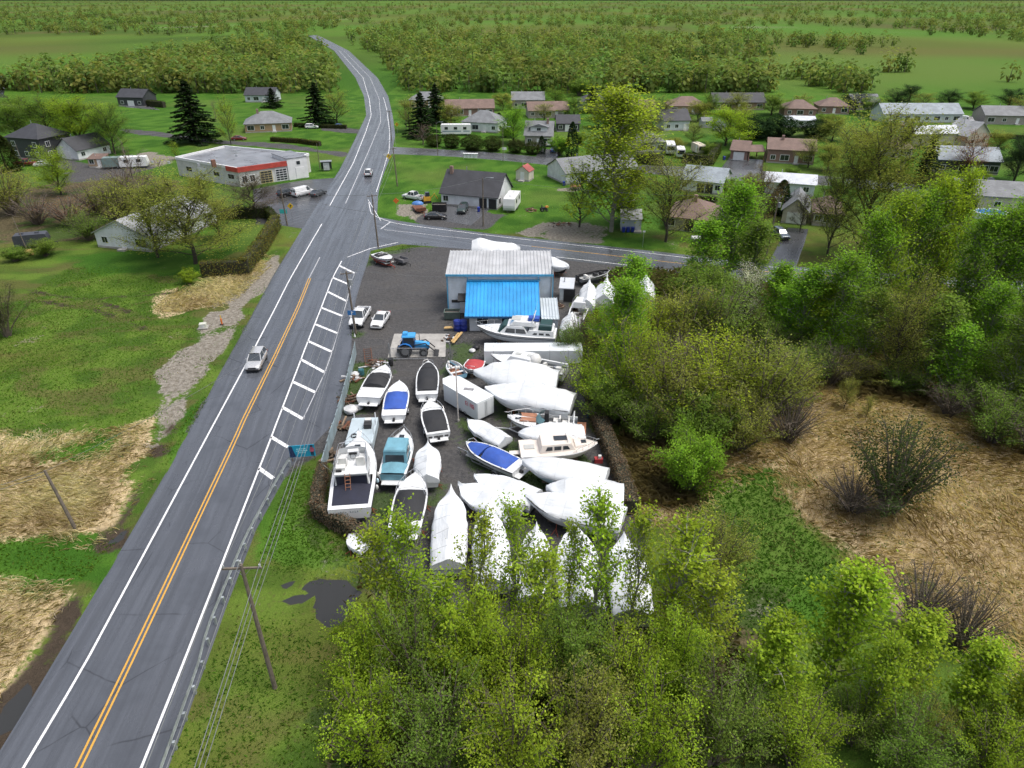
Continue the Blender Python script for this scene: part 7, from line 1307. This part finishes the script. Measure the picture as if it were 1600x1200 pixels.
def heap(px, py, r, n, label, mats, seed, name='scrap_heap', ln=(.6, 2.2), dirs=None, cat='scrap'):
    rs = random.Random(seed); t = thing(name, label, cat, G(px, py))
    for k in range(n):
        q = rs.random()**.6*r; a = rs.random()*6.28; l = rs.uniform(*ln); rz = rs.random()*3.14 if dirs is None else dirs+rs.uniform(-.35, .35)
        MB().box((q*math.cos(a), q*math.sin(a), .02+.45*rs.random()*(1-q/r*.8)), (l, rs.uniform(.08, .3), rs.uniform(.03, .16)), rz, 1, rs.uniform(-.2, .2)).build('plank', mats[k % len(mats)], t)
    return t
WDK = pm('dark_wood', (.09, .065, .045), .9, 0, .4, 3); WYL = pm('fresh_pine', (.48, .32, .13), .7, 0, .2, 3); RUST = pm('rusty_steel', (.16, .065, .035), .8, .2, .4, 4); PLT = pm('pale_plastic', (.55, .56, .57), .6, 0, .2)
heap(553, 592, .9, 16, 'brown scrap heap against the upper end of the privacy fence', [WDK, RUST, WOOD, PLT], 1); heap(546, 625, .9, 18, 'scrap heap with reddish bits beside the black-covered runabout', [WDK, RUST, WOOD, WDK], 2); heap(535, 668, .9, 18, 'scrap heap between the fence and the work barge', [WDK, WOOD, WDK, RUST], 3); heap(522, 712, .9, 18, 'scrap heap between the fence and the flybridge boat', [WDK, WDK, WOOD], 4); heap(583, 569, 1.1, 16, 'scrap and rubble at the foot of the steel frame', [WDK, PLT, RUST], 5)
heap(704, 530, 1.3, 18, 'brick and scrap pile beside the concrete slab', [RUST, WDK, PLT], 6, ln=(.2, .6)); heap(869, 480, 1.4, 22, 'brown firewood pile between the workshop and the small white shed', [WDK, RUST, WOOD], 7, ln=(.4, .9), name='wood_pile', cat='wood'); heap(832, 329, 1.5, 14, 'scrap wood on the lawn right of the travel trailer', [RUST, WDK, WOOD], 8); heap(875, 352, 2.6, 26, 'earth and branch pile beside the cross road', [WDK, WDK, RUST], 9, ln=(.3, 1.2), name='brush_pile')
for i, (a, b, lab) in enumerate([((694, 517), (708, 516), 'yellow timber board left of the blue tanks'), ((708, 540), (722, 523), 'yellow timber board leaning across the scrap pile')]):
    p, q = G(*a), G(*b); t = MB().box((0, 0, .0), ((q-p).length, .3, .1)).box((0, .35, .0), ((q-p).length*.8, .22, .08)).build('timber_board', WYL); t.location = ((p+q)/2)+Vector((0, 0, .35)); t.rotation_euler = (0, 0, math.atan2((q-p).y, (q-p).x)); tag(t, lab, 'timber')
def bag(px, py, s, label, mat=PLT, name='plastic_bag'):
    t = MB(); rs = random.Random(px); rows = []
    for i in range(7):
        th_ = -math.pi/2+math.pi*i/6; rows.append([(s*math.cos(th_)*math.cos(j*.628)*(1+.25*rs.random()), s*math.cos(th_)*math.sin(j*.628)*(1+.25*rs.random()), s*.55+s*.6*math.sin(th_)*(1+.15*rs.random())) for j in range(10)])
    o = t.rows(rows, True).build(name, mat, None, 50); o.location = G(px, py); return tag(o, label, 'bag')
bag(549, 645, .75, 'large white tarp bundle behind the work barge'); bag(560, 640, .5, 'white bag beside the tarp bundle at the work barge'); bag(555, 588, .5, 'white bag in the scrap near the fence end'); bag(738, 550, .4, 'white bag in the weeds right of the slab'); bag(744, 545, .45, 'dark bag in the weeds left of the long tarp trailer', DARKM)
# steel ladder-like frame lying by the fence end
p, q = G(577, 572), G(574, 545); lf = thing('steel_frame', 'rusty ladder-like steel frame lying near the fence end', 'frame', p, math.atan2((q-p).y, (q-p).x)); ll = (q-p).length; sd_ = MB()
for s in (-.45, .45): sd_.tube([(0, s, .1), (ll, s, .1)], .05, 4)
sd_.build('side_rail', RUST, lf)
for k in range(8): MB().tube([(ll*(k+.5)/8, -.45, .12), (ll*(k+.5)/8, .45, .12)], .03, 4).build('rung', RUST, lf)
# utility trailer at the road corner
ut = thing('utility_trailer', 'small grey utility trailer next to the bowrider at the road corner', 'trailer', G(628, 412), -.7); GRM = pm('grey_trailer_mesh', (.16, .16, .17), .7, .1, .2)
MB().box((0, 0, .5), (2.2, 1.4, .08)).build('bed', GRM, ut)
for c, s in (((0, -.7), (2.2, .06)), ((0, .7), (2.2, .06)), ((-1.1, 0), (.06, 1.4)), ((1.1, 0), (.06, 1.4))): MB().box((c[0], c[1], .58), (s[0], s[1], .45)).build('side_board', GRM, ut)
for s in (-1, 1): wheel(ut, (-.1, s*.85, .32), .32, .2)
MB().tube([(1.1, 0, .5), (2.3, 0, .45)], .05, 5).tube([(2.2, 0, .5), (2.2, 0, 0)], .04, 5).build('tow_bar', DARKM, ut)
# junk at the corner left of the white workshop
ft = thing('flatbed_trailer', 'rusty flatbed trailer with blue tarp load left of the workshop', 'trailer', G(655, 330), -1.2); MB().box((0, 0, .6), (4.5, 2.1, .12)).build('deck', RUST, ft); MB().box((1.9, 0, .72), (.6, 2.0, .5)).build('headboard', RUST, ft)
for s in (-1, 1):
    for x in (-.5, .3): wheel(ft, (x, s*1.1, .33), .33, .2)
MB().tube([(2.2, .6, .6), (3.6, 0, .5)], .05, 5).tube([(2.2, -.6, .6), (3.6, 0, .5)], .05, 5).tube([(3.5, 0, .55), (3.5, 0, 0)], .04, 4).build('tow_bar', RUST, ft)
o = MB().sph((0, 0, 0), 1.3, .9, .7, 12, 6, 0).build('tarp_load', pm('blue_tarp', (.06, .18, .45), .5, 0, .15, 2, .5, 4), None, 50); o.location = G(653, 324)+Vector((0, 0, .72)); tag(o, 'blue tarp bundle on the rusty flatbed trailer', 'tarp')
ex = thing('small_excavator', 'small yellow machine beside the white pickup near the workshop', 'machine', G(668, 318), .3); MB().box((0, 0, .1), (1.8, .4, .45)).build('track', TYRE, ex); MB().box((0, .9, .1), (1.8, .4, .45)).build('track', TYRE, ex); MB().box((0, .45, .6), (1.6, 1.3, .9), 0, .85).build('body', pm('machine_yellow', (.5, .28, .03), .5, 0, .2), ex); MB().box((.1, .45, 1.5), (1.0, .9, .9), 0, .9).build('cab', CGLASS, ex); MB().tube([(.8, .45, .9), (1.7, .45, 2.0), (2.4, .45, .8)], .1, 5).build('arm', pm('machine_yellow', (.5, .28, .03)), ex)
mw = thing('garden_machine', 'small orange-topped garden machine on the lawn right of the camper', 'machine', G(850, 330), .2); MB().box((0, 0, .35), (1.4, .7, .5), 0, .8).build('body', DARKM, mw); MB().box((.6, 0, .8), (.7, .6, .3), 0, .8).build('hood', pm('orange_hood', (.6, .25, .03), .5), mw); MB().box((-.5, 0, .85), (.1, .5, .5)).build('seat', PLAS, mw)
for s in (-1, 1): wheel(mw, (-.5, s*.42, .35), .35, .2); wheel(mw, (.6, s*.38, .22), .22, .15)
def bin_(px, py, col, label):
    t = thing('wheelie_bin', label, 'bin', G(px, py), .1); MB().box((0, 0, .1), (.5, .55, .85), 0, 1.15).build('body', col, t); MB().box((0, 0, .96), (.6, .68, .07), 0, .9).build('lid', col, t)
    for s in (-1, 1): wheel(t, (.2*s, .28, .1), .1, .05)
BB = pm('blue_bin_plastic', (.02, .04, .30), .45, 0, .1)
for i, x in enumerate((974, 981, 988)): bin_(x, 363, BB, ['left', 'middle', 'right'][i]+' blue bin in front of the small white shed across the road')
bin_(748, 331, BB, 'blue bin at the door of the white workshop'); bin_(1131, 250, BB, 'blue bin left of the brick garage'); bin_(881, 290, BB, 'blue bin at the left end of the house behind the huge poplar')
tk = thing('gas_tank', 'white gas tank at the cross road verge under the bungalow', 'tank', G(1086, 378)); MB().tube([(-.9, 0, .7), (-.8, 0, .7), (.8, 0, .7), (.9, 0, .7)], [.35, .5, .5, .35], 14).build('shell', pm('white_tank', (.66, .67, .68), .4), tk); MB().box((-.5, 0, 0), (.15, .8, .4)).build('foot', CONC, tk); MB().box((.5, 0, 0), (.15, .8, .4)).build('foot', CONC, tk)
pl = thing('swimming_pool', 'round above-ground blue pool beside the long beige house', 'pool', G(1545, 340)); k = 24; MB().rows([[(3.2*f*math.cos(2*math.pi*j/k), 2.6*f*math.sin(2*math.pi*j/k), z) for j in range(k)] for f, z in ((1, 0), (1, 1.2), (1.04, 1.22), (1.04, 1.28), (.95, 1.28), (.95, .9))], True).build('wall', TRIM, pl); MB().poly([(3.04*math.cos(2*math.pi*j/k), 2.47*math.sin(2*math.pi*j/k), 1.08) for j in range(k)]).build('pool_water', water_material('pool_water', (.02, .14, .42)), pl)
dk = thing('wooden_deck', 'wooden deck and stairs behind the white bungalow by the huge poplar', 'deck', G(886, 297), -.12)
for k in range(7): MB().box((.8+k*.36, 1.0, .75), (.33, 2.2, .06)).build('board', pm('orange_deck_wood', (.36, .17, .07), .7, 0, .25), dk)
for x in (.7, 3.2): MB().box((x, .05, 0), (.12, .12, 1.7)).build('post', WOOD, dk)
MB().box((1.9, .05, 1.55), (2.6, .08, .08)).build('rail', WOOD, dk)

# ================================================================ ROADSIDE FURNITURE
rp0 = PX((458, 716), (432, 765), (387, 849), (330, 990), (316, 1048)); gp = resample([(-21.6, 55.9)]+rp0[1:]+[(-20.3, 22), (-19.4, 8)], 26)
gl_ = thing('guard_rail', 'galvanised steel guard rail along the near road edge', 'guard rail', (gp[0].x, gp[0].y, 0)); GALV = pm('dull_galvanised', (.40, .44, .45), .5, .5, .2, 1.5)
prof = ((.0, .42), (.06, .5), (.0, .58), (.0, .64), (.06, .72), (.0, .82)); rows = []
for i, p in enumerate(gp):
    t = (gp[min(i+1, 25)]-gp[max(i-1, 0)]).normalized(); nrm = Vector((-t.y, t.x))*-1; c = p-gp[0]; z_ = -.3 if i == 0 else 0
    rows.append([(c.x+nrm.x*(.16+a), c.y+nrm.y*(.16+a), b+z_) for a, b in prof])
MB().rows(rows).build('rail_beam', GALV, gl_, 50); MB().rows([[(q[0]+.012, q[1]+.004, q[2]) for q in r_][::-1] for r_ in rows]).build('rail_back', GALV, gl_, 50)
for i, p in enumerate(gp[1:], 1): c = p-gp[0]; MB().box((c.x+.1, c.y, -.1), (.16, .18, .85), .1).build('post', GALV, gl_)
POLE = pm('weathered_pole_wood', (.15, .125, .10), .9, 0, .3, 2, .4, 8); INS = pm('porcelain_insulator', (.45, .47, .48), .3)
TOPS = {}
def upole(key, base, h_, label, lean=(0, 0), arm=0, armrz=0.0, trans=False, r0=.16, lamp=0, loc=None):
    p = loc or G(*base); t = thing('utility_pole', label, 'pole', p); top = Vector((lean[0], lean[1], h_)); MB().tube([(0, 0, -.1), tuple(top*.5), tuple(top)], [r0, r0*.85, r0*.65], 9).build('post', POLE, t); pts = []
    if arm:
        c, s = math.cos(armrz), math.sin(armrz); q = top-Vector((0, 0, .35)); MB().box((q.x, q.y, q.z), (arm, .1, .12), armrz).build('crossarm', POLE, t)
        for f in (-.46, 0, .46): a = (q.x+c*arm*f, q.y+s*arm*f, q.z+.12+(.35 if f == 0 else 0)); MB().cyl(a, .05, .2, 7, .07).build('insulator', INS, t); pts.append(p+Vector(a)+Vector((0, 0, .2)))
        MB().tube([(q.x+c*.5, q.y+s*.5, q.z), (q.x, q.y, q.z-.6), (q.x-c*.5, q.y-s*.5, q.z)], .02, 4).build('brace', GALV, t)
    else: pts = [p+top-Vector((0, 0, .1))]*3
    if trans: MB().cyl((top.x*.9+.35, top.y*.9, h_-1.9), .26, .8, 12).build('transformer', pm('grey_transformer', (.30, .32, .33), .5, .2), t)
    if lamp: MB().tube([(top.x, top.y, h_-.3), (top.x+lamp*.7, top.y-.3, h_+.2), (top.x+lamp*1.6, top.y-.6, h_+.25)], .04, 5).build('lamp_arm', GALV, t); MB().box((top.x+lamp*1.8, top.y-.65, h_+.15), (.6, .25, .12)).build('lamp_head', GALV, t)
    TOPS[key] = pts+[p+top*.72, p+top*.66]; return t
upole('a', None, 11, 'tall wooden utility pole with crossarm beside the near guard rail', (-.15, .1), 2.3, .05, loc=Vector((-15.75, 29.5, 0)))

upole('b', (556, 521), 8.9, 'wooden utility pole standing before the white pickup', (-.25, 0), 1.6, .3, True); upole('c', (591, 386), 9.6, 'wooden utility pole at the junction corner of the yard', (-.2, 0), 1.8, .4); upole('d', (621, 291), 9, 'wooden utility pole on the lawn beyond the junction', (-.3, 0), 1.6, .4); upole('e', (612, 220), 9, 'wooden utility pole at the bend of the main road', (0, 0), 1.6)
upole('f', (119, 828), 6.2, 'short leaning utility pole in the straw left of the road', (-.75, .2)); upole('g', (449, 352), 7.4, 'wooden utility pole at the side street by the hedge', (-.15, 0)); upole('h', (755, 354), 9.5, 'wooden utility pole on the lawn in front of the white workshop', (.1, 0), lamp=1); upole('i', (500, 264), 6.5, 'thin pole beside the bus shelter', (0, 0), r0=.1); upole('j', (1196, 405), 11, 'tall utility pole beside the driveway on the cross road', (.3, 0), 1.4, .2, True); upole('k', (684, 243), 9, 'lamp pole on the back street near the motorhome', lamp=1, r0=.1); upole('l', (786, 252), 9, 'lamp pole on the back street by the dormer house', lamp=1, r0=.1); upole('m', (42, 390), 6, 'thin dark pole by the dark box trailer', (-.5, 0), r0=.09); upole('n', (635, 200), 9, 'far utility pole right of the main road', (0, 0), 1.6)
upole('o', (38, 262), 6, 'pale pole beside the dark two-storey house', (-.2, 0), r0=.1)
wp = thing('flag_pole', 'rusty white pole standing in the middle of the yard', 'pole', G(716, 658)); MB().tube([(0, 0, 0), (0, 0, 3), (0, 0, 6.4)], [.08, .07, .06], 8).build('post', pm('flaking_white_paint', (.5, .47, .44), .6, 0, .15, 3, dirt=(.3, .13, .07, .7)), wp); MB().cyl((0, 0, 0), .16, .2, 8).build('base', CONC, wp)
WIRE = pm('cable', (.20, .21, .21), .5, .3, .2)
def wire(a, b, sag, label, r=.022):
    m = MB(); m.tube([a.lerp(b, i/16)-Vector((0, 0, sag*4*(i/16)*(1-i/16))) for i in range(17)], r, 4, False); o = m.build('power_line', WIRE); return tag(o, label, 'cable', 'overhead lines')
beh = [Vector((-14.0, -10, 11)), Vector((-12.9, -10, 11.2)), Vector((-11.8, -10, 11)), Vector((-13, -10, 8)), Vector((-13, -10, 7.4))]; names = ['left', 'middle', 'right', 'upper bundled', 'lower bundled']
for i in range(5):
    wire(beh[i], TOPS['a'][i], .5, names[i]+' overhead cable leaving the near pole toward the viewer'); wire(TOPS['a'][i], TOPS['b'][i], 1.0, names[i]+' overhead cable between the near pole and the pickup pole'); wire(TOPS['b'][i], TOPS['c'][i], .5, names[i]+' overhead cable between the pickup pole and the junction pole')
    if i < 4: wire(TOPS['c'][i], TOPS['d'][i], .4, names[i]+' overhead cable between the junction pole and the lawn pole')
    if i < 3: wire(TOPS['d'][i], TOPS['e'][i], .5, names[i]+' overhead cable running up the far road')
wire(TOPS['b'][1], Vector((-6.4, 90.9, 5.6)), .3, 'service cable from the pickup pole to the boat workshop', .018); wire(TOPS['c'][0], TOPS['g'][0], .6, 'cable crossing the main road at the junction', .03); wire(TOPS['c'][4], TOPS['g'][0]-Vector((0, 0, .5)), .6, 'second cable crossing the main road at the junction', .03)
wire(TOPS['f'][0], Vector((-58, 36, 5.5)), .5, 'upper cable from the short leaning pole to the left'); wire(TOPS['f'][0]-Vector((0, 0, .3)), Vector((-57.8, 35.5, 5.2)), .6, 'lower cable from the short leaning pole to the left'); wire(TOPS['f'][0], TOPS['b'][4], 1.0, 'cable from the short leaning pole across the road', .015); wire(TOPS['c'][2], TOPS['h'][0], .6, 'cable from the junction pole along the cross road'); wire(TOPS['h'][0], TOPS['j'][0], 1.0, 'long cable along the cross road to the driveway pole')

def sign(px, py, h_, shape, col, label, size=.6, rz=0.0, post=STEEL, marks=None):
    t = thing('road_sign', label, 'sign', G(px, py), rz); MB().cyl((0, 0, 0), .035, h_, 7).build('post', post, t); c = (0, -.05, h_-size*.2)
    if shape == 'diamond': pts = [(0, -1), (1, 0), (0, 1), (-1, 0)]
    elif shape == 'oct': pts = [(math.cos(R(22.5+45*i)), math.sin(R(22.5+45*i))) for i in range(8)]
    else: pts = [(-1, -.6), (1, -.6), (1, .6), (-1, .6)]
    m = MB(); n = len(pts); m.v += [(c[0]+a*size/2*1.2, c[1], c[2]+b*size/2*1.2) for a, b in pts]+[(c[0]+a*size/2*1.2, c[1]+.03, c[2]+b*size/2*1.2) for a, b in pts]; m.f += [tuple(range(n)), tuple(range(2*n-1, n-1, -1))]+[(i, n+i, n+(i+1) % n, (i+1) % n) for i in range(n)]; m.build('panel', col, t)
    if marks: MB().box((0, -.06, c[2]-size*.25), (size*.14, .012, size*.5)).box((size*.1, -.061, c[2]+size*.05), (size*.3, .012, size*.12)).build('symbol', marks, t)
    return t
SY = pm('sign_yellow', (.70, .45, .02), .45, 0, .05); SO = pm('sign_orange', (.65, .16, .03), .45, 0, .05); ST = pm('sign_turquoise', (.05, .42, .42), .45, 0, .05); SB = pm('sign_blue', (.03, .16, .42), .45, 0, .05); SW = pm('sign_white', (.66, .67, .68), .45, 0, .05)
sign(609, 262, 3.2, 'diamond', SY, 'yellow diamond sign on the right side of the main road', 1.3, marks=PLAS); sign(457, 343, 3.0, 'diamond', SY, 'yellow diamond sign at the side street on the left', 1.1, marks=PLAS); sign(446, 350, 2.8, 'rect', ST, 'turquoise street name sign beside the hedge corner', 1.2); sign(620, 328, 2.2, 'diamond', SO, 'orange diamond sign on the corner lawn', 1.1); sign(621, 208, 3, 'diamond', SY, 'far yellow diamond sign at the road bend', 1.2, marks=PLAS); sign(554, 525, 3.6, 'rect', SB, 'blue sign on the roadside in front of the white pickup', .9, marks=SW); sign(603, 256, 2.6, 'rect', SW, 'small white sign left of the yellow diamond sign', .7); sign(1004, 386, 3.0, 'rect', SW, 'small sign post on the lawn beside the cross road', .4); sign(788, 252, 3.6, 'rect', SW, 'white board on the back street lamp pole', 1.0)
# blue banner beside the guard rail
bn = thing('banner_sign', 'blue advertising banner on posts at the start of the guard rail', 'sign', G(455, 722), .14); bw = (G(495, 716)-G(455, 722)).length; BNM = pm('banner_cyan', (.015, .30, .48), .5, 0, .25, .6); MB().box((bw/2, 0, .55), (bw, .05, 1.35)).build('panel', BNM, bn)
for x in (.15, bw*.5, bw-.15): MB().cyl((x, .08, -.1), .05, 2.0, 7).build('post', WOOD, bn)
tx = MB(); rs = random.Random(3)
for row, (z, x0, x1) in enumerate(((1.42, .30, .68), (1.2, .28, .74), (.98, .34, .66))):
    x = bw*x0
    while x < bw*x1: wd_ = rs.uniform(.05, .13); tx.box((x, -.03, z), (wd_, .012, .12)); x += wd_+.035
tx.build('lettering', pm('banner_text', (.35, .75, .85), .5), bn); MB().poly([(.02, -.031, .57), (bw*.24, -.031, .57), (bw*.12, -.031, 1.88), (.02, -.031, 1.88)]).build('photo_print', pm('navy_print', (.015, .03, .10), .5, 0, .5, 4, dirt=(.3, .42, .55, .8)), bn)
fg = MB(); fx = bw*.88; fg.poly([(fx-.1, -.031, .6), (fx-.02, -.031, .6), (fx, -.031, .95), (fx+.04, -.031, .6), (fx+.12, -.031, .6), (fx+.16, -.031, 1.1), (fx-.16, -.031, 1.1)]); fg.build('figure_print', pm('dark_print', (.02, .02, .06), .5), bn); MB().poly([(fx-.17, -.032, 1.05), (fx+.18, -.032, 1.05), (fx+.26, -.032, 1.4), (fx+.1, -.032, 1.62), (fx-.12, -.032, 1.62), (fx-.2, -.032, 1.35)]).build('figure_shirt_print', pm('pink_print', (.42, .10, .16), .5, 0, .3, 3), bn); MB().poly([(fx+.13*math.cos(i*.785), -.032, 1.74+.13*math.sin(i*.785)) for i in range(8)]).build('figure_head_print', pm('dark_print', (.02, .02, .06)), bn)
# bus shelter
sh = thing('bus_shelter', 'small glass bus shelter with poster at the far left verge', 'shelter', G(503, 268), .25)
for x in (0, 2.6):
    for y in (0, 1.3): MB().box((x, y, 0), (.1, .1, 2.4)).build('post', DARKM, sh)
MB().box((1.3, .65, 2.4), (3.0, 1.8, .12)).build('roof', STEEL, sh); MB().box((1.3, 1.3, .3), (2.5, .03, 1.9)).build('pane', CGLASS, sh); MB().box((.0, .65, .3), (.03, 1.1, 1.9)).build('pane', CGLASS, sh); MB().box((1.3, -.02, .3), (1.5, .06, 1.9)).build('poster_panel', pm('poster_pale', (.45, .47, .5), .4, 0, .3, 2), sh); MB().box((1.3, .9, .42), (1.8, .35, .08)).build('bench', WOOD, sh)
# community mailboxes on the back street
cm = thing('mailbox_rack', 'white community mailbox rack on the verge of the back street', 'mailboxes', G(724, 249), -.1); MB().box((2, .4, 1.5), (4.2, 1.0, .12)).build('roof', TRIM, cm)
for k in range(4): MB().box((.5+k, .4, .35), (.85, .45, .9)).build('mailbox', TRIM, cm)
for x in (.05, 3.95): MB().box((x, .4, 0), (.12, .12, 1.5)).build('post', STEEL, cm)
# field markers left of the road
om = thing('marker_post', 'orange and yellow marker post on the bare verge left of the road', 'marker', G(347, 507)); MB().cyl((0, 0, 0), .12, .9, 8).build('post', SO, om); MB().cyl((0, 0, .9), .05, .5, 6).build('tip', SY, om); MB().box((0, 0, 0), (.4, .4, .08)).build('base', PLAS, om)
ub = thing('utility_box', 'small white utility box on a concrete pad in the field edge', 'box', G(318, 512), .2); MB().box((0, 0, 0), (1.3, 1.1, .12)).build('pad', CONC, ub); MB().box((0, 0, .12), (.95, .75, .55), 0, .95).build('cabinet', pm('cream_cabinet', (.52, .53, .46), .6, 0, .15), ub); MB().box((0, -.39, .2), (.4, .03, .35)).build('hatch', PLT, ub)
wc = MB().tube([(0, 0, 0), (0, 0, .5)], [.16, .02], 8).build('marker_cone', SW); wc.location = G(554.5, 526); tag(wc, 'small white cone at the foot of the pickup pole', 'cone')
# tan bale and white tubs by the dark trailer, wash stand, sign at the right hedge
o = MB().tube([(-.6, 0, .5), (.6, 0, .5)], .5, 12).build('straw_bale', pm('straw_bale', (.5, .34, .12), .9, 0, .3, 4, .5), None, 40); o.location = G(47, 398); tag(o, 'yellow straw bale in front of the dark box trailer', 'bale')
rv = thing('fuel_can_rack', 'small red canister rack at the stern of the pale blue wrapped hull', 'rack', G(935, 722)); MB().box((0, 0, 0), (.8, .5, .5)).build('canister', REDC, rv); MB().box((.1, 0, .5), (.3, .3, .3)).build('cap', VINYL, rv)
